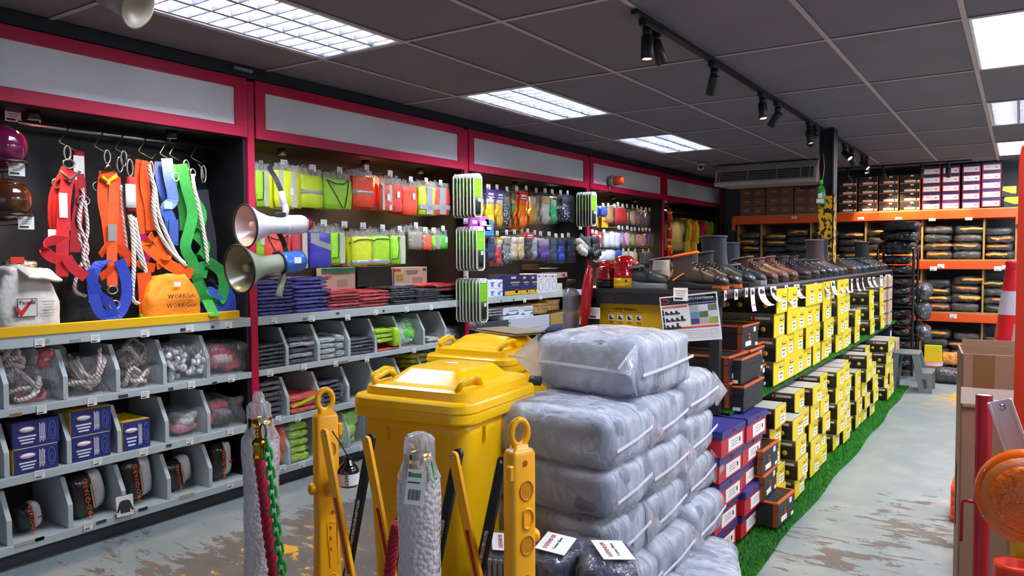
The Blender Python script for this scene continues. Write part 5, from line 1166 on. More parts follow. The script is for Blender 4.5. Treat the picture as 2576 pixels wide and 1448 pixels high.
for k, z in enumerate((0.0, .17, .345, .52, .69)):
    for j, (y0, y1) in enumerate(YR):
        dx = (.0, .01, -.005, .0, .0)[k]+((.06, .03, .05)[j] if k == 0 else (.03, .02, .03)[j] if k == 1 else 0)
        dz = .04*(j == 2) if k >= 1 else 0.0; h = .175 if k < 4 else .18
        make_bale('%s bale on the %s layer of the wrapped rag stack' % (pos[j], lay[k]), (-1.355+dx, (y0+y1)/2, z+h/2+.003+dz*(k > 0)), (.50, y1-y0, h-.005), random.uniform(-.03, .03), k*5+j, tail=(1 if (k+j) % 2 == 0 else 0) if j > 0 or k > 1 else 0)
make_bale('single loose bale lying crosswise on top of the wrapped rag stack', (-1.365, 2.79, .99), (.47, .44, .215), -.10, 77, tail=-1)
tb = [o for o in COL.objects if o.name.startswith('rag_bale')][-1]
q = MB(); P = [(-.235, -.205, .10), (-.225, -.215, -.09), (-.36, -.215, .005), (-.235, -.05, .10), (-.225, -.05, -.09)]
q.add(P, [(0, 2, 1), (0, 3, 2), (2, 4, 1), (2, 3, 4)], smooth=False); part('loose_wrap_end', q, FILM_BALE, tb)
q = MB(); q.strap([(-.375, -.217, .004), (-.2, -.232, .0), (0, -.236, -.004), (.22, -.232, -.012)], (0, 0, 1), .011, .002); part('seam', q, M_BAND, tb)
make_bale('slumped bale on the floor beside the red shoe boxes', (-1.06, 2.95, .10), (.30, .46, .19), .35, 81, ry=.12)
make_bale('slumped bale leaning at the front foot of the rag stack', (-1.02, 2.50, .105), (.26, .42, .20), .15, 83, ry=.25)
# knitted glove bundles in front of the bales
M_KNIT = mat('navy_knit_in_bag', '2c3350', .6, var=.35, vscale=18, bump=.8, bscale=34, bdist=.010, coat=.5)
M_KNIT2 = mat('grey_knit_ends', '8c8478', .7, var=.3, vscale=60, bump=.8, bscale=90, stretch=(3, 3, .3))
for k, (u, v, Y, dz) in enumerate(((1272, 1420, 1.98, 0), (1405, 1425, 2.02, 0), (1530, 1445, 1.98, 0))):
    p = atY(u, v, Y)
    for lv in range(4):
        z = p.z-.155*lv
        if z < .07: continue
        t = thing('glove_bundle', '%s bundle of navy knitted gloves, %s, in front of the rag bales' % (('left', 'middle', 'right')[k], ('on top', 'second down', 'third down', 'lowest')[lv]), 'glove bundle', (p.x, p.y, z), rz=(.35, -.1, .5)[k]+.1*lv, group='bagged glove bundles')
        q = MB(); q.soft((0, 0, 0), (.165, .24, .15), .05, 7, .012, 16, k*3+lv); part('gloves', q, M_KNIT, t)
        if lv == 0:
            q = MB(); q.soft((0, 0, .0), (.178, .255, .155), .05, 8, .014, 20, k+9); part('clear_bag', q, FILM_S, t)
            K_ = Matrix.Translation((.012, -.03, .0865)) @ rotm(.08, .10, .3)
            q = MB(); q.box((0, 0, 0), (.095, .12, .002), M=K_); part('label_card', q, M_CARD, t)
            er = (K_.to_3x3() @ rotm(0, 0, PI/2).to_3x3()).to_euler()
            ptext('DEFENDER', .019, plain('a02030', .5), t, K_ @ Vector((-.02, 0, .0014)), er); ptext('Cotton Glove', .014, M_INK, t, K_ @ Vector((.006, 0, .0014)), er)
            if k == 0:
                q = MB()
                for i in range(9): q.box((-.07+.017*i, -.122, .01), (.010, .012, .11))
                part('knit_cuffs', q, M_KNIT2, t)
# ------------------------------------------------------------------ expanding barrier
M_BARR = mat('amber_barrier_plastic', 'ffb010', .36, bump=.05, bscale=180, bdist=.002); M_BBLK = plain('17171a', .45)
def barrier_material_reflect(nm, c, c2):
    m = mat(nm, c, .3, coat=.5); N, L, b = nodes_of(m); tc = N.new('ShaderNodeTexCoord'); vo = N.new('ShaderNodeTexVoronoi'); vo.inputs['Scale'].default_value = 130
    L.new(tc.outputs['Object'], vo.inputs['Vector']); r = N.new('ShaderNodeValToRGB'); r.color_ramp.elements[0].color = (*lin(c), 1); r.color_ramp.elements[1].color = (*lin(c2), 1)
    r.color_ramp.elements[0].position = .35; r.color_ramp.elements[1].position = .55
    L.new(vo.outputs['Distance'], r.inputs[0]); L.new(r.outputs[0], b.inputs['Base Color']); return m
M_RR, M_RW = barrier_material_reflect('red_reflector', 'd81410', '9c0a0c'), barrier_material_reflect('pearl_reflector', 'e4dcc4', '8c8468')
bar = thing('expanding_barrier', 'amber and black collapsed expanding barrier with ring-topped end posts and reflector strips', 'barrier', (0, 0, 0))
def end_post(p, rz, holes, mirror):
    """hollow plastic post with a ring on top; the broad face looks along local +x"""
    w_, th, H = .074, .052, .905; M = Matrix.Translation((p.x, p.y, 0)) @ rotm(0, 0, rz); q = MB()
    q.loft([rrect(th*1.25, w_*1.3, .012, .03, 3), rrect(th*1.2, w_*1.2, .012, .25, 3), rrect(th, w_, .010, .5, 3), rrect(th, w_, .010, H-.012, 3), rrect(th-.012, w_-.012, .006, H, 3), rrect(th*.6, w_*.62, .006, H+.001, 3), rrect(th*.55, w_*.58, .006, H+.012, 3)], M=M)
    part('end_post', q, M_BARR, bar); o = bar.children[-1]
    q = MB(); q.tube([M @ Vector((0, .026*math.sin(a), H+.042+.034*math.cos(a))) for a in [2*PI*k/22 for k in range(22)]], .0095, 8, closed=True); part('ring', q, M_BARR, bar)
    for (z, yy, rr, kind) in holes:
        q = MB(); K = M @ Matrix.Translation((th/2, yy, z)) @ rotm(0, PI/2, 0)
        if kind == 'dish':      # moulded dished hole: raised rim falling into a bowl
            q.lathe([(rr*1.0, .0), (rr*1.06, .0022), (rr*.96, .003), (rr*.9, .0), (rr*.7, -.002+.0025), (0, .0006)], 20, M=K @ Matrix.Diagonal((1.25, 1, 1, 1)), cap=False); part('dished_hole', q, mat('amber_barrier_dish', 'd98a08', .4), bar)
        elif kind == 'dot':
            q.lathe([(rr, .0), (rr, .0015), (rr*.8, .0008), (0, .0008)], 14, M=K @ Matrix.Diagonal((1.2, 1, 1, 1)), cap=False); part('peg_hole', q, plain('a86408', .5), bar)
        elif kind == 'D':
            pts = [K @ Vector((rr*1.2*math.cos(a), rr*(.9*math.sin(a) if math.sin(a) > -.6 else -.55), .001)) for a in [2*PI*k/18 for k in range(18)]]
            q.tube(pts, .0035, 6, closed=True); part('moulded_d', q, M_BARR, bar)
        elif kind == 'slot':
            pts = [K @ Vector((a, b, .001)) for a, b in ((-.075, -.016), (-.07, .018), (.07, .018), (.075, -.010))]
            q.tube(pts, .003, 6, closed=True); part('moulded_slot', q, M_BARR, bar)
    q = MB(); q.lathe([(.019, 0), (.019, .016), (.016, .020), (0, .020)], 16, M=M @ Matrix.Translation((0, mirror*w_/2, .665)) @ rotm(-mirror*PI/2, 0, 0)); part('side_knob', q, M_BARR, bar)
    q = MB(); q.box((th*.32, mirror*(-w_/2-.004), H-.055), (.018, .014, .04), M=M, ch=.003); part('catch', q, M_BARR, bar)
    return o
pl, pr = atZ(818, 1038, .905), atZ(1306, 1128, .905)
end_post(pl, -.36, ((.79, .004, .020, 'dish'), (.665, .004, .020, 'dish'), (.585, .01, .006, 'dot'), (.48, .008, .02, 'slot'), (.535, .0, .006, 'dot'), (.50, .0, .006, 'dot'), (.465, .0, .006, 'dot'), (.43, .0, .006, 'dot'), (.36, .004, .022, 'D')), -1)
end_post(pr, -.36, ((.872, 0, .007, 'dot'), (.80, .004, .021, 'dish'), (.725, .006, .022, 'D'), (.655, .006, .021, 'dish'), (.565, .004, .010, 'dot'), (.50, .004, .022, 'D')), 1)
def slat(x0, y, z0, x1, z1, yel):
    a, b = Vector((x0, y, z0)), Vector((x1, y, z1)); L = (a-b).length; d = (b-a).normalized(); n = Vector((0, -1, 0)); wv = d.cross(n).normalized()
    M = Matrix(((wv.x, n.x, d.x, a.x), (wv.y, n.y, d.y, a.y), (wv.z, n.z, d.z, a.z), (0, 0, 0, 1)))
    q = MB(); w_ = .028; pts = [(w_/2, 0), (w_/2, L), ] ; out = []
    for k in range(9): an = PI*k/8; out.append((-w_/2*math.cos(an)*-1, -w_/2*math.sin(an)))
    out = [(w_/2*math.cos(PI*k/8), -w_/2*math.sin(PI*k/8)) for k in range(9)]+[(-w_/2*math.cos(PI*k/8), L+w_/2*math.sin(PI*k/8)) for k in range(9)]
    q.prism(out, -.006, .006, 'Y', M=M); part('slat', q, M_BARR if yel else M_BBLK, bar, )
    s = bar.children[-1] if False else None
    q = MB(); q.box((0, .0072, L*.42), (.010, .0024, L*.36), M=M); part('reflector_strip', q, M_RR if yel else M_RW, bar)
    for z in (0, L*.5+.02, L):
        q = MB(); q.lathe([(.0055, 0), (.0055, .002), (.003, .004), (0, .004)], 10, M=M @ Matrix.Translation((0, .006, z)) @ rotm(-PI/2, 0, 0)); part('rivet', q, M_STEEL, bar)
xs = [atY(u, v, 1.64).x for u, v in ((826, 1070), (931, 1096), (1040, 1118), (1150, 1142), (1262, 1160))]; zt = zt_b = .862
for k, x in enumerate(xs):
    yy = 1.625
    if k < 4: slat(x, yy, zt, x+.20, .06, True)
    slat(x, yy+.02, zt+.004, x-.20, .06, False) if k > 0 else None
q = MB(); 
# ------------------------------------------------------------------ bubble-wrapped rope stanchions
M_BUB = film('bubble_wrap', 'f2e8e8', .64, .14, 10, 1.0, bdist=.006, cells=85, gloss=.14); M_GOLD = mat('polished_gold', 'd8a030', .15, metal=1.0); M_ROPE = mat('crimson_rope', 'a81830', .7, bump=.5, bscale=140, bdist=.003); M_CHAIN = mat('green_plastic_chain', '12a03a', .35)
FILM_KNOT = film('knotted_wrap_film', 'f2efef', .5, .2, 30, 1.0)
def stanchion(label, p, h, r, seed, lean):
    t = thing('wrapped_stanchion', label, 'stanchion', (p.x, p.y, 0), group='bubble-wrapped stanchions')
    q = MB(); q.lathe([(.15, 0), (.15, .012), (.05, .03), (.022, .04), (.022, h*.9), (.036, h*.905), (.036, h*.95), (.0, h*.955)], 22); part('gold_post', q, M_GOLD, t)
    def wrapring(prof, nm, m, amp, ns):
        q = MB(); rings = []
        for z, rr in prof:
            ring = []
            for j in range(30):
                a = 2*PI*j/30; nv = noise.noise(Vector((math.cos(a)*ns, math.sin(a)*ns+seed*3, z*ns*1.7)))
                ring.append((math.cos(a)*(rr+nv*amp)+lean*z, math.sin(a)*(rr+nv*amp), z))
            rings.append(ring)
        q.loft(rings, caps=False); part(nm, q, m, t)
    wrapring([(.05+i*(h*.885-.05)/16, r*(1+.04*math.sin(i*1.7+seed))) for i in range(17)], 'bubble_wrap', M_BUB, .006, 3)
    wrapring([(.05+i*(h*.87-.05)/10, r*.93) for i in range(11)], 'inner_wrap', M_BUB, .006, 4)
    wrapring([(h*.885, r*.98), (h*.90, r*.85), (h*.925, r*.70), (h*.96, r*.68), (h*.985, r*.66), (h*.995, r*.5), (h*1.0, r*.3)]+([(h*1.015, r*.28), (h*1.03, r*.12)] if seed == 1 else [(h*1.0, .002)]), 'tied_top', FILM_KNOT, .011, 6)
    return t
p1, p2 = atZ(652, 1000, .985), atZ(1050, 1082, .975)
st1 = stanchion('left bubble-wrapped stanchion with knotted top beside the red rope', p1, .975, .053, 1, 0)
st2 = stanchion('right bubble-wrapped stanchion with bar-code label in front of the near bin', p2, .97, .053, 2, .004)
q = MB(); q.box((0, 0, 0), (.045, .002, .085)); o = part('barcode_label', q, M_CARD, st2); lp = Vector((.036, -.051, .85)); o.location = lp; o.rotation_euler = (0, .12, .62)
q = MB()
for k in range(9): q.box((-.014+.0034*k, -.0016, -.018), (.0012+.0008*(k % 3 == 0), .0006, .026))
q.box((-.005, -.0016, .012), (.03, .0006, .003)); part('bars', q, M_INK, st2, loc=lp, rot=(0, .12, .62))
q = MB(); q.box((-.002, -.0016, .030), (.028, .0006, .010)); part('logo', q, plain('3a9a50', .5), st2, loc=lp, rot=(0, .12, .62))
q = MB(); q.box((-.017, -.0016, .031), (.006, .0006, .012)); part('logo_mark', q, plain('a02030', .5), st2, loc=lp, rot=(0, .12, .62))
def twisted(t, pts, R, r, turns, m, nm):
    P = spline(pts, 14); n = len(P)
    for s in range(3):
        q = MB(); Q = []
        for i, p in enumerate(P):
            d = (P[min(i+1, n-1)]-P[max(i-1, 0)]).normalized(); a = d.orthogonal() if False else Vector((0, 1, 0)).cross(d).normalized(); b = d.cross(a)
            an = 2*PI*(turns*i/n+s/3); Q.append(p+a*R*math.cos(an)+b*R*math.sin(an))
        q.tube(Q, r, 7); part(nm, q, m, t)
def ferrule(t, top, ax):
    M = Matrix.Translation(top) @ ax.to_track_quat('-Z', 'Y').to_matrix().to_4x4()
    q = MB(); q.lathe([(.0, .055), (.006, .05), (.007, .035), (.004, .03), (.009, .026), (.009, .018), (.005, .014), (.012, .006), (.0195, -.002), (.0195, -.012), (.017, -.014), (.0175, -.045), (.0185, -.05), (0, -.05)], 18, M=M); part('gold_ferrule', q, M_GOLD, t)
YR_ = p1.y-.085
rp = [atY(u, v, YR_) for u, v in ((652, 1146), (664, 1240), (674, 1330), (690, 1448), (700, 1560), (720, 1680))]
t = thing('barrier_rope', 'crimson twisted barrier rope with gold end fitting on the left stanchion', 'rope', group='crimson barrier ropes')
twisted(t, rp, .0085, .0088, 9, M_ROPE, 'strand'); ferrule(t, atY(651, 1108, YR_), Vector((.02, 0, -1)))
q = MB(); q.tube([Vector((.013*math.cos(a), 0, .022*math.sin(a)))+atY(662, 1085, YR_) for a in [2*PI*k/14 for k in range(14)]], .0022, 6, closed=True); part('snap_ring', q, plain('4a2030', .3), t)
rp2 = [atY(u, v, p2.y+.03) for u, v in ((1008, 1322), (998, 1370), (988, 1448), (980, 1540), (972, 1680))]
t = thing('barrier_rope', 'crimson twisted rope hanging at the left of the label-bearing stanchion', 'rope', group='crimson barrier ropes')
twisted(t, [p+Vector((-.012, 0, 0)) for p in rp2], .0085, .0088, 7, M_ROPE, 'strand')
def chain(label, pts, s=.021):
    t = thing('plastic_chain', label, 'chain', group='green plastic chains'); P = spline(pts, 30)
    L = [0]
    for i in range(1, len(P)): L.append(L[-1]+(P[i]-P[i-1]).length)
    n = int(L[-1]/(s*1.25)); i = 0; me = None
    q = MB(); q.tube([Vector((.0095*math.cos(a), 0, .009*math.sin(a)+math.copysign(.009, math.sin(a)))) for a in [2*PI*(k+.5)/14 for k in range(14)]], .0042, 6, closed=True); me = q.mesh('link', M_CHAIN)
    for k in range(n):
        tl = k*s*1.25
        while L[i+1] < tl: i += 1
        f = (tl-L[i])/max(1e-6, L[i+1]-L[i]); p = P[i].lerp(P[i+1], f); d = (P[i+1]-P[i]).normalized()
        o = D.objects.new('link', me); COL.objects.link(o); o.parent = t; o.location = p
        o.rotation_euler = (d.to_track_quat('Z', 'Y').to_matrix() @ rotm(0, 0, (.5 if k % 2 else .5+PI/2)).to_3x3()).to_euler()
chain('green plastic chain hanging beside the crimson rope', [atY(u, v, YR_-.01) for u, v in ((672, 1118), (680, 1180), (688, 1260), (697, 1340), (708, 1420), (718, 1500), (725, 1640))])
chain('green plastic chain under the wrap of the label-bearing stanchion', [atY(u, v, p2.y+.012) for u, v in ((1084, 1176), (1090, 1230), (1088, 1300), (1086, 1400), (1084, 1470))])
t = thing('hanging_jar', 'small black jar with white lettered band hanging behind the left barrier post', 'jar', atY(876, 1196, 1.69), rot=(0, .0, -.1))
q = MB(); q.lathe([(.0, -.034), (.028, -.032), (.034, -.02), (.034, .02), (.026, .034), (.014, .044), (.012, .06), (0, .062)], 20); part('jar', q, plain('141214', .1, coat=.8), t)
q = MB(); q.lathe([(.0346, -.024), (.0346, .012)], 20, cap=False); part('label_band', q, M_CARD, t)
ptext('SAFETY', .016, M_INK, t, (.024, -.0260, -.006), (PI/2, PI/2, .75))
q = MB(); jl = atY(876, 1196, 1.69); e = Vector((xs[0], 1.655, zt_b))-jl; q.tube([(0, 0, .06), Vector((e.x*.5, e.y*.4, e.z*.7)), e], .002, 5); part('cord', q, PIPE, t)
# ------------------------------------------------------------------ right hand side of the aisle
M_BOX = mat('brown_carton_board', '96735a', .75, var=.05, vscale=4, bump=.1, bscale=120, bdist=.001)
c0 = atY(2417, 1000, 2.95); RZ = .10
t = thing('tall_carton', 'tall open brown carton with cream tape behind the red pole', 'carton', (c0.x, 2.95, 0), rz=RZ)
W_, D_, H = .62, .30, 1.075
q = MB(); q.box((W_/2, .003, H/2), (W_, .006, H)); q.box((.003, D_/2, H/2), (.006, D_, H)); q.box((W_-.003, D_/2, H/2), (.006, D_, H)); q.box((W_/2, D_, H/2), (W_, .006, H)); q.box((W_/2, D_/2, .006), (W_, D_, .006)); part('carton', q, M_BOX, t)
q = MB(); q.box((W_/2, D_+.004, H+.004), (W_-.03, .006, .03)); part('flap', q, M_BOX, t)
q = MB(); q.box((.22, -.001, .935), (.44, .002, .055)); part('cream_tape', q, plain('e0d8c8', .5), t)
q = MB(); q.box((.065, -.001, 1.0+.0), (.06, .0016, .15)); part('brown_tape', q, plain('7c5a38', .3), t)
q = MB(); q.box((-.001, .2, .55), (.002, .06, .22)); part('dark_patch', q, plain('1e1c1c', .6), t)
q = MB(); q.box((.22, -.004, .902), (.43, .006, .008)); part('lid_edge', q, M_BOX, t)
p = atY(2476, 992, 2.2)
t = thing('red_pole', 'dark red round pole with white top and a bent rod hook', 'pole', (p.x, p.y, 0))
q = MB(); q.lathe([(.0185, 0), (.0185, p.z-.002), (.0175, p.z)], 22, cap=False); part('tube', q, mat('dark_red_enamel', 'a01224', .35), t)
q = MB(); q.lathe([(.0172, p.z-.001), (0, p.z-.001)], 22, cap=False); part('end_cap', q, plain('c8ccd8', .5), t)
a, b, c = [atY(u, v, 2.18)-Vector((p.x, p.y, 0)) for u, v in ((2450, 1262), (2420, 1258), (2417, 1360))]
q = MB(); q.tube([(-.01, -.01, a.z), a, b+Vector((.004, 0, .001)), b+Vector((0, 0, -.006)), c], .0042, 8); part('rod_hook', q, mat('dark_red_enamel', 'a01224', .35), t)
q = MB(); q.box((.026, 0, p.z-.027), (.022, .012, .03)); part('lug', q, mat('dark_red_enamel', 'a01224', .35), t)
q = MB(); q.box((-.0175, -.006, p.z-.16), (.001, .008, .05)); part('paper_label', q, M_CARD, t)
q = MB(); q.lathe([(.14, 0), (.14, .012), (.02, .02)], 24); part('foot', q, mat('dark_red_enamel', 'a01224', .35), t)
pa, pb = atY(2518, 1018, 2.16), atY(2590, 1220, 2.16); t = thing('boom_barrier', 'white metal barrier arm bolted to the red pole, sloping down', 'barrier arm', pa)
d = pb-pa; L = d.length; ang = math.atan2(d.x, -d.z); M = rotm(0, -ang, 0)
q = MB(); q.box((0, .008, -L/2+.01), (.05, .004, L), M=M); q.box((-.023, 0, -L/2+.01), (.005, .018, L), M=M); q.box((.023, 0, -L/2+.01), (.005, .018, L), M=M); part('channel', q, plain('e4e2e8', .4), t)
q = MB(); q.lathe([(.008, 0), (.008, .003), (.004, .006), (0, .006)], 14, M=Matrix.Translation((.002, .005, -.006)) @ rotm(PI/2, 0, 0)); part('bolt', q, M_STEEL, t)
q = MB(); q.tube([M @ Vector(v) for v in ((.018, -.006, -.17), (-.004, -.008, -.165), (-.004, -.008, -.22))], .003, 6); part('black_clip', q, PIPE, t)
p = atY(2594, 1250, 1.95); M_LAMP = mat('amber_lens', 'ff7208', .14, coat=.8, bump=.9, bscale=55, bdist=.012)
t = thing('warning_lamp', 'round amber road warning lamp at the right edge', 'warning lamp', p, rot=(0, 0, -.05))
K = rotm(PI/2, 0, 0)
q = MB(); q.lathe([(0, .05), (.06, .046), (.073, .036), (.074, .028)], 40, M=K, cap=False); part('lens', q, M_LAMP, t)
q = MB(); q.lathe([(.072, .033), (.090, .030), (.090, .020), (.074, .018)], 40, M=K, cap=False); part('reflector_ring', q, mat('amber_reflector', 'ff8410', .3, coat=.6, bump=.6, bscale=160, bdist=.006, stretch=(1, 1, 4)), t)
q = MB(); q.lathe([(.09, .026), (.102, .022), (.104, .0), (.098, -.02), (.07, -.03), (0, -.032)], 40, M=K, cap=False); part('housing', q, mat('amber_housing', 'ff6a0a', .25, coat=.5), t)
for k in range(6):
    a = PI/6+k*PI/3; q = MB(); q.lathe([(.004, 0), (.003, .003), (0, .003)], 10, M=Matrix.Translation((.097*math.cos(a), -.024, .097*math.sin(a))) @ K); part('screw', q, M_STEEL, t)
q = MB(); q.box((.01, .02, .125), (.05, .03, .05), ch=.008); part('top_lug', q, mat('amber_housing', 'ff6a0a', .25), t)
q = MB(); q.box((.03, .02, -.20), (.13, .09, .24), ch=.012); part('battery_box', q, plain('e8c020', .4), t)
p = atY(2553, 1415, 1.85); t = thing('orange_bollard', 'red-orange hollow plastic post below the amber lamp', 'bollard', (p.x, p.y, 0))
q = MB(); q.lathe([(.17, 0), (.17, .02), (.045, .05), (.038, p.z-.01), (.036, p.z), (.026, p.z), (.024, p.z-.06), (0, p.z-.06)], 26); part('post', q, mat('orange_red_plastic', 'f03c14', .4), t)
x0 = atY(2557, 700, 2.5).x; zt = atY(2562, 362, 2.5).z; zb = .665
t = thing('road_barrier', 'tall flat orange plastic barrier panel cut off by the right edge', 'barrier panel', (x0+.10, 2.5, zb))
q = MB(); h = zt-zb; q.prism([(-.10, 0), (.12, 0), (.12, h-.03), (.09, h), (-.085, h), (-.096, h-.012), (-.10, h-.04)], -.03, .03, 'Y'); part('panel', q, mat('orange_red_plastic', 'f03c14', .4), t)
q = MB(); q.lathe([(.006, 0), (.006, .003), (0, .003)], 10, M=Matrix.Translation((-.06, -.03, h-.13)) @ K); part('stud', q, mat('orange_red_plastic', 'f03c14', .4), t)
x0 = atY(2532, 1350, 2.42).x; q = MB(); q.box((x0+.2, 2.6, .33), (.4, .34, .66), ch=.004); o = q.build('low_carton', M_BOX); tag(o, 'low brown carton carrying the orange barrier panel', 'carton')
# nested traffic cones behind the tall carton
def cone(label, p, z, s=1.0):
    t = thing('traffic_cone', label, 'traffic cone', (p.x, p.y, z), group='nested traffic cones')
    q = MB(); H = .98; R = lambda f: .145*(1-f)+.026*f
    cr, cw = mat('cone_red', 'ee1c28', .45), mat('cone_reflective_white', 'e6e4ec', .4)
    bands = [(0, .18, 0), (.18, .34, 1), (.34, .5, 0), (.5, .67, 1), (.67, .79, 0), (.79, .90, 1), (.90, 1, 0)]
    q.loft([rrect(.36, .36, .04, .001), rrect(.36, .36, .04, .03), rrect(.30, .30, .1, .04)]); part('base', q, cr, t)
    for a, b, k in bands:
        q = MB(); q.lathe([(R(a)+.002*k, H*a+.03), (R(b)+.002*k, H*b+.03)], 28, cap=False); part('white_band' if k else 'red_band', q, cw if k else cr, t)
    q = MB(); q.lathe([(.030, H+.03), (.026, H+.042), (.030, H+.055), (.026, H+.07), (0, H+.07)], 20); part('tip', q, cr, t)
pc = atY(2545, 760, 4.15); zt = atY(2540, 655, 4.15).z
for k in range(4): cone('%s cone of the nested stack behind the tall carton' % ('top', 'second', 'third', 'lowest')[k], pc, (zt-1.05)-(zt-1.05)/3*k)
pc2 = atY(2580, 820, 3.85)
for k in range(3): cone('%s cone of the front nested stack beside the orange panel' % ('top', 'second', 'lowest')[k], pc2, .20-.1*k)
p = atZ(2395, 1310, 0.0)
for k in range(4):
    q = MB(); q.loft([rrect(.3, .3, .04, .0), rrect(.3, .3, .04, .038), rrect(.26, .26, .04, .046)]); o = q.build('cone_foot', mat('orange_red_plastic', 'f03c14', .4), loc=(p.x+.14, p.y+.12, .001+.047*k)); tag(o, '%s orange rubber foot stacked behind the tall carton' % ('bottom', 'second', 'third', 'top')[k], 'base', 'orange rubber feet')
# ------------------------------------------------------------------ shoe island
IX0, IX1, IY0, IY1, IZ = -1.93, -1.19, 3.62, 9.45, 1.235
M_RACK = mat('black_slotted_steel', '1b1a1d', .45, var=.1); M_BRD = mat('dark_shelf_board', '2a2426', .5)
isl = thing('shoe_display_rack', 'long black steel shoe rack down the middle of the shop', 'shelving rack', (0, 0, 0))
q = MB(); q.box(((IX0+IX1)/2, (IY0+IY1)/2, IZ-.012), (IX1-IX0, IY1-IY0, .022)); part('top_board', q, M_BRD, isl)
q = MB(); q.box((IX1-.004, (IY0+IY1)/2, IZ-.006), (.012, IY1-IY0, .012)); part('edge_strip', q, plain('6a5e60', .4), isl)
for z in (IZ-.052, .60):
    for x in (IX0+.02, IX1-.03):
        q = MB(); q.box((x, (IY0+IY1)/2, z+(.018 if z > 1 else .006)), (.035, IY1-IY0, .020)); part('side_beam', q, M_RACK, isl)
    for y in (IY0+.02, IY1-.02):
        q = MB(); q.box(((IX0+IX1)/2, y, z), (IX1-IX0, .035, .055)); part('end_beam', q, M_RACK, isl)
q = MB(); q.box(((IX0+IX1)/2, (IY0+IY1)/2, .617), (IX1-IX0-.01, IY1-IY0-.01, .018)); part('deck', q, M_BRD, isl)
for y in (IY0+.025, 6.99, IY1-.025):
    for x in (IX0+.025, IX1-.045):
        q = MB(); q.box((x, y, IZ/2-.02), (.05, .045, IZ-.06)); part('post', q, M_RACK, isl)
q = MB()
for k in range(5): q.lathe([(.007, 0), (.007, .001), (0, .001)], 8, M=Matrix.Translation((IX0+.16+.13*k, IY0+.0015, IZ-.05)) @ rotm(PI/2, 0, 0))
part('slot_holes', q, plain('050506', .8), isl)
# artificial grass
M_TURF = mat('artificial_grass_green', '2f8a1e', .7, var=.35, vscale=30); M_TURFB = mat('turf_backing', '1f5a18', .9)
def turf(label, x0, x1, y0, y1, z, dens, h, wavy=.02):
    rnd = random.Random(int(y0*100)); q = MB(); n = 24
    A = [(x1+wavy*math.sin(i*1.3)-wavy*.5*math.sin(i*.37), y0+(y1-y0)*i/n) for i in range(n+1)]
    vs = [(x0, y, z+.006) for _, y in A]+[(x, y, z+.006) for x, y in A]+[(x, y, z-.001) for x, y in A]
    q.add(vs, [(i, i+n+1, i+n+2, i+1) for i in range(n)]+[(i+n+1, i+2*n+2, i+2*n+3, i+n+2) for i in range(n)]); q.m = [1]*len(q.f)
    N_ = int((x1-x0)*(y1-y0)*dens); V = []; Fc = []
    for _ in range(N_):
        y = rnd.uniform(y0, y1); fx = (y-y0)/(y1-y0)*n; i = min(n-1, int(fx)); xe = A[i][0]+(A[i+1][0]-A[i][0])*(fx-i)
        x = rnd.uniform(x0, xe+.006); a = rnd.uniform(0, 2*PI); l = rnd.uniform(.004, .012); w_ = .0022; o = len(V)
        V += [(x-w_*math.sin(a), y+w_*math.cos(a), z+.005), (x+w_*math.sin(a), y-w_*math.cos(a), z+.005), (x+l*math.cos(a), y+l*math.sin(a), z+.005+h*rnd.uniform(.6, 1.1))]; Fc.append((o, o+1, o+2))
    q.add(V, Fc, 0); o = q.build('artificial_grass', [M_TURF, M_TURFB]); tag(o, label, 'artificial grass', kind='stuff'); return o
turf('green artificial grass strip on the floor along the shoe boxes', -1.24, -.945, 3.05, 9.0, 0.0, 16000, .022, .010)
turf('green artificial grass strip on the middle deck of the shoe rack', -1.36, -1.165, 3.66, 9.9, .627, 16000, .020, .006)
# ---- shoe boxes
def camo_mat():
    m = mat('dark_camo_print', '17160f', .5); N, L, b = nodes_of(m); tc = N.new('ShaderNodeTexCoord'); n = N.new('ShaderNodeTexNoise'); n.inputs['Scale'].default_value = 9; n.inputs['Detail'].default_value = 6
    sx = N.new('ShaderNodeSeparateXYZ'); L.new(tc.outputs['Object'], sx.inputs[0]); mr = N.new('ShaderNodeMapRange'); mr.inputs[1].default_value = .035; mr.inputs[2].default_value = .12; L.new(sx.outputs['Z'], mr.inputs[0])
    mu = N.new('ShaderNodeMath'); mu.operation = 'MULTIPLY'; L.new(n.outputs[0], mu.inputs[0]); L.new(mr.outputs[0], mu.inputs[1]); L.new(tc.outputs['Object'], n.inputs['Vector'])
    r = N.new('ShaderNodeValToRGB'); e = r.color_ramp.elements; e[0].color = (*lin('100f0d'), 1); e[0].position = .18; e[1].color = (*lin('7d775c'), 1); e[1].position = .62
    L.new(mu.outputs[0], r.inputs[0]); L.new(r.outputs[0], b.inputs['Base Color']); return m
M_CAMO = camo_mat(); M_YB = mat('yellow_box_end', 'e4ca12', .42, var=.04, vscale=3); M_YB2 = mat('yellow_badge', 'd8b410', .5)
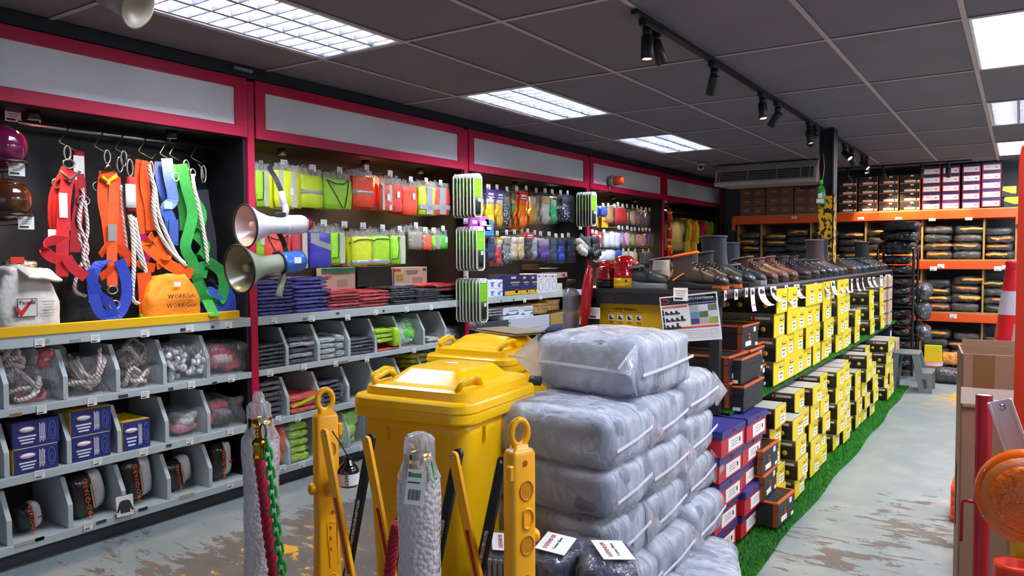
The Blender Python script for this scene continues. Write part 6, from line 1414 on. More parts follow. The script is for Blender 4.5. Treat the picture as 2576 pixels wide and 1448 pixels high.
def make_yellow(W_, H_, D_, nm):
    t = thing('shoe_box', 'yellow fronted shoe box', 'shoe box')
    q = MB(); q.box((-D_/2, 0, H_/2), (D_, W_-.008, H_-.003)); part('carton', q, M_CAMO, t)
    q = MB(); q.box((.0015, 0, H_/2+.001), (.005, W_, H_)); part('yellow_end', q, M_YB, t)
    q = MB(); q.box((.005, W_*.16, H_*.30), (.001, W_*.42, H_*.40)); q.box((.0052, W_*.16, H_*.24), (.001, W_*.24, H_*.10), 1); q.box((.0052, W_*.16, H_*.40), (.001, W_*.30, H_*.05), 2); part('size_label', q, [M_CARD, M_INKG, M_INK], t)
    q = MB(); q.box((.005, W_*.2, H_*.70), (.001, W_*.34, H_*.11)); q.box((.0052, W_*.2, H_*.715), (.001, W_*.26, H_*.05), 1); part('brand_mark', q, [plain('3c2020', .5), plain('e0d8d0', .5)], t)
    q = MB(); q.box((-D_/2-.004, 0, H_-.001), (D_*.98, W_-.012, .002)); part('pale_top', q, plain('b8b4a8', .5), t)
    for k in range(4):
        q = MB(); q.lathe([(.016, 0), (.016, .0012), (0, .0012)], 6, M=Matrix.Translation((-.06-.075*k, -W_/2+.0035, H_*.34)) @ rotm(PI/2, 0, 0)); part('badge', q, M_YB2, t)
    q = MB(); q.box((-.075, -W_/2+.003, H_*.80), (.11, .0015, .014)); q.box((-.115, -W_/2+.0025, H_*.80), (.012, .002, .03), 1); part('side_brand', q, [plain('cfc8b8', .5), plain('a82028', .5)], t)
    return learn(t)
YBX, YBL = make_yellow(.236, .1385, .36, 'tall'), make_yellow(.236, .110, .36, 'low')
first = {id(YBX): True, id(YBL): True}
def place(proto, loc, rz, label, group, rot=None):
    if first.get(id(proto)): o = proto; first[id(proto)] = False; o['label'] = label; o['group'] = group
    else: o = copy_tree(proto, label=label, group=group)
    o.location = loc; o.rotation_euler = rot if rot else (0, 0, rz); return o
def colname(k): return ORD[k]+' column'
UC = [(4.59, 4), (4.835, 4), (5.08, 3), (5.325, 4), (5.575, 4), (5.89, 4), (6.135, 4), (6.38, 4), (6.63, 4), (6.845, 3), (7.135, 2), (7.93, 3), (8.56, 3)]
for c, (y, n) in enumerate(UC):
    for r in range(n):
        dx = random.uniform(-.012, .008) - (.03 if c in (6, 9) else 0)
        place(YBX, (-1.168+dx, y+random.uniform(-.003, .003), .648+.140*r), random.uniform(-.012, .012), 'yellow box on the upper deck, %s from the near end, %s row up' % (colname(c), ORD[r]), 'yellow shoe boxes on the upper deck')
for c, (y, n) in enumerate([(7.38, 3), (7.66, 2), (8.25, 3)]):
    for r in range(n):
        place(YBX, (-1.42, y, .628+.1405*r), 0, 'pushed-back yellow box, upper deck, %s recessed column, %s row up' % (ORD[c], ORD[r]), 'recessed yellow shoe boxes')
LC = [(4.24, 5, -.03), (4.51, 4, .03), (4.76, 5, -.02), (5.01, 5, .0), (5.26, 4, .01), (5.51, 5, -.05), (5.77, 5, .0), (6.02, 5, .0), (6.27, 5, -.03), (6.58, 4, .01), (6.83, 5, .02), (7.145, 4, .03), (7.39, 5, -.05), (8.05, 5, .02), (8.30, 5, .02), (7.72, 4, -.12)]
for c, (y, n, dx) in enumerate(LC):
    for r in range(n):
        place(YBL, (-1.06+dx+random.uniform(-.018, .018), y+random.uniform(-.006, .006), .030+.1115*r), random.uniform(-.02, .02), 'yellow box on the floor, %s from the near end, %s row up' % (colname(c), ORD[r]), 'yellow shoe boxes on the floor strip')
# orange trimmed black boxes
M_BKB = mat('black_box_board', '1f1b1d', .5); M_ORT = mat('orange_box_trim', 'd8621a', .45); M_STR = None
def stripe_mat():
    m = mat('orange_black_stripes', 'd8621a', .5); N, L, b = nodes_of(m); tc = N.new('ShaderNodeTexCoord'); wv = N.new('ShaderNodeTexWave'); wv.bands_direction = 'Z'; wv.inputs['Scale'].default_value = 55
    mp = N.new('ShaderNodeMapping'); mp.inputs['Rotation'].default_value = (0, .6, 0); L.new(tc.outputs['Object'], mp.inputs[0]); L.new(mp.outputs[0], wv.inputs['Vector'])
    r = N.new('ShaderNodeValToRGB'); r.color_ramp.elements[0].color = (*lin('1a1412'), 1); r.color_ramp.elements[0].position = .45; r.color_ramp.elements[1].color = (*lin('d8621a'), 1); r.color_ramp.elements[1].position = .5
    L.new(wv.outputs['Fac'], r.inputs[0]); L.new(r.outputs[0], b.inputs['Base Color']); return m
M_STR = stripe_mat()
def make_black(W_, H_, D_):
    t = thing('shoe_box', 'black shoe box', 'shoe box')
    q = MB(); q.box((-D_/2, 0, (H_-.04)/2), (D_, W_, H_-.04)); part('carton', q, M_BKB, t)
    q = MB(); q.box((-D_/2, 0, H_-.022), (D_+.008, W_+.008, .042)); part('lid', q, M_BKB, t)
    q = MB(); 
    for s_ in (-1, 1): q.box((-D_/2, s_*(W_/2+.001), H_-.002), (D_+.012, .014, .008)); q.box((-D_/2+s_*(D_/2), 0, H_-.002), (.014, W_+.014, .008))
    part('orange_rim', q, M_ORT, t)
    q = MB(); q.box((-.012, -W_/2-.001, (H_-.04)/2), (.022, .002, H_-.045)); q.box((-.010, -W_/2-.0048, H_-.022), (.022, .002, .036)); part('striped_corner', q, M_STR, t)
    for nm_, a_ in (('size_label', ((.001, -W_*.12, H_*.22), (.0016, W_*.34, H_*.2))), ('corner_label', ((.0012, W_*.38, H_*.12), (.0016, W_*.14, H_*.13))), ('price_sticker', ((.0052, W_*.22, H_-.03), (.0016, W_*.13, H_*.2)))):
        q = MB(); q.box(*a_); part(nm_, q, M_CARD, t)
    q = MB()
    for k in range(4):
        a = PI/2*k+PI/4; q.lathe([(.011, 0), (.011, .001), (0, .001)], 8, M=Matrix.Translation((.001, -W_*.06+.012*math.cos(a), H_*.52+.012*math.sin(a))) @ rotm(0, PI/2, 0) @ rotm(0, 0, 0) @ Matrix.Diagonal((.6, .8, 1, 1)))
    q.box((.001, -W_*.06, H_*.40), (.001, .04, .004)); part('orange_emblem', q, plain('b04a18', .5), t)
    return learn(t)
BKX = make_black(.275, .128, .36); first[id(BKX)] = True
GBK = 'black and orange shoe boxes'
for (y, x, z, rz, lab) in ((3.83, -1.185, .648, .03, 'bottom black shoe box with orange rim at the near end of the upper deck'), (3.82, -1.18, .778, -.03, 'second black shoe box with orange rim at the near end of the upper deck'),
                           (4.125, -1.185, .648, -.02, 'bottom black shoe box beside the first yellow column'), (4.12, -1.17, .778, .03, 'middle black shoe box beside the first yellow column'), (4.10, -1.20, .908, -.02, 'top black shoe box beside the first yellow column'),
                           (4.36, -1.22, .648, 0, 'lower narrow-set black shoe box touching the first yellow column'), (4.36, -1.23, .778, 0, 'upper narrow-set black shoe box touching the first yellow column'),
                           (4.02, -.985, .03, -.05, 'bottom black shoe box between red and yellow boxes on the floor'), (4.0, -1.06, .162, .03, 'middle black shoe box between red and yellow boxes on the floor'), (3.99, -1.06, .294, -.02, 'top black shoe box between red and yellow boxes on the floor')):
    place(BKX, (x, y, z), rz, lab, GBK)
for k, z in enumerate((.63, .762, .894)):
    place(BKX, (-1.26-.02*k, 3.73+.02*k, z), 0, 'black shoe box lying lengthwise behind the near rack post, %s from the bottom' % ORD[k], GBK, rot=(0, 0, -PI/2+.02)) if k < 2 else None
    place(BKX, (-1.56, 3.70, z), 0, 'black shoe box lying lengthwise beside the yellow carton, %s from the bottom' % ORD[k], GBK, rot=(0, 0, -PI/2)) if k < 2 else None
# red boxes with blue lids
M_RBX = mat('red_box_board', 'c01c2c', .4); M_BLD = mat('blue_lid_board', '2c2c72', .4)
def make_redbox(W_, H_, D_):
    t = thing('shoe_box', 'red shoe box', 'shoe box')
    q = MB(); q.box((-D_/2, 0, (H_-.03)/2), (D_, W_, H_-.03)); part('carton', q, M_RBX, t)
    q = MB(); q.box((-D_/2, 0, H_-.0015), (D_+.006, W_+.006, .003)); q.box((.004, 0, H_-.017), (.003, W_+.006, .034)); q.box((-D_/2, -W_/2-.0015, H_-.017), (D_+.006, .003, .034)); q.box((-D_/2, W_/2+.0015, H_-.017), (D_+.006, .003, .034)); part('lid', q, M_BLD, t)
    q = MB(); q.box((.001, W_*.10, H_*.34), (.0016, W_*.62, H_*.5)); q.box((.0014, W_*.28, H_*.36), (.0016, .018, .02), 1)
    for k in range(3): q.box((.0014, W_*.06, H_*(.46-.1*k)), (.0016, W_*.28, .004), 2)
    part('size_label', q, [M_CARD, M_INK, M_INKG], t)
    q = MB(); q.tube([(.0065, .012*math.cos(a), H_-.017+.010*math.sin(a)) for a in [2*PI*k/10 for k in range(10)]], .0015, 4, closed=True); part('red_emblem', q, M_RBX, t)
    return learn(t)
RBX = make_redbox(.315, .117, .30); first[id(RBX)] = True
for c, (y, x) in enumerate(((3.45, -1.10), (3.785, -1.09))):
    for r in range(5):
        place(RBX, (x+random.uniform(-.015, .02), y+random.uniform(-.008, .008), .03+.119*r), random.uniform(-.03, .03), 'red shoe box with blue lid, %s column by the bales, %s from the floor' % (('first', 'second')[c], ORD[r]), 'red and blue shoe boxes')
# beige cartons and blue-white boxes at the far end
M_BEI = mat('beige_carton', 'b8a488', .7, var=.06)
for c, y in enumerate((8.84, 9.07, 9.30)):
    for r in range(9):
        z = .03+.115*r if r < 5 else .65+.135*(r-5)
        if r == 4: continue
        q = MB(); q.box((-.16, 0, .056), (.32, .215, .110)); t = thing('beige_shoe_carton', 'beige shoe carton with orange print, %s far column, %s row up' % (ORD[c], ORD[r if r < 4 else r-1]), 'shoe box', (-1.10+(.02 if c == 1 else 0)-(.08 if r > 4 else 0), y, z), group='beige shoe cartons at the far end')
        part('carton', q, M_BEI, t); q = MB(); q.box((.0005, .04*(r % 2), .06), (.0015, .06, .05)); part('orange_print', q, plain('c86838', .6), t)
for r in range(8):
    z = .03+.14*r if r < 4 else .65+.14*(r-4); q = MB(); q.box((-.16, 0, .065), (.32, .14, .128)); t = thing('blue_white_carton', 'blue carton with white print at the far rack end, %s row up' % ORD[r], 'shoe box', (-1.2, 9.50, z), group='blue cartons at the far end')
    part('carton', q, plain('30348c', .5), t); q = MB(); q.box((.0005, 0, .06), (.0015, .08, .06)); part('white_print', q, M_CARD, t)
# yellow feature cartons under the near end
def feat(label, z, H, text, opened):
    t = thing('yellow_carton', label, 'carton', (-1.70, 3.665, z)); W_, D_ = .365, .28
    q = MB()
    if opened:
        q.box((0, .002, H/2), (W_, .004, H)); q.box((0, D_, H/2), (W_, .004, H)); q.box((-W_/2, D_/2, H/2), (.004, D_, H)); q.box((W_/2, D_/2, H/2), (.004, D_, H)); q.box((0, D_/2, .003), (W_, D_, .006))
    else: q.box((0, D_/2, H/2), (W_, D_, H), ch=.002)
    part('carton', q, mat('yellow_carton_board', 'e2b008', .45), t)
    if opened:
        for k, (x, y, w_, c) in enumerate(((-.08, .1, .1, 'dcdce4'), (.03, .12, .09, 'c4c6d0'), (.11, .08, .08, '2a2a30'), (-.02, .2, .14, 'a8acb8'))):
            q = MB(); q.box((x, y, H*.6), (w_, .08, H*.86)); part('inner_packet', q, plain(c, .5), t)
        ptext('Safety Features', .022, M_INK, t, (-.03, -.001, H*.76), FACE_NY)
        q = MB(); q.box((-.03, -.0005, H*.665), (.2, .001, .0015)); part('print_line', q, M_INK, t)
        for k in range(4):
            x = -.11+.053*k; q = MB(); q.box((x, -.001, H*.47), (.034, .001, .032), ch=.0005); part('icon_ground', q, M_CARD, t)
            q = MB(); q.prism([(x-.010, H*.47-.010), (x+.011, H*.47-.010), (x+.011, H*.47-.003), (x+.002, H*.47), (x-.002, H*.47+.010), (x-.010, H*.47+.010)], -.0025, -.0015, 'Y'); part('boot_icon', q, M_INK, t)
            q = MB(); q.box((x, -.001, H*.32), (.026, .001, .003)); q.box((x, -.001, H*.28), (.02, .001, .003)); part('print_line', q, plain('6a5410', .5), t)
    return t
feat('open yellow carton with safety icons under the near end of the shoe rack', 1.005, .158, True, True); feat('closed yellow carton under the one with safety icons', .842, .16, False, False); feat('lowest yellow carton behind the bales on the rack deck', .63, .20, False, False)
# poster, cards, hanging tags
P4 = [atY(u, v, 3.57) for u, v in ((1658, 748), (1808, 732), (1812, 853), (1672, 862))]
ex = ((P4[1]-P4[0])+(P4[2]-P4[3]))/2; Wp = ex.length; Hp = ((P4[0]-P4[3]).length+(P4[1]-P4[2]).length)/2; cp = (P4[0]+P4[1]+P4[2]+P4[3])/4
t = thing('footwear_poster', 'laminated footwear chart with boot pictures hanging askew on the rack front', 'poster', cp, rot=(0, -math.atan2(ex.z, ex.x), 0))
q = MB(); q.box((0, 0, 0), (Wp, .002, Hp)); part('sheet', q, mat('laminated_white', 'e4e6ea', .25, coat=.4), t)
def pr(x0, y0, x1, y1, c, nm='print'):   # fractions from top left
    q = MB(); q.box(((x0+x1)/2*Wp-Wp/2, -.0016, Hp/2-(y0+y1)/2*Hp), ((x1-x0)*Wp, .0006, (y1-y0)*Hp)); part(nm, q, plain(c, .4), t)
pr(.02, .03, .98, .19, '20263c', 'header_band'); ptext('SAFETY FOOTWEAR', .017, plain('e8e8ee', .5), t, (.052, -.0024, Hp*.395), FACE_NY);
for k in range(7): pr(.42+.05*k, .135, .445+.05*k, .165, 'c4c8d4')
q = MB(); q.tube([(-.118+.02*math.cos(a), -.0025, Hp*.385+.010*math.sin(a)) for a in [2*PI*k/12 for k in range(12)]], .0015, 4, closed=True); part('logo_oval', q, plain('c03030', .5), t)
pr(.8, .05, .96, .085, 'd86a3a'); pr(.22, .05, .34, .1, 'c03a34'); pr(.03, .22, .47, .26, 'd85a34', 'section_band'); pr(.5, .20, .97, .235, '2a3048', 'section_band')
for r in range(3):
    pr(.025, .29+.15*r, .055, .42+.15*r, '2a3048', 'row_tab')
    for c in range((3, 4, 3)[r]):
        x, z = (.11+.09*c)*Wp-Wp/2, Hp/2-(.365+.15*r)*Hp; s = .0135; tall = (c == (3, 3, 2)[r] and r > 0)
        q = MB(); q.prism([(x-s*.8, z-s*.6), (x+s, z-s*.6), (x+s, z-s*.1), (x+s*.2, z+s*.1), (x+s*.05, z+s*(1.3 if tall else .7)), (x-s*.75, z+s*(1.3 if tall else .7))], -.0026, -.0014, 'Y'); part('boot_picture', q, M_INK, t)
for r in range(3):
    for c in range(3): pr(.51+.157*c, .25+.135*r, .66+.157*c, .375+.135*r, ('9aa0a4', 'c4ccd4', '6c7068', '5c84b0', '4c6a44', 'c0c8d0', '3a4468', 'b8a09c', '88a040')[r*3+c], 'photo')
pr(.02, .68, .26, .72, '20263c', 'table_head'); pr(.26, .68, .98, .72, 'd84a3c', 'table_head')
for k in range(5): pr(.03, .765+.04*k, .97, .768+.04*k, 'a8aca8', 'table_line')
for k in range(4): pr(.3+.18*k, .74, .302+.18*k, .95, 'b8bcb8', 'table_line')
for k, (u, v, s) in enumerate(((1712, 740, 1.6), (1495, 787, 1.5), (1477, 786, 1.2))):
    p = atY(u, v, 3.55 if k == 0 else 3.6); o = D.objects.new('price_card', CARD_ME); COL.objects.link(o); o.location = p; o.scale = (1, s, s); o.rotation_euler = (0, 0, -PI/2); tag(o, ('white price card above the footwear poster', 'cream price card left of the yellow carton', 'half hidden price card behind the bottle')[k], 'price card', 'price cards on the shoe rack')
def tongue(u, v, l, curl, w_, k, col='eae8ea'):
    p = atX(u, v, IX1+.012); t = thing('shoe_tag', '%s paper tag from the near end hanging on the shoe rack edge' % ORD[k] if k < 20 else 'paper tag number', 'paper tag', p, group='paper tags on the shoe rack edge', rz=random.uniform(-.1, .1))
    q = MB(); pts = [(0, 0, 0)]; a = 0
    for i in range(6): a += curl/6*(.3+i*.25); pts.append((pts[-1][0]+math.sin(a)*l/6, 0, pts[-1][2]-math.cos(a)*l/6))
    q.strap(pts, (0, 1, 0), w_, .001); part('paper', q, plain(col, .6), t)
    q = MB(); q.prism([(-w_*.3, -.035), (w_*.32, -.035), (w_*.3, -.02), (0, -.018), (-.05*w_, -.008), (-w_*.28, -.008)], .001+curl*.004, .0018+curl*.004, 'X'); part('shoe_picture', q, M_INK, t)
    q = MB(); q.box((math.sin(curl*.5)*l*.5+.002, 0, -l*.72), (.001, w_*.7, .006)); part('orange_print', q, plain('d86a4a', .6), t)
for k, (u, v, l, cu, w_) in enumerate(((1825, 730, .05, 0, .03), (1852, 727, .055, 0, .03), (1878, 724, .05, 0, .035), (1893, 724, .13, .25, .05), (1915, 722, .13, 1.3, .075), (1945, 720, .11, 1.3, .07), (1978, 717, .13, .8, .07), (2004, 715, .11, 1.2, .075),
                                      (2052, 711, .075, .2, .06), (2075, 709, .10, 1.1, .08), (2095, 707, .12, .9, .08), (2112, 705, .10, .9, .07), (2128, 703, .12, .7, .08), (2143, 701, .12, .1, .06), (2157, 700, .12, .5, .085), (2170, 699, .12, .5, .07), (2186, 697, .11, .9, .08), (2198, 696, .11, .9, .08), (2217, 692, .12, .1, .1), (2234, 690, .12, .1, .16))): tongue(u, v, l*.95, cu, w_*1.35, k)
# ---- shoes
def shoe(kind, c, sole_c='1a1816', lace=None, collar=None, toe=None, H=.13, tip=None):
    t = thing('work_shoe', kind, 'shoe'); L_ = .295
    kk = 1.0 if H > .1 else .82; foot = [(-L_+.002, .032, .060), (-L_+.018, .039, .095), (-L_*.8, .042, .115), (-L_*.6, .042, .128*kk), (-L_*.45, .043, .118*kk), (-L_*.32, .047, .096), (-L_*.18, .050, .080), (-L_*.08, .046, .070), (-L_*.03, .038, .060), (.001, .022, .046)]
    q = MB(); rings = []
    for x, hw, zt in foot:
        ring = []
        for j in range(16):
            a = 2*PI*j/16; e = .8; y = math.copysign(abs(math.cos(a))**e, math.cos(a))*hw; z0 = .022; zz = z0+(zt-z0)*(.5+.5*math.sin(a)) if True else 0
            ring.append((x, y*(1.04 if math.sin(a) < 0 else .9), zz))
        rings.append(ring)
    q.loft(rings)
    if H > .10:
        rg_ = []; n = 6
        for i in range(n+1):
            f = i/n; z = .065+(H-.065)*f; cx_ = -L_*.73-.012*f*(H > .2); rx = .082-.016*min(1, f*2)+(.006*f if H > .22 else 0); ry = .043-.001*f+(.014*f if H > .22 else 0)
            rg_.append([(cx_+rx*math.cos(a), ry*math.sin(a), z+(.012*math.cos(a)*f if H <= .2 else 0)) for a in [2*PI*j/18 for j in range(18)]])
        q.loft(rg_, caps=False)
        top = rg_[-1]; ctr = Vector((sum(p[0] for p in top)/18, 0, H-.03)); q.add(top+[tuple(ctr)], [(j, (j+1) % 18, 18) for j in range(18)], 0)
    um = mat('shoe_leather_%s' % c, c, .42, var=.12, vscale=20, bump=.12, bscale=120, bdist=.002); part('upper', q, um, t)
    q = MB(); out = [(-L_-.004, 0), (-L_+.006, -.033), (-L_*.7, -.036), (-L_*.45, -.036), (-L_*.22, -.047), (-L_*.06, -.038), (.004, -.012), (.004, .012), (-L_*.06, .038), (-L_*.22, .047), (-L_*.45, .036), (-L_*.7, .036), (-L_+.006, .033)]
    q.loft([[(x*1.0, y*1.02, .0) for x, y in out], [(x, y*1.06, .006) for x, y in out], [(x, y*1.07, .020+.012*(x < -L_*.6)) for x, y in out], [(x, y*1.0, .030+.012*(x < -L_*.6)) for x, y in out]], smooth=False); part('sole', q, plain(sole_c, .6), t)
    if tip:
        q = MB(); o2 = [p for p in out if p[0] > -L_*.30]; q.loft([[(x+.002, y*1.03, .002) for x, y in o2], [(x+.0025, y*1.09, .021) for x, y in o2]], smooth=False); part('sole_tip', q, plain(tip, .55), t)
        q = MB(); q.strap([(-L_*.9, -.045, .045), (-L_*.8, -.0455, .065), (-L_*.7, -.046, .082)], (0, .2, 1), .006, .003); q.strap([(-L_*.99, -.036, .05), (-L_*.93, -.044, .075), (-L_*.90, -.046, .10)], (1, 0, 0), .008, .003); part('accent_stripe', q, plain('d8842c', .5), t)
    if toe:
        q = MB(); rings = [[(x*1.0+(.003 if i == 3 else 0), y*1.05, .022+(z-.022)*1.08) for x, y, z in [(x_, math.copysign(abs(math.cos(a))**.8, math.cos(a))*hw, .022+(zt-.022)*(.5+.5*math.sin(a))) for a in [2*PI*j/16 for j in range(16)]]] for i, (x_, hw, zt) in enumerate(foot[6:])]
        q.loft(rings); part('toe_cap', q, mat('toe_cap_%s' % toe, toe, .35, coat=.1), t)
    if lace:
        q = MB(); q.soft((-L_*.47, 0, .100), (.10, .036, .02), .01, 3, M=Matrix.Translation((-L_*.47, 0, .1)) @ rotm(0, .62, 0) @ Matrix.Translation((L_*.47, 0, -.1))); part('tongue', q, um, t)
        q = MB(); q2 = MB(); nl = 6 if H > .10 else 4
        for k in range(nl):
            f = k/max(1, nl-1); x = -L_*.33-.085*f; z = .104+.050*f if H > .12 else .094+.022*f
            q.tube([(x, -.026, z-.008), (x-.006, 0, z+.006), (x-.013, .026, z-.004)], .0032, 5); q.tube([(x, .026, z-.008), (x-.006, 0, z+.006), (x-.013, -.026, z-.004)], .0026, 5)
            for s in (-1, 1): q2.lathe([(.0042, 0), (.0042, .003), (0, .004)], 7, M=Matrix.Translation((x, s*.030, z-.010)) @ rotm(-s*1.1, 0, 0))
        for s in (-1, 1): q.tube(spline([(-L_*.55, .004*s, .135 if H > .12 else .11), (-L_*.47, .03*s, .12 if H > .12 else .10), (-L_*.40, .042*s, .085), (-L_*.36, .048*s, .055)], 3), .0026, 5)
        part('laces', q, plain(lace, .8), t); part('eyelets', q2, M_STEEL, t)
    if collar:
        q = MB(); cz = H if H > .10 else .105; q.tube([(-L_*.73-.012*(H > .2)+(.066+.006*(H > .22))*math.cos(a), (.042+.014*(H > .22))*math.sin(a), cz+(.012*math.cos(a) if H <= .2 else 0)) for a in [2*PI*j/16 for j in range(16)]], .0075, 6, closed=True); part('collar', q, plain(collar, .6), t)
    return learn(t)
SH = {'hiker': shoe('hiker', '40332c', '1c1a1a', '201a14', 'e86a20', '2c2826', .175, 'c8641c'), 'hikerb': shoe('hikerb', '2f2c28', '1c1a1a', '26262a', '2a2a2c', '2a2a28', .18, 'c8641c'), 'welly': shoe('welly', '2c3640', '1c1a1a', None, '3a444e', '2c3640', .275),
      'low': shoe('low', '2c3238', '808488', '1c1e22', '6a7470', None, .085), 'brown': shoe('brown', '5c3a2c', '3a2820', '6a4a30', '5a3c30', None, .15), 'slip': shoe('slip', '6a4a40', '2a2020', None, '4c342c', None, .14), 'plum': shoe('plum', '3c2830', '241c1e', '2a1e20', '34242a', None, .15),
      'black': shoe('black', '1c1d22', '151517', '2a2a2a', '24262c', '22242a', .12), 'slate': shoe('slate', '3a444e', '1c1d22', '5a6068', '3a444e', None, .12), 'tallbrown': shoe('tallbrown', '4c383a', '2a2224', None, '5a4448', None, .29), 'navytall': shoe('navytall', '28303e', '1c1d22', None, '303a4a', None, .26), 'blacktall': shoe('blacktall', '17181c', '141416', None, '1c1d22', None, .30)}
for k_ in SH: first[id(SH[k_])] = True
SG = 'shoes along the rack top'
rowA = [('hiker', 3.735, 'brown hiking boot with orange collar beside the red beacon'), ('hikerb', 3.955, 'dark hiking boot with speckled black laces, second along the rack'), ('welly', 4.20, 'tall dark wellington boot with orange sole'),
        ('low', 4.45, 'grey low shoe between wellington and brown boots'), ('brown', 4.70, 'brown leather boot with loose laces, first of three'), ('slip', 4.98, 'brown pull-on boot between two laced ones'), ('brown', 5.24, 'brown leather boot with loose laces, second of three'),
        ('plum', 5.55, 'plum brown laced boot with sheen'), ('plum', 5.82, 'second plum brown laced boot'), ('black', 6.08, None), ('black', 6.30, None), ('slate', 6.52, None), ('tallbrown', 6.74, 'tall dusty brown boot in front of the pillar'), ('blacktall', 6.95, 'black tall boot beside the dusty brown one'), ('brown', 7.40, 'brown laced boot among the black shoes past the pillar'),
        ('slate', 7.62, None), ('slate', 7.86, None), ('black', 8.08, None), ('black', 8.30, None), ('slate', 8.52, None), ('black', 8.74, None), ('blacktall', 8.96, 'black tall boot near the far end of the rack top'), ('black', 9.18, None)]
for k, (kd, y, lab) in enumerate(rowA):
    place(SH[kd], (-1.205+random.uniform(-.02, .0), y, IZ), random.uniform(-.08, .08), lab or '%s laced shoe, %s along the aisle edge of the rack top' % ('black' if kd == 'black' else 'slate grey', ORD[k] if k < 20 else ('twenty-first', 'twenty-second', 'twenty-third', 'twenty-fourth')[k-20]), SG)
rowB = [('low', -1.50, 3.72, 'grey low shoe with pale sole behind the red and yellow beacon'), ('navytall', -1.60, 5.70, 'navy tall boot in the second row of the rack top'), 
        ('brown', -1.58, 4.30, 'brown laced boot in the second row'), ('plum', -1.56, 5.2, 'plum boot in the second row'), ('black', -1.56, 6.1, 'farther black shoe in the second row'), ('slate', -1.56, 7.6, 'slate shoe in the second row past the pillar'), ('slip', -1.56, 8.5, 'brown pull-on boot in the second row, far end')]
for kd, x, y, lab in rowB: place(SH[kd], (x, y, IZ), random.uniform(-.1, .1), lab, SG)
# ---- beacons and oddments on the near left corner of the rack
def beacon(label, x, y, r, hb, hd, cb, cd, bands):
    t = thing('beacon_lamp', label, 'beacon', (x, y, IZ), group='beacons on the shoe rack')
    q = MB(); q.lathe([(r, 0), (r, hb*.45), (r*.985, hb*.47), (r, hb*.49), (r, hb), (0, hb)], 26); part('base', q, plain(cb, .35), t)
    q = MB(); q.lathe([(r*1.04, hb), (r*1.04, hb+.012), (r*.97, hb+.018), (r*.94, hb+hd*.65), (r*.86, hb+hd*.85), (r*.62, hb+hd*.97), (r*.3, hb+hd), (0, hb+hd)], 28); part('dome', q, mat('beacon_red_%s' % cd, cd, .12, coat=.9, trans=.2), t)
    q = MB()
    for k in range(bands): q.tube([(r*.965*math.cos(a), r*.965*math.sin(a), hb+.03+k*(hd*.5/bands)) for a in [2*PI*j/24 for j in range(24)]], .0018, 4, closed=True)
    part('dome_ribs', q, mat('beacon_red_%s' % cd, cd, .12), t)
    q = MB(); q.lathe([(.006, 0), (.006, .003), (0, .003)], 10, M=Matrix.Translation((r*.55, -r*.83, hb*.7)) @ rotm(PI/2, 0, .55)); part('button', q, M_INK, t); return t
beacon('red domed beacon on yellow base at the rack corner', -1.745, 3.69, .057, .058, .115, 'e8b40c', 'd01018', 6); beacon('short red beacon on black base left of the yellow based one', -1.862, 3.71, .056, .042, .075, '161618', 'a81020', 3)
t = thing('light_bar', 'low light bar with amber and red lamps behind the short red beacon', 'light bar', (-1.86, 3.86, IZ)); q = MB(); q.box((0, 0, .05), (.24, .05, .1), ch=.004); part('body', q, plain('d8d4d0', .5), t)
for k in range(3):
    q = MB(); q.soft((-.08+.08*k, 0, .122), (.075, .05, .05), .02, 3); part('lamp', q, mat('bar_lamp_%d' % k, ('d81818', 'e02818', 'f08018')[k], .15, coat=.8), t)
t = thing('plastic_tub', 'small white tapered tub standing behind the low grey shoe', 'tub', (-1.66, 3.98, IZ)); q = MB(); q.lathe([(.048, 0), (.055, .02), (.044, .14), (.046, .145), (0, .146)], 20); part('tub', q, plain('d8d2c8', .4), t); q = MB(); q.box((.0, -.0515, .09), (.05, .003, .004)); part('print', q, M_INKG, t)
a, b = atY(1470, 800, 3.58), atY(1484, 668, 3.60); d = (b-a); t = thing('traffic_wand', 'red traffic wand leaning at the left end of the shoe rack', 'baton', a, rot=d.to_track_quat('Z', 'Y').to_euler()); q = MB(); q.lathe([(.016, -.25), (.018, 0), (.03, .01), (.03, d.length*.55), (.02, d.length-.02), (.008, d.length), (0, d.length)], 18); part('body', q, mat('wand_red', 'b80c1c', .2, coat=.5), t)
p = atY(1400, 812, 3.9); t = thing('navy_bag', 'rounded navy blue bag behind the bottle', 'bag', (p.x, 3.95, .93)); q = MB(); q.soft((0, 0, 0), (.2, .14, .14), .06, 6, .006, 10, 4, .2); part('bag', q, cloth('1c2248'), t)
q = MB(); q.box((p.x, 3.95, .43), (.22, .2, .86), ch=.004); o = q.build('carton_stack', mat('brown_cardboard', '9a8468', .8)); tag(o, 'brown carton carrying the rounded navy bag', 'carton')
# ------------------------------------------------------------------ steel column, hanging bottle
t = thing('steel_column', 'black steel column with worn yellow guard in the middle of the shop', 'column', (-1.43, 7.19, 0))
q = MB(); q.box((-.055, 0, CZ/2), (.012, .16, CZ)); q.box((.055, 0, CZ/2), (.012, .16, CZ)); q.box((0, 0, CZ/2), (.11, .012, CZ)); part('h_section', q, mat('black_column_paint', '14171e', .5, var=.2), t)
m = mat('chipped_yellow_paint', 'e0a818', .6, col2='15171c', vscale=38, stretch=(1, 1, .7))
N, L, b = nodes_of(m)
r_ = [n for n in N if n.type == 'VALTORGB'][0]; r_.color_ramp.elements[0].position = .50; r_.color_ramp.elements[1].position = .54
q = MB(); q.box((-.006, -.082, 1.42), (.118, .006, 1.0)); q.box((.066, -.03, 1.50), (.006, .10, .86)); part('guard', q, m, t)
p = atY(2065, 485, 7.05); t = thing('green_bottle', 'green plastic bottle hanging from a cord on the steel column', 'bottle', (p.x, 7.06, p.z-.10))
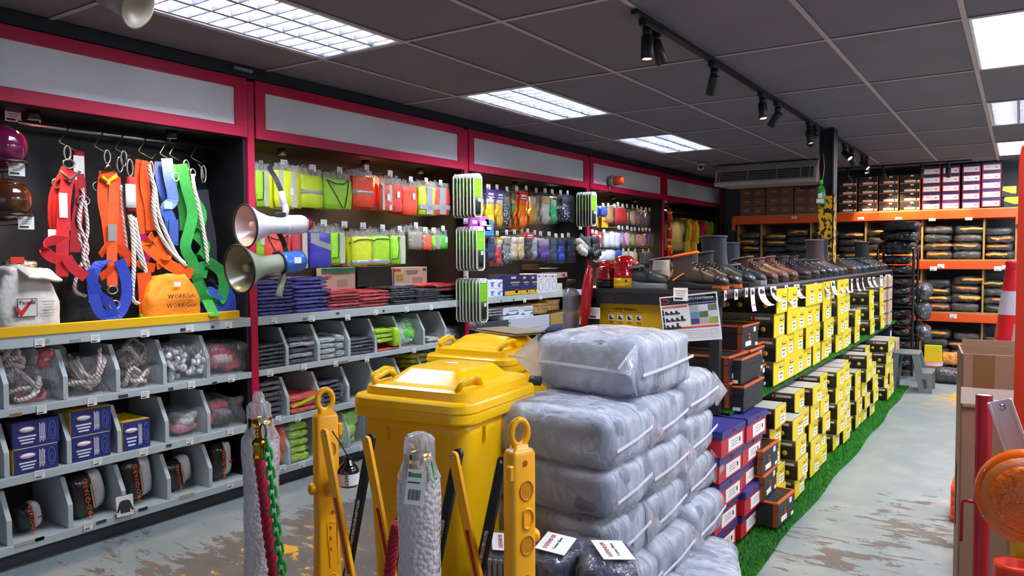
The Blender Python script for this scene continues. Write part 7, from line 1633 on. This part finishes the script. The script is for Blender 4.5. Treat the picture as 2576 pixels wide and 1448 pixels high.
q = MB(); q.lathe([(0, 0), (.034, .0), (.037, .01), (.037, .12), (.03, .145), (.014, .165), (.014, .185), (0, .186)], 18); part('body', q, mat('green_bottle_plastic', '3aa04a', .2, coat=.4, alpha=.8), t)
q = MB(); q.lathe([(.016, .18), (.016, .215), (0, .216)], 14); part('cap', q, plain('58d038', .4), t)
q = MB(); q.box((0, -.038, .03), (.06, .002, .035)); q.box((0, -.038, .075), (.035, .002, .04)); part('label', q, M_CARD, t)
q = MB(); q.tube([(-.01, 0, .2), (-.025, 0, .32), (-.015, .02, .44), (.01, .02, .44), (.025, 0, .32), (.01, 0, .2)], .003, 5); part('cord', q, plain('b8b0a4', .6), t)
# ------------------------------------------------------------------ ceiling track with spot heads
def track(label, a, b):
    t = thing('lighting_track', label, 'track', (0, 0, 0)); q = MB(); d = Vector(b)-Vector(a); c = (Vector(a)+Vector(b))/2
    q.box(c, (abs(d.x)+.034, abs(d.y)+.034, .022)); part('rail', q, M_CAN, t); return t
track('long black lighting track running above the shoe rack', (-1.45, 3.18, 2.492), (-1.45, 9.35, 2.492)); track('short black lighting track across the back of the shop', (-2.0, 10.3, 2.485), (-.5, 10.3, 2.485))
def head(label, x, y, aim, lit, z=2.48, watt=1.0):
    t = thing('track_spotlight', label, 'spotlight', (x, y, z), group='black track spotlights')
    q = MB(); q.box((0, 0, -.014), (.036, .11, .028), ch=.003); q.tube([(0, 0, -.02), (0, 0, -.075)], .009, 8); q.lathe([(.02, -.06), (.022, -.05), (.022, -.03), (0, -.028)], 12); part('adapter', q, M_CAN, t)
    d = Vector(aim).normalized(); piv = Vector((0, 0, -.082)); M = Matrix.Translation(piv) @ d.to_track_quat('Z', 'Y').to_matrix().to_4x4()
    q = MB(); q.lathe([(0, -.018), (.026, -.018), (.029, -.012), (.029, .092), (.026, .094), (.025, .084)], 20, M=M, cap=False); part('barrel', q, M_CAN, t)
    q = MB(); q.lathe([(.025, .082), (.0, .080)], 20, M=M, cap=False); part('lens', q, M_LENS, t)
    lamp_light(t, M @ Vector((0, 0, .098)), M @ Vector((0, 0, 1)), SPOT_WATT*watt, .95, .6, .02, (1, .78, .50)); return t
HP = [(1628, 72, (.05, -.12, -1), 'first lit spotlight of the long track'), (1650, 92, (.25, .35, -1), 'tilted spotlight beside the first one'), (1797, 165, (-.35, .25, -1), 'spotlight tilted to the cabinets, third along'), (1918, 240, (.15, -.2, -1), 'lit spotlight fourth along the track'),
      (1957, 262, (-.8, .3, -1), 'spotlight beside the fourth one'), (2036, 308, (.2, -.1, -1), 'lit spotlight just before the steel column'), (2052, 316, (-.8, .4, -1), 'half hidden spotlight before the column'), (2125, 362, (.9, -.5, -1), 'bright spotlight just past the column'),
      (2142, 372, (.2, .5, -1), 'dark spotlight past the column'), (2170, 386, (.95, -.4, -1), 'bright tilted spotlight near the track end'), (2184, 394, (.1, -.2, -1), 'last lit spotlight of the long track')]
for k, (u, v, aim, lab) in enumerate(HP):
    y = atX(u, v, -1.45).y; y = min(y, 9.3); head(lab, -1.45, y, aim, True)
for k, u in enumerate((2133, 2222, 2318, 2385)):
    x = atY(u, 440, 10.3).x; head('%s spotlight on the back track' % ORD[k], x, 10.3, ((.35, .55, -.8), (.2, .7, -.75), (-.2, .65, -.8), (0, .6, -.8))[k], True, 2.472, .8)
# ------------------------------------------------------------------ ceiling air conditioner, camera, horn speaker
t = thing('air_conditioner', 'cream ceiling mounted air conditioner with louvred front at the back', 'air conditioner', (-2.55, 9.2, 0))
M_AC = mat('cream_ac_plastic', 'b8aca0', .45)
q = MB(); W_ = 1.18; q.prism([(0, 2.245), (-.02, 2.262), (-.02, 2.285), (0, 2.30), (.03, 2.42), (.10, 2.5), (.70, 2.5), (.70, 2.31), (.62, 2.255)], -W_/2, W_/2, 'X'); part('casing', q, M_AC, t)
q = MB(); q.prism([(-.004, 2.295), (.026, 2.415), (.05, 2.41), (.02, 2.29)], -W_/2+.03, W_/2-.03, 'X'); part('grille_recess', q, plain('2a2c30', .6), t)
for k in range(4):
    q = MB(); q.prism([(-.010+.0075*k, 2.303+.028*k), (.0+.0075*k, 2.315+.028*k), (.004+.0075*k, 2.311+.028*k), (-.006+.0075*k, 2.299+.028*k)], -W_/2+.03, W_/2-.03, 'X'); part('louver', q, plain('6a686c', .5), t)
for k in range(5):
    q = MB(); x = (-.53, -.19, .15, .42, .52)[k]; q.prism([(-.014, 2.297), (.018, 2.418), (.03, 2.416), (.0, 2.293)], x-.006, x+.006, 'X'); part('grille_bar', q, plain('8c868a', .5), t)
p = atZ(1764, 421, 2.46); t = thing('security_camera', 'small cream security camera with dark lens on the ceiling', 'camera', (p.x, p.y, 2.508)); q = MB(); q.lathe([(.045, 0), (.045, -.02), (.02, -.03), (0, -.03)], 16); q.soft((.0, -.02, -.055), (.07, .09, .06), .028, 4); part('body', q, plain('cfc8bc', .4), t)
q = MB(); q.lathe([(.02, 0), (.02, .004), (0, .006)], 14, M=Matrix.Translation((.02, -.066, -.055)) @ rotm(PI/2, 0, .3)); part('lens', q, M_INK, t)
p = atZ(345, 18, 2.41); t = thing('horn_speaker', 'cream plastic horn speaker hanging from the ceiling near the top left corner', 'speaker', p); ax = Vector((.55, -.25, -.75)).normalized(); ax = Vector((.80, .35, -.42)).normalized(); M = ax.to_track_quat('Z', 'Y').to_matrix().to_4x4()
q = MB(); q.lathe([(0, -.16), (.055, -.155), (.06, -.06), (.066, -.03), (.085, .0), (.088, .006), (.08, .006), (.06, -.02), (.03, -.05), (0, -.05)], 28, M=M); part('horn', q, mat('cream_horn', 'b4aa94', .35), t)
q = MB(); q.tube([M @ Vector((.0, 0, -.12)), M @ Vector((0, 0, -.12))+Vector((0, 0, .06)), Vector((M @ Vector((0, 0, -.12))).xy.to_3d())+Vector((0, 0, 2.505-p.z))], .009, 8); part('bracket', q, plain('8c8678', .5), t)
a, b = atX(582, 168, FX+.012), atX(656, 189, FX+.012); t = thing('conduit_strip', 'short pale conduit strip on the dark bulkhead above the second cabinet', 'conduit', (a+b)/2); q = MB(); q.box((0, -.02, .004), (.012, .12, .018)); part('pale_cover', q, plain('8c8494', .5), t); q = MB(); q.box((0, .10, -.004), (.008, .1, .010)); part('cable', q, PIPE, t)
# ------------------------------------------------------------------ pallet racking along the back
M_ORB = mat('orange_rack_beam', 'e0501a', .4); M_UPR = mat('rack_upright', '20232c', .5); M_PLY = mat('raw_plywood', 'a8814c', .8, var=.12, vscale=14, stretch=(4, 4, .6)); RY = 10.75
t = thing('pallet_rack', 'orange beamed pallet rack across the back wall', 'pallet rack', (0, 0, 0))
for x in (-3.43, .02):
    for y in (RY+.04, RY+.62):
        q = MB(); q.box((x, y, .97), (.08, .06, 1.94)); part('upright', q, M_UPR, t)
q = MB()
for k in range(24): q.lathe([(.012, 0), (.012, .001), (0, .001)], 8, M=Matrix.Translation((-3.43, RY+.0095, .1+.075*k)) @ rotm(PI/2, 0, 0))
part('upright_slots', q, plain('060608', .8), t)
for z in (1.885, 1.27, .625):
    for y in (RY, RY+.64):
        q = MB(); q.box((-1.705, y, z), (3.37, .045, .105), ch=.006); part('beam', q, M_ORB, t)
    q = MB(); q.box((-1.705, RY+.32, z+.06), (3.37, .68, .016)); part('shelf_board', q, M_PLY, t)
    for x in (-3.385, -.03):
        q = MB(); q.box((x, RY-.024, z-.04), (.05, .008, .19)); part('end_bracket', q, M_ORB, t)
DV = [-3.34, -3.02, -2.36, -1.68, -1.03, -.37, -.045]
for lv, (z0, z1) in enumerate(((1.338, 1.83), (.693, 1.215), (.01, .57))):
    for x in DV:
        q = MB(); q.box((x, RY+.33, (z0+z1)/2), (.02, .56, z1-z0)); part('plywood_divider', q, M_PLY, t)
for k, (u, v) in enumerate(((2348, 675), (2367, 669), (2510, 675), (2530, 672), (2398, 795), (1998, 547), (2166, 549), (2260, 549), (2345, 552), (2437, 550))):
    p = atY(u, v, RY-.025); o = D.objects.new('price_card', CARD_ME); COL.objects.link(o); o.parent = t; o.location = p; o.scale = (1, 1.6, 1.3 if k < 5 else .8); o.rotation_euler = (0, 0, -PI/2)
# bagged shoes in the compartments
M_SB = [mat('bagged_dark_%d' % k, c, .5, var=.4, vscale=9, bump=.6, bscale=10, bdist=.03, coat=.2) for k, c in enumerate(('1e1c18', '302c26', '151517', '3d372e'))]
M_SO = [mat('bagged_orange_%d' % k, c, .4, var=.3, vscale=12, bump=.8, bscale=28, bdist=.02, coat=.6) for k, c in enumerate(('d87a1c', 'e09a28'))]
FILM_SB = film('shoe_bag_film', 'e4e2de', .05, .10, 14, 1.0, bdist=.05, gloss=.24)
rnd = random.Random(5); cn = ['far left', 'second', 'third', 'fourth', 'fifth', 'sixth']; ln = ['upper', 'middle', 'lowest']
for lv, z0 in enumerate((1.34, .695, .012)):
    for c in range(6):
        if lv > 0 and c < 3: continue
        x0, x1 = DV[c]+.015, DV[c+1]-.015; ns = 2 if x1-x0 > .4 else 1; hmax = .40 if lv == 0 else .44
        for s in range(ns):
            xa = x0+(x1-x0)*s/ns; xb = x0+(x1-x0)*(s+1)/ns; n = 4; h = hmax*rnd.uniform(.85, 1.05)/n
            for k in range(n):
                o_ = rnd.random() < .5; xm = (xa+xb)/2+rnd.uniform(-.015, .015); wd = (xb-xa)*.93
                t = thing('bagged_shoes', '%s bag from the bottom, %s stack, %s compartment, %s level of the back rack' % (ORD[k], ('left', 'right')[s], cn[c], ln[lv]), 'bagged shoes', (xm, RY+.22+rnd.uniform(-.02, .02), z0+h*k+.002), rz=rnd.uniform(-.06, .06), group='bagged shoes in the back rack')
                q = MB(); q.soft((0, 0, h*.48), (wd, .33, h*.84), h*.36, 7, .018, 11, rnd.randint(0, 999), .2); part('shoes', q, rnd.choice(M_SB), t)
                if o_: q = MB(); q.soft((rnd.uniform(-.2, .2)*wd, -.03, h*.6), (wd*.8, .33, h*.34), h*.16, 6, .016, 12, rnd.randint(0, 999)); part('orange_lining', q, rnd.choice(M_SO), t)
                q = MB(); q.soft((0, -.005, h*.5), (wd*1.02, .37, h*.94), h*.3, 8, .020, 16, rnd.randint(0, 999)); part('clear_bag', q, FILM_SB, t)
# boxes on top of the rack
zt = 1.955
def backbox(name, lab, x, z, w_, h, kind, grp):
    t = thing(name, lab, 'shoe box', (x, RY+.2, z), group=grp)
    q = MB(); q.box((0, 0, h/2), (w_, .34, h-.003)); part('carton', q, {'o': M_BKB, 'r': mat('navy_box', '25285c', .45), 'y': plain('1c1c1c', .5)}[kind], t)
    if kind == 'o':
        q = MB(); q.box((0, -.172, .004), (w_, .004, .010)); q.box((w_/2-.004, -.172, h/2), (.008, .004, h)); part('orange_rim', q, M_ORT, t)
        q = MB(); q.box((-.0, -.172, h*.24), (w_*.55, .003, h*.22)); q.box((w_*.4, -.172, h*.22), (w_*.12, .003, h*.2)); part('size_label', q, M_CARD, t); q = MB(); q.box((w_*.1, -.172, h*.84), (w_*.16, .003, h*.16)); part('price_sticker', q, M_CARD, t)
        q = MB(); q.prism([(-.04, h*.42), (.03, h*.42), (.0, h*.56)], -.173, -.171, 'Y'); part('orange_emblem', q, plain('9c4a20', .5), t)
    elif kind == 'r':
        q = MB(); q.box((0, -.172, h*.36), (w_, .004, h*.72)); part('red_front', q, M_RBX, t); q = MB(); q.box((0, -.1745, h*.36), (w_*.86, .003, h*.56)); q.box((w_*.25, -.1762, h*.34), (w_*.14, .001, h*.08), 1); q.box((-w_*.2, -.1762, h*.38), (w_*.2, .001, h*.05), 2); part('size_label', q, [M_CARD, M_INK, M_INKG], t)
    else:
        q = MB(); q.prism([(-w_*.5, h*.62), (-w_*.42, h*1.0), (w_*.5, h*1.0), (w_*.5, h*.3), (w_*.2, h*.3)], -.175, -.171, 'Y'); part('yellow_end', q, M_YB, t)
def colx(u0, u1): a, b = atY(u0, 480, RY+.03).x, atY(u1, 480, RY+.03).x; return (a+b)/2, b-a
for c, (u0, u1, n) in enumerate(((2110, 2157, 4), (2159, 2209, 4), (2211, 2261, 4), (2263, 2316, 4))):
    x, w_ = colx(u0, u1)
    for r in range(n): backbox('shoe_box', 'black shoe box with orange rim on the back rack, %s column, %s row up' % (ORD[c], ORD[r]), x, zt+.113*r, w_*.97, .112, 'o', 'orange rimmed boxes on the back rack')
for c, (u0, u1) in enumerate(((2319, 2367), (2369, 2415), (2420, 2467), (2469, 2519))):
    x, w_ = colx(u0, u1)
    for r in range(5): backbox('shoe_box', 'white labelled red and blue box on the back rack, %s column, %s row up' % (ORD[c], ORD[r]), x, zt+.108*r+(.012 if c == 3 else 0), w_*.97, .107, 'r', 'white labelled boxes on the back rack')
for r in range(2):
    x, w_ = colx(2526, 2562); backbox('shoe_box', '%s yellow fronted box at the right end of the back rack' % ('lower', 'upper')[r], x-.02*r, zt+.125*r, w_, .12, 'y', 'yellow boxes on the back rack')
M_BRC = mat('brown_shipping_carton', '7a5440', .8, var=.12, vscale=6)
for c, (u0, u1) in enumerate(((1861, 1925), (1926, 1996), (1997, 2062))):
    x, w_ = colx(u0, u1)
    for r in range(3):
        t = thing('shipping_carton', 'brown shipping carton on the back rack, %s column, %s row up' % (ORD[c], ORD[r]), 'carton', (x, RY+.25, zt+.125*r), group='brown cartons on the back rack'); q = MB(); q.box((0, 0, .062), (w_*.98, .44, .122), ch=.004); part('carton', q, M_BRC, t)
        q = MB(); q.box((-.08, -.2215, .07), (.09, .002, .03)); q.box((.08, -.2215, .06), (.06, .002, .03)); part('pale_sticker', q, plain('8c7468', .6), t)
        q = MB(); q.box((0, -.2215, .062), (.035, .002, .122)); part('tape_strip', q, plain('6c4630', .3), t)
        if (c, r) == (2, 2): q = MB(); q.box((.02, -.223, .098), (.20, .002, .035)); part('dark_print', q, M_INK, t)
# garment rack with black bags
p0, p1_ = atY(2222, 700, 9.95), atY(2296, 700, 9.95); xm = (p0.x+p1_.x)/2
t = thing('garment_rack', 'black metal rack carrying black plastic wrapped goods beyond the shoe rack', 'rack', (xm, 9.95, 0)); W_ = p1_.x-p0.x+.06
for s in (-1, 1):
    q = MB(); q.tube(spline([(s*W_/2, -.22, 0), (s*W_/2, -.22, 1.35), (s*W_/2, -.18, 1.42), (s*W_/2, .18, 1.42), (s*W_/2, .22, 1.35), (s*W_/2, .22, 0)], 4), .014, 8); part('side_frame', q, M_RACK, t)
for k in range(4):
    q = MB(); q.box((0, 0, .08+.36*k), (W_, .42, .02)); part('shelf', q, M_RACK, t)
M_BP = mat('black_glossy_bag', '15161b', .22, bump=1.0, bscale=16, bdist=.05, coat=.8, stretch=(1, 1, 2.5))
for k in range(4):
    for j in range(3):
        z = .092+.36*k+.112*j; q = MB(); q.soft((0, 0, .055), (W_*.84+rnd.uniform(-.02, .01), .44, .094), .045, 7, .012, 10, k*5+j); o = q.build('black_bag_pack', M_BP, loc=(xm, 9.95, z)); tag(o, 'black wrapped bag, %s on the %s shelf of the garment rack' % (ORD[j], ORD[k]), 'bag', 'black bags on the garment rack')
for j in range(3):
    q = MB(); q.soft((0, 0, .06), (W_*1.05, .46, .115), .055, 7, .022, 10, 60+j); o = q.build('black_bag_pack', M_BP if j < 2 else M_SB[2], loc=(xm+.02*j, 9.95, 1.435+.115*j)); tag(o, '%s bag heaped on top of the garment rack' % ('lower', 'middle', 'upper')[j], 'bag', 'bags heaped on the garment rack')
for j, (dx, z) in enumerate(((.16, .5), (.18, .75), (.17, .98))):
    q = MB(); q.soft((0, 0, 0), (.16, .26, .2), .07, 7, .03, 10, 70+j); o = q.build('loose_plastic_bag', mat('grey_clear_plastic', '55555a', .2, var=.7, vscale=11, bump=1.0, bscale=13, bdist=.06, coat=.9), loc=(xm+W_/2+.09, 9.95, z)); tag(o, '%s clear plastic bundle bulging from the side of the garment rack' % ORD[j], 'bag', 'clear bundles by the garment rack')
# step stool
t = thing('step_stool', 'grey plastic two-step stool at the end of the shoe rack', 'step stool', (-.93, 8.86, 0)); M_ST = mat('grey_stool_plastic', '6a7274', .5)
q = MB(); q.box((-.03, .0, .385), (.24, .34, .03), ch=.012); part('top_step', q, M_ST, t); q = MB(); q.box((.14, .0, .2), (.15, .34, .03), ch=.012); part('lower_step', q, M_ST, t)
for y in (-.16, .16):
    q = MB(); q.prism([(-.14, .375), (-.09, .375), (-.12, 0), (-.17, 0)], y-.018, y+.018, 'Y'); part('rear_leg', q, M_ST, t)
    q = MB(); q.prism([(.03, .375), (.09, .375), (.13, .2), (.21, .2), (.215, 0), (.175, 0), (.165, .14), (.12, .14), (.155, 0), (.10, 0)], y-.018, y+.018, 'Y'); part('front_leg', q, M_ST, t)
q = MB(); q.tube([(-.14, -.16, .12), (.13, -.16, .17)], .006, 6); part('cross_bar', q, M_ST, t)
# bucket and floor goods at the back
p = atZ(2343, 962, 0); t = thing('pink_bucket', 'pink and white printed bucket holding a yellow board by the back rack', 'bucket', (p.x, 9.55, 0)); q = MB(); q.lathe([(.075, 0), (.10, .22), (.104, .225), (.09, .22), (.07, .02), (0, .02)], 22); part('pail', q, plain('d86a6c', .5), t); q = MB(); q.lathe([(.097, .18), (.101, .222)], 22, cap=False); part('white_band', q, plain('d8d0c8', .5), t)
q = MB(); q.box((0, .01, .28), (.17, .02, .24), ch=.006); o = part('yellow_board', q, plain('d8c818', .5), t)
for j, (u, v, c, s) in enumerate(((2392, 925, 'e08c2c', .17), (2380, 950, '3a3c40', .2), (2404, 948, '55555a', .16), (2330, 900, '8a8c90', .12))):
    p = atZ(u, v+20, 0); q = MB(); q.soft((0, 0, s*.42), (s*1.3, s, s*.8), s*.35, 6, .02, 10, 90+j); o = q.build('floor_bag', mat('floor_bag_%s' % c, c, .35, var=.4, vscale=14, bump=1.0, bscale=36, bdist=.02, coat=.7), loc=(p.x, max(9.5, min(p.y, 10.35)), .001+(.13 if j == 0 else 0))); tag(o, ('orange bag heaped on dark bags by the back rack', 'dark plastic bag on the floor by the pink bucket', 'grey plastic bag on the floor beside the tall carton', 'small clear bag beside the step stool')[j], 'bag', 'plastic bags on the floor at the back')
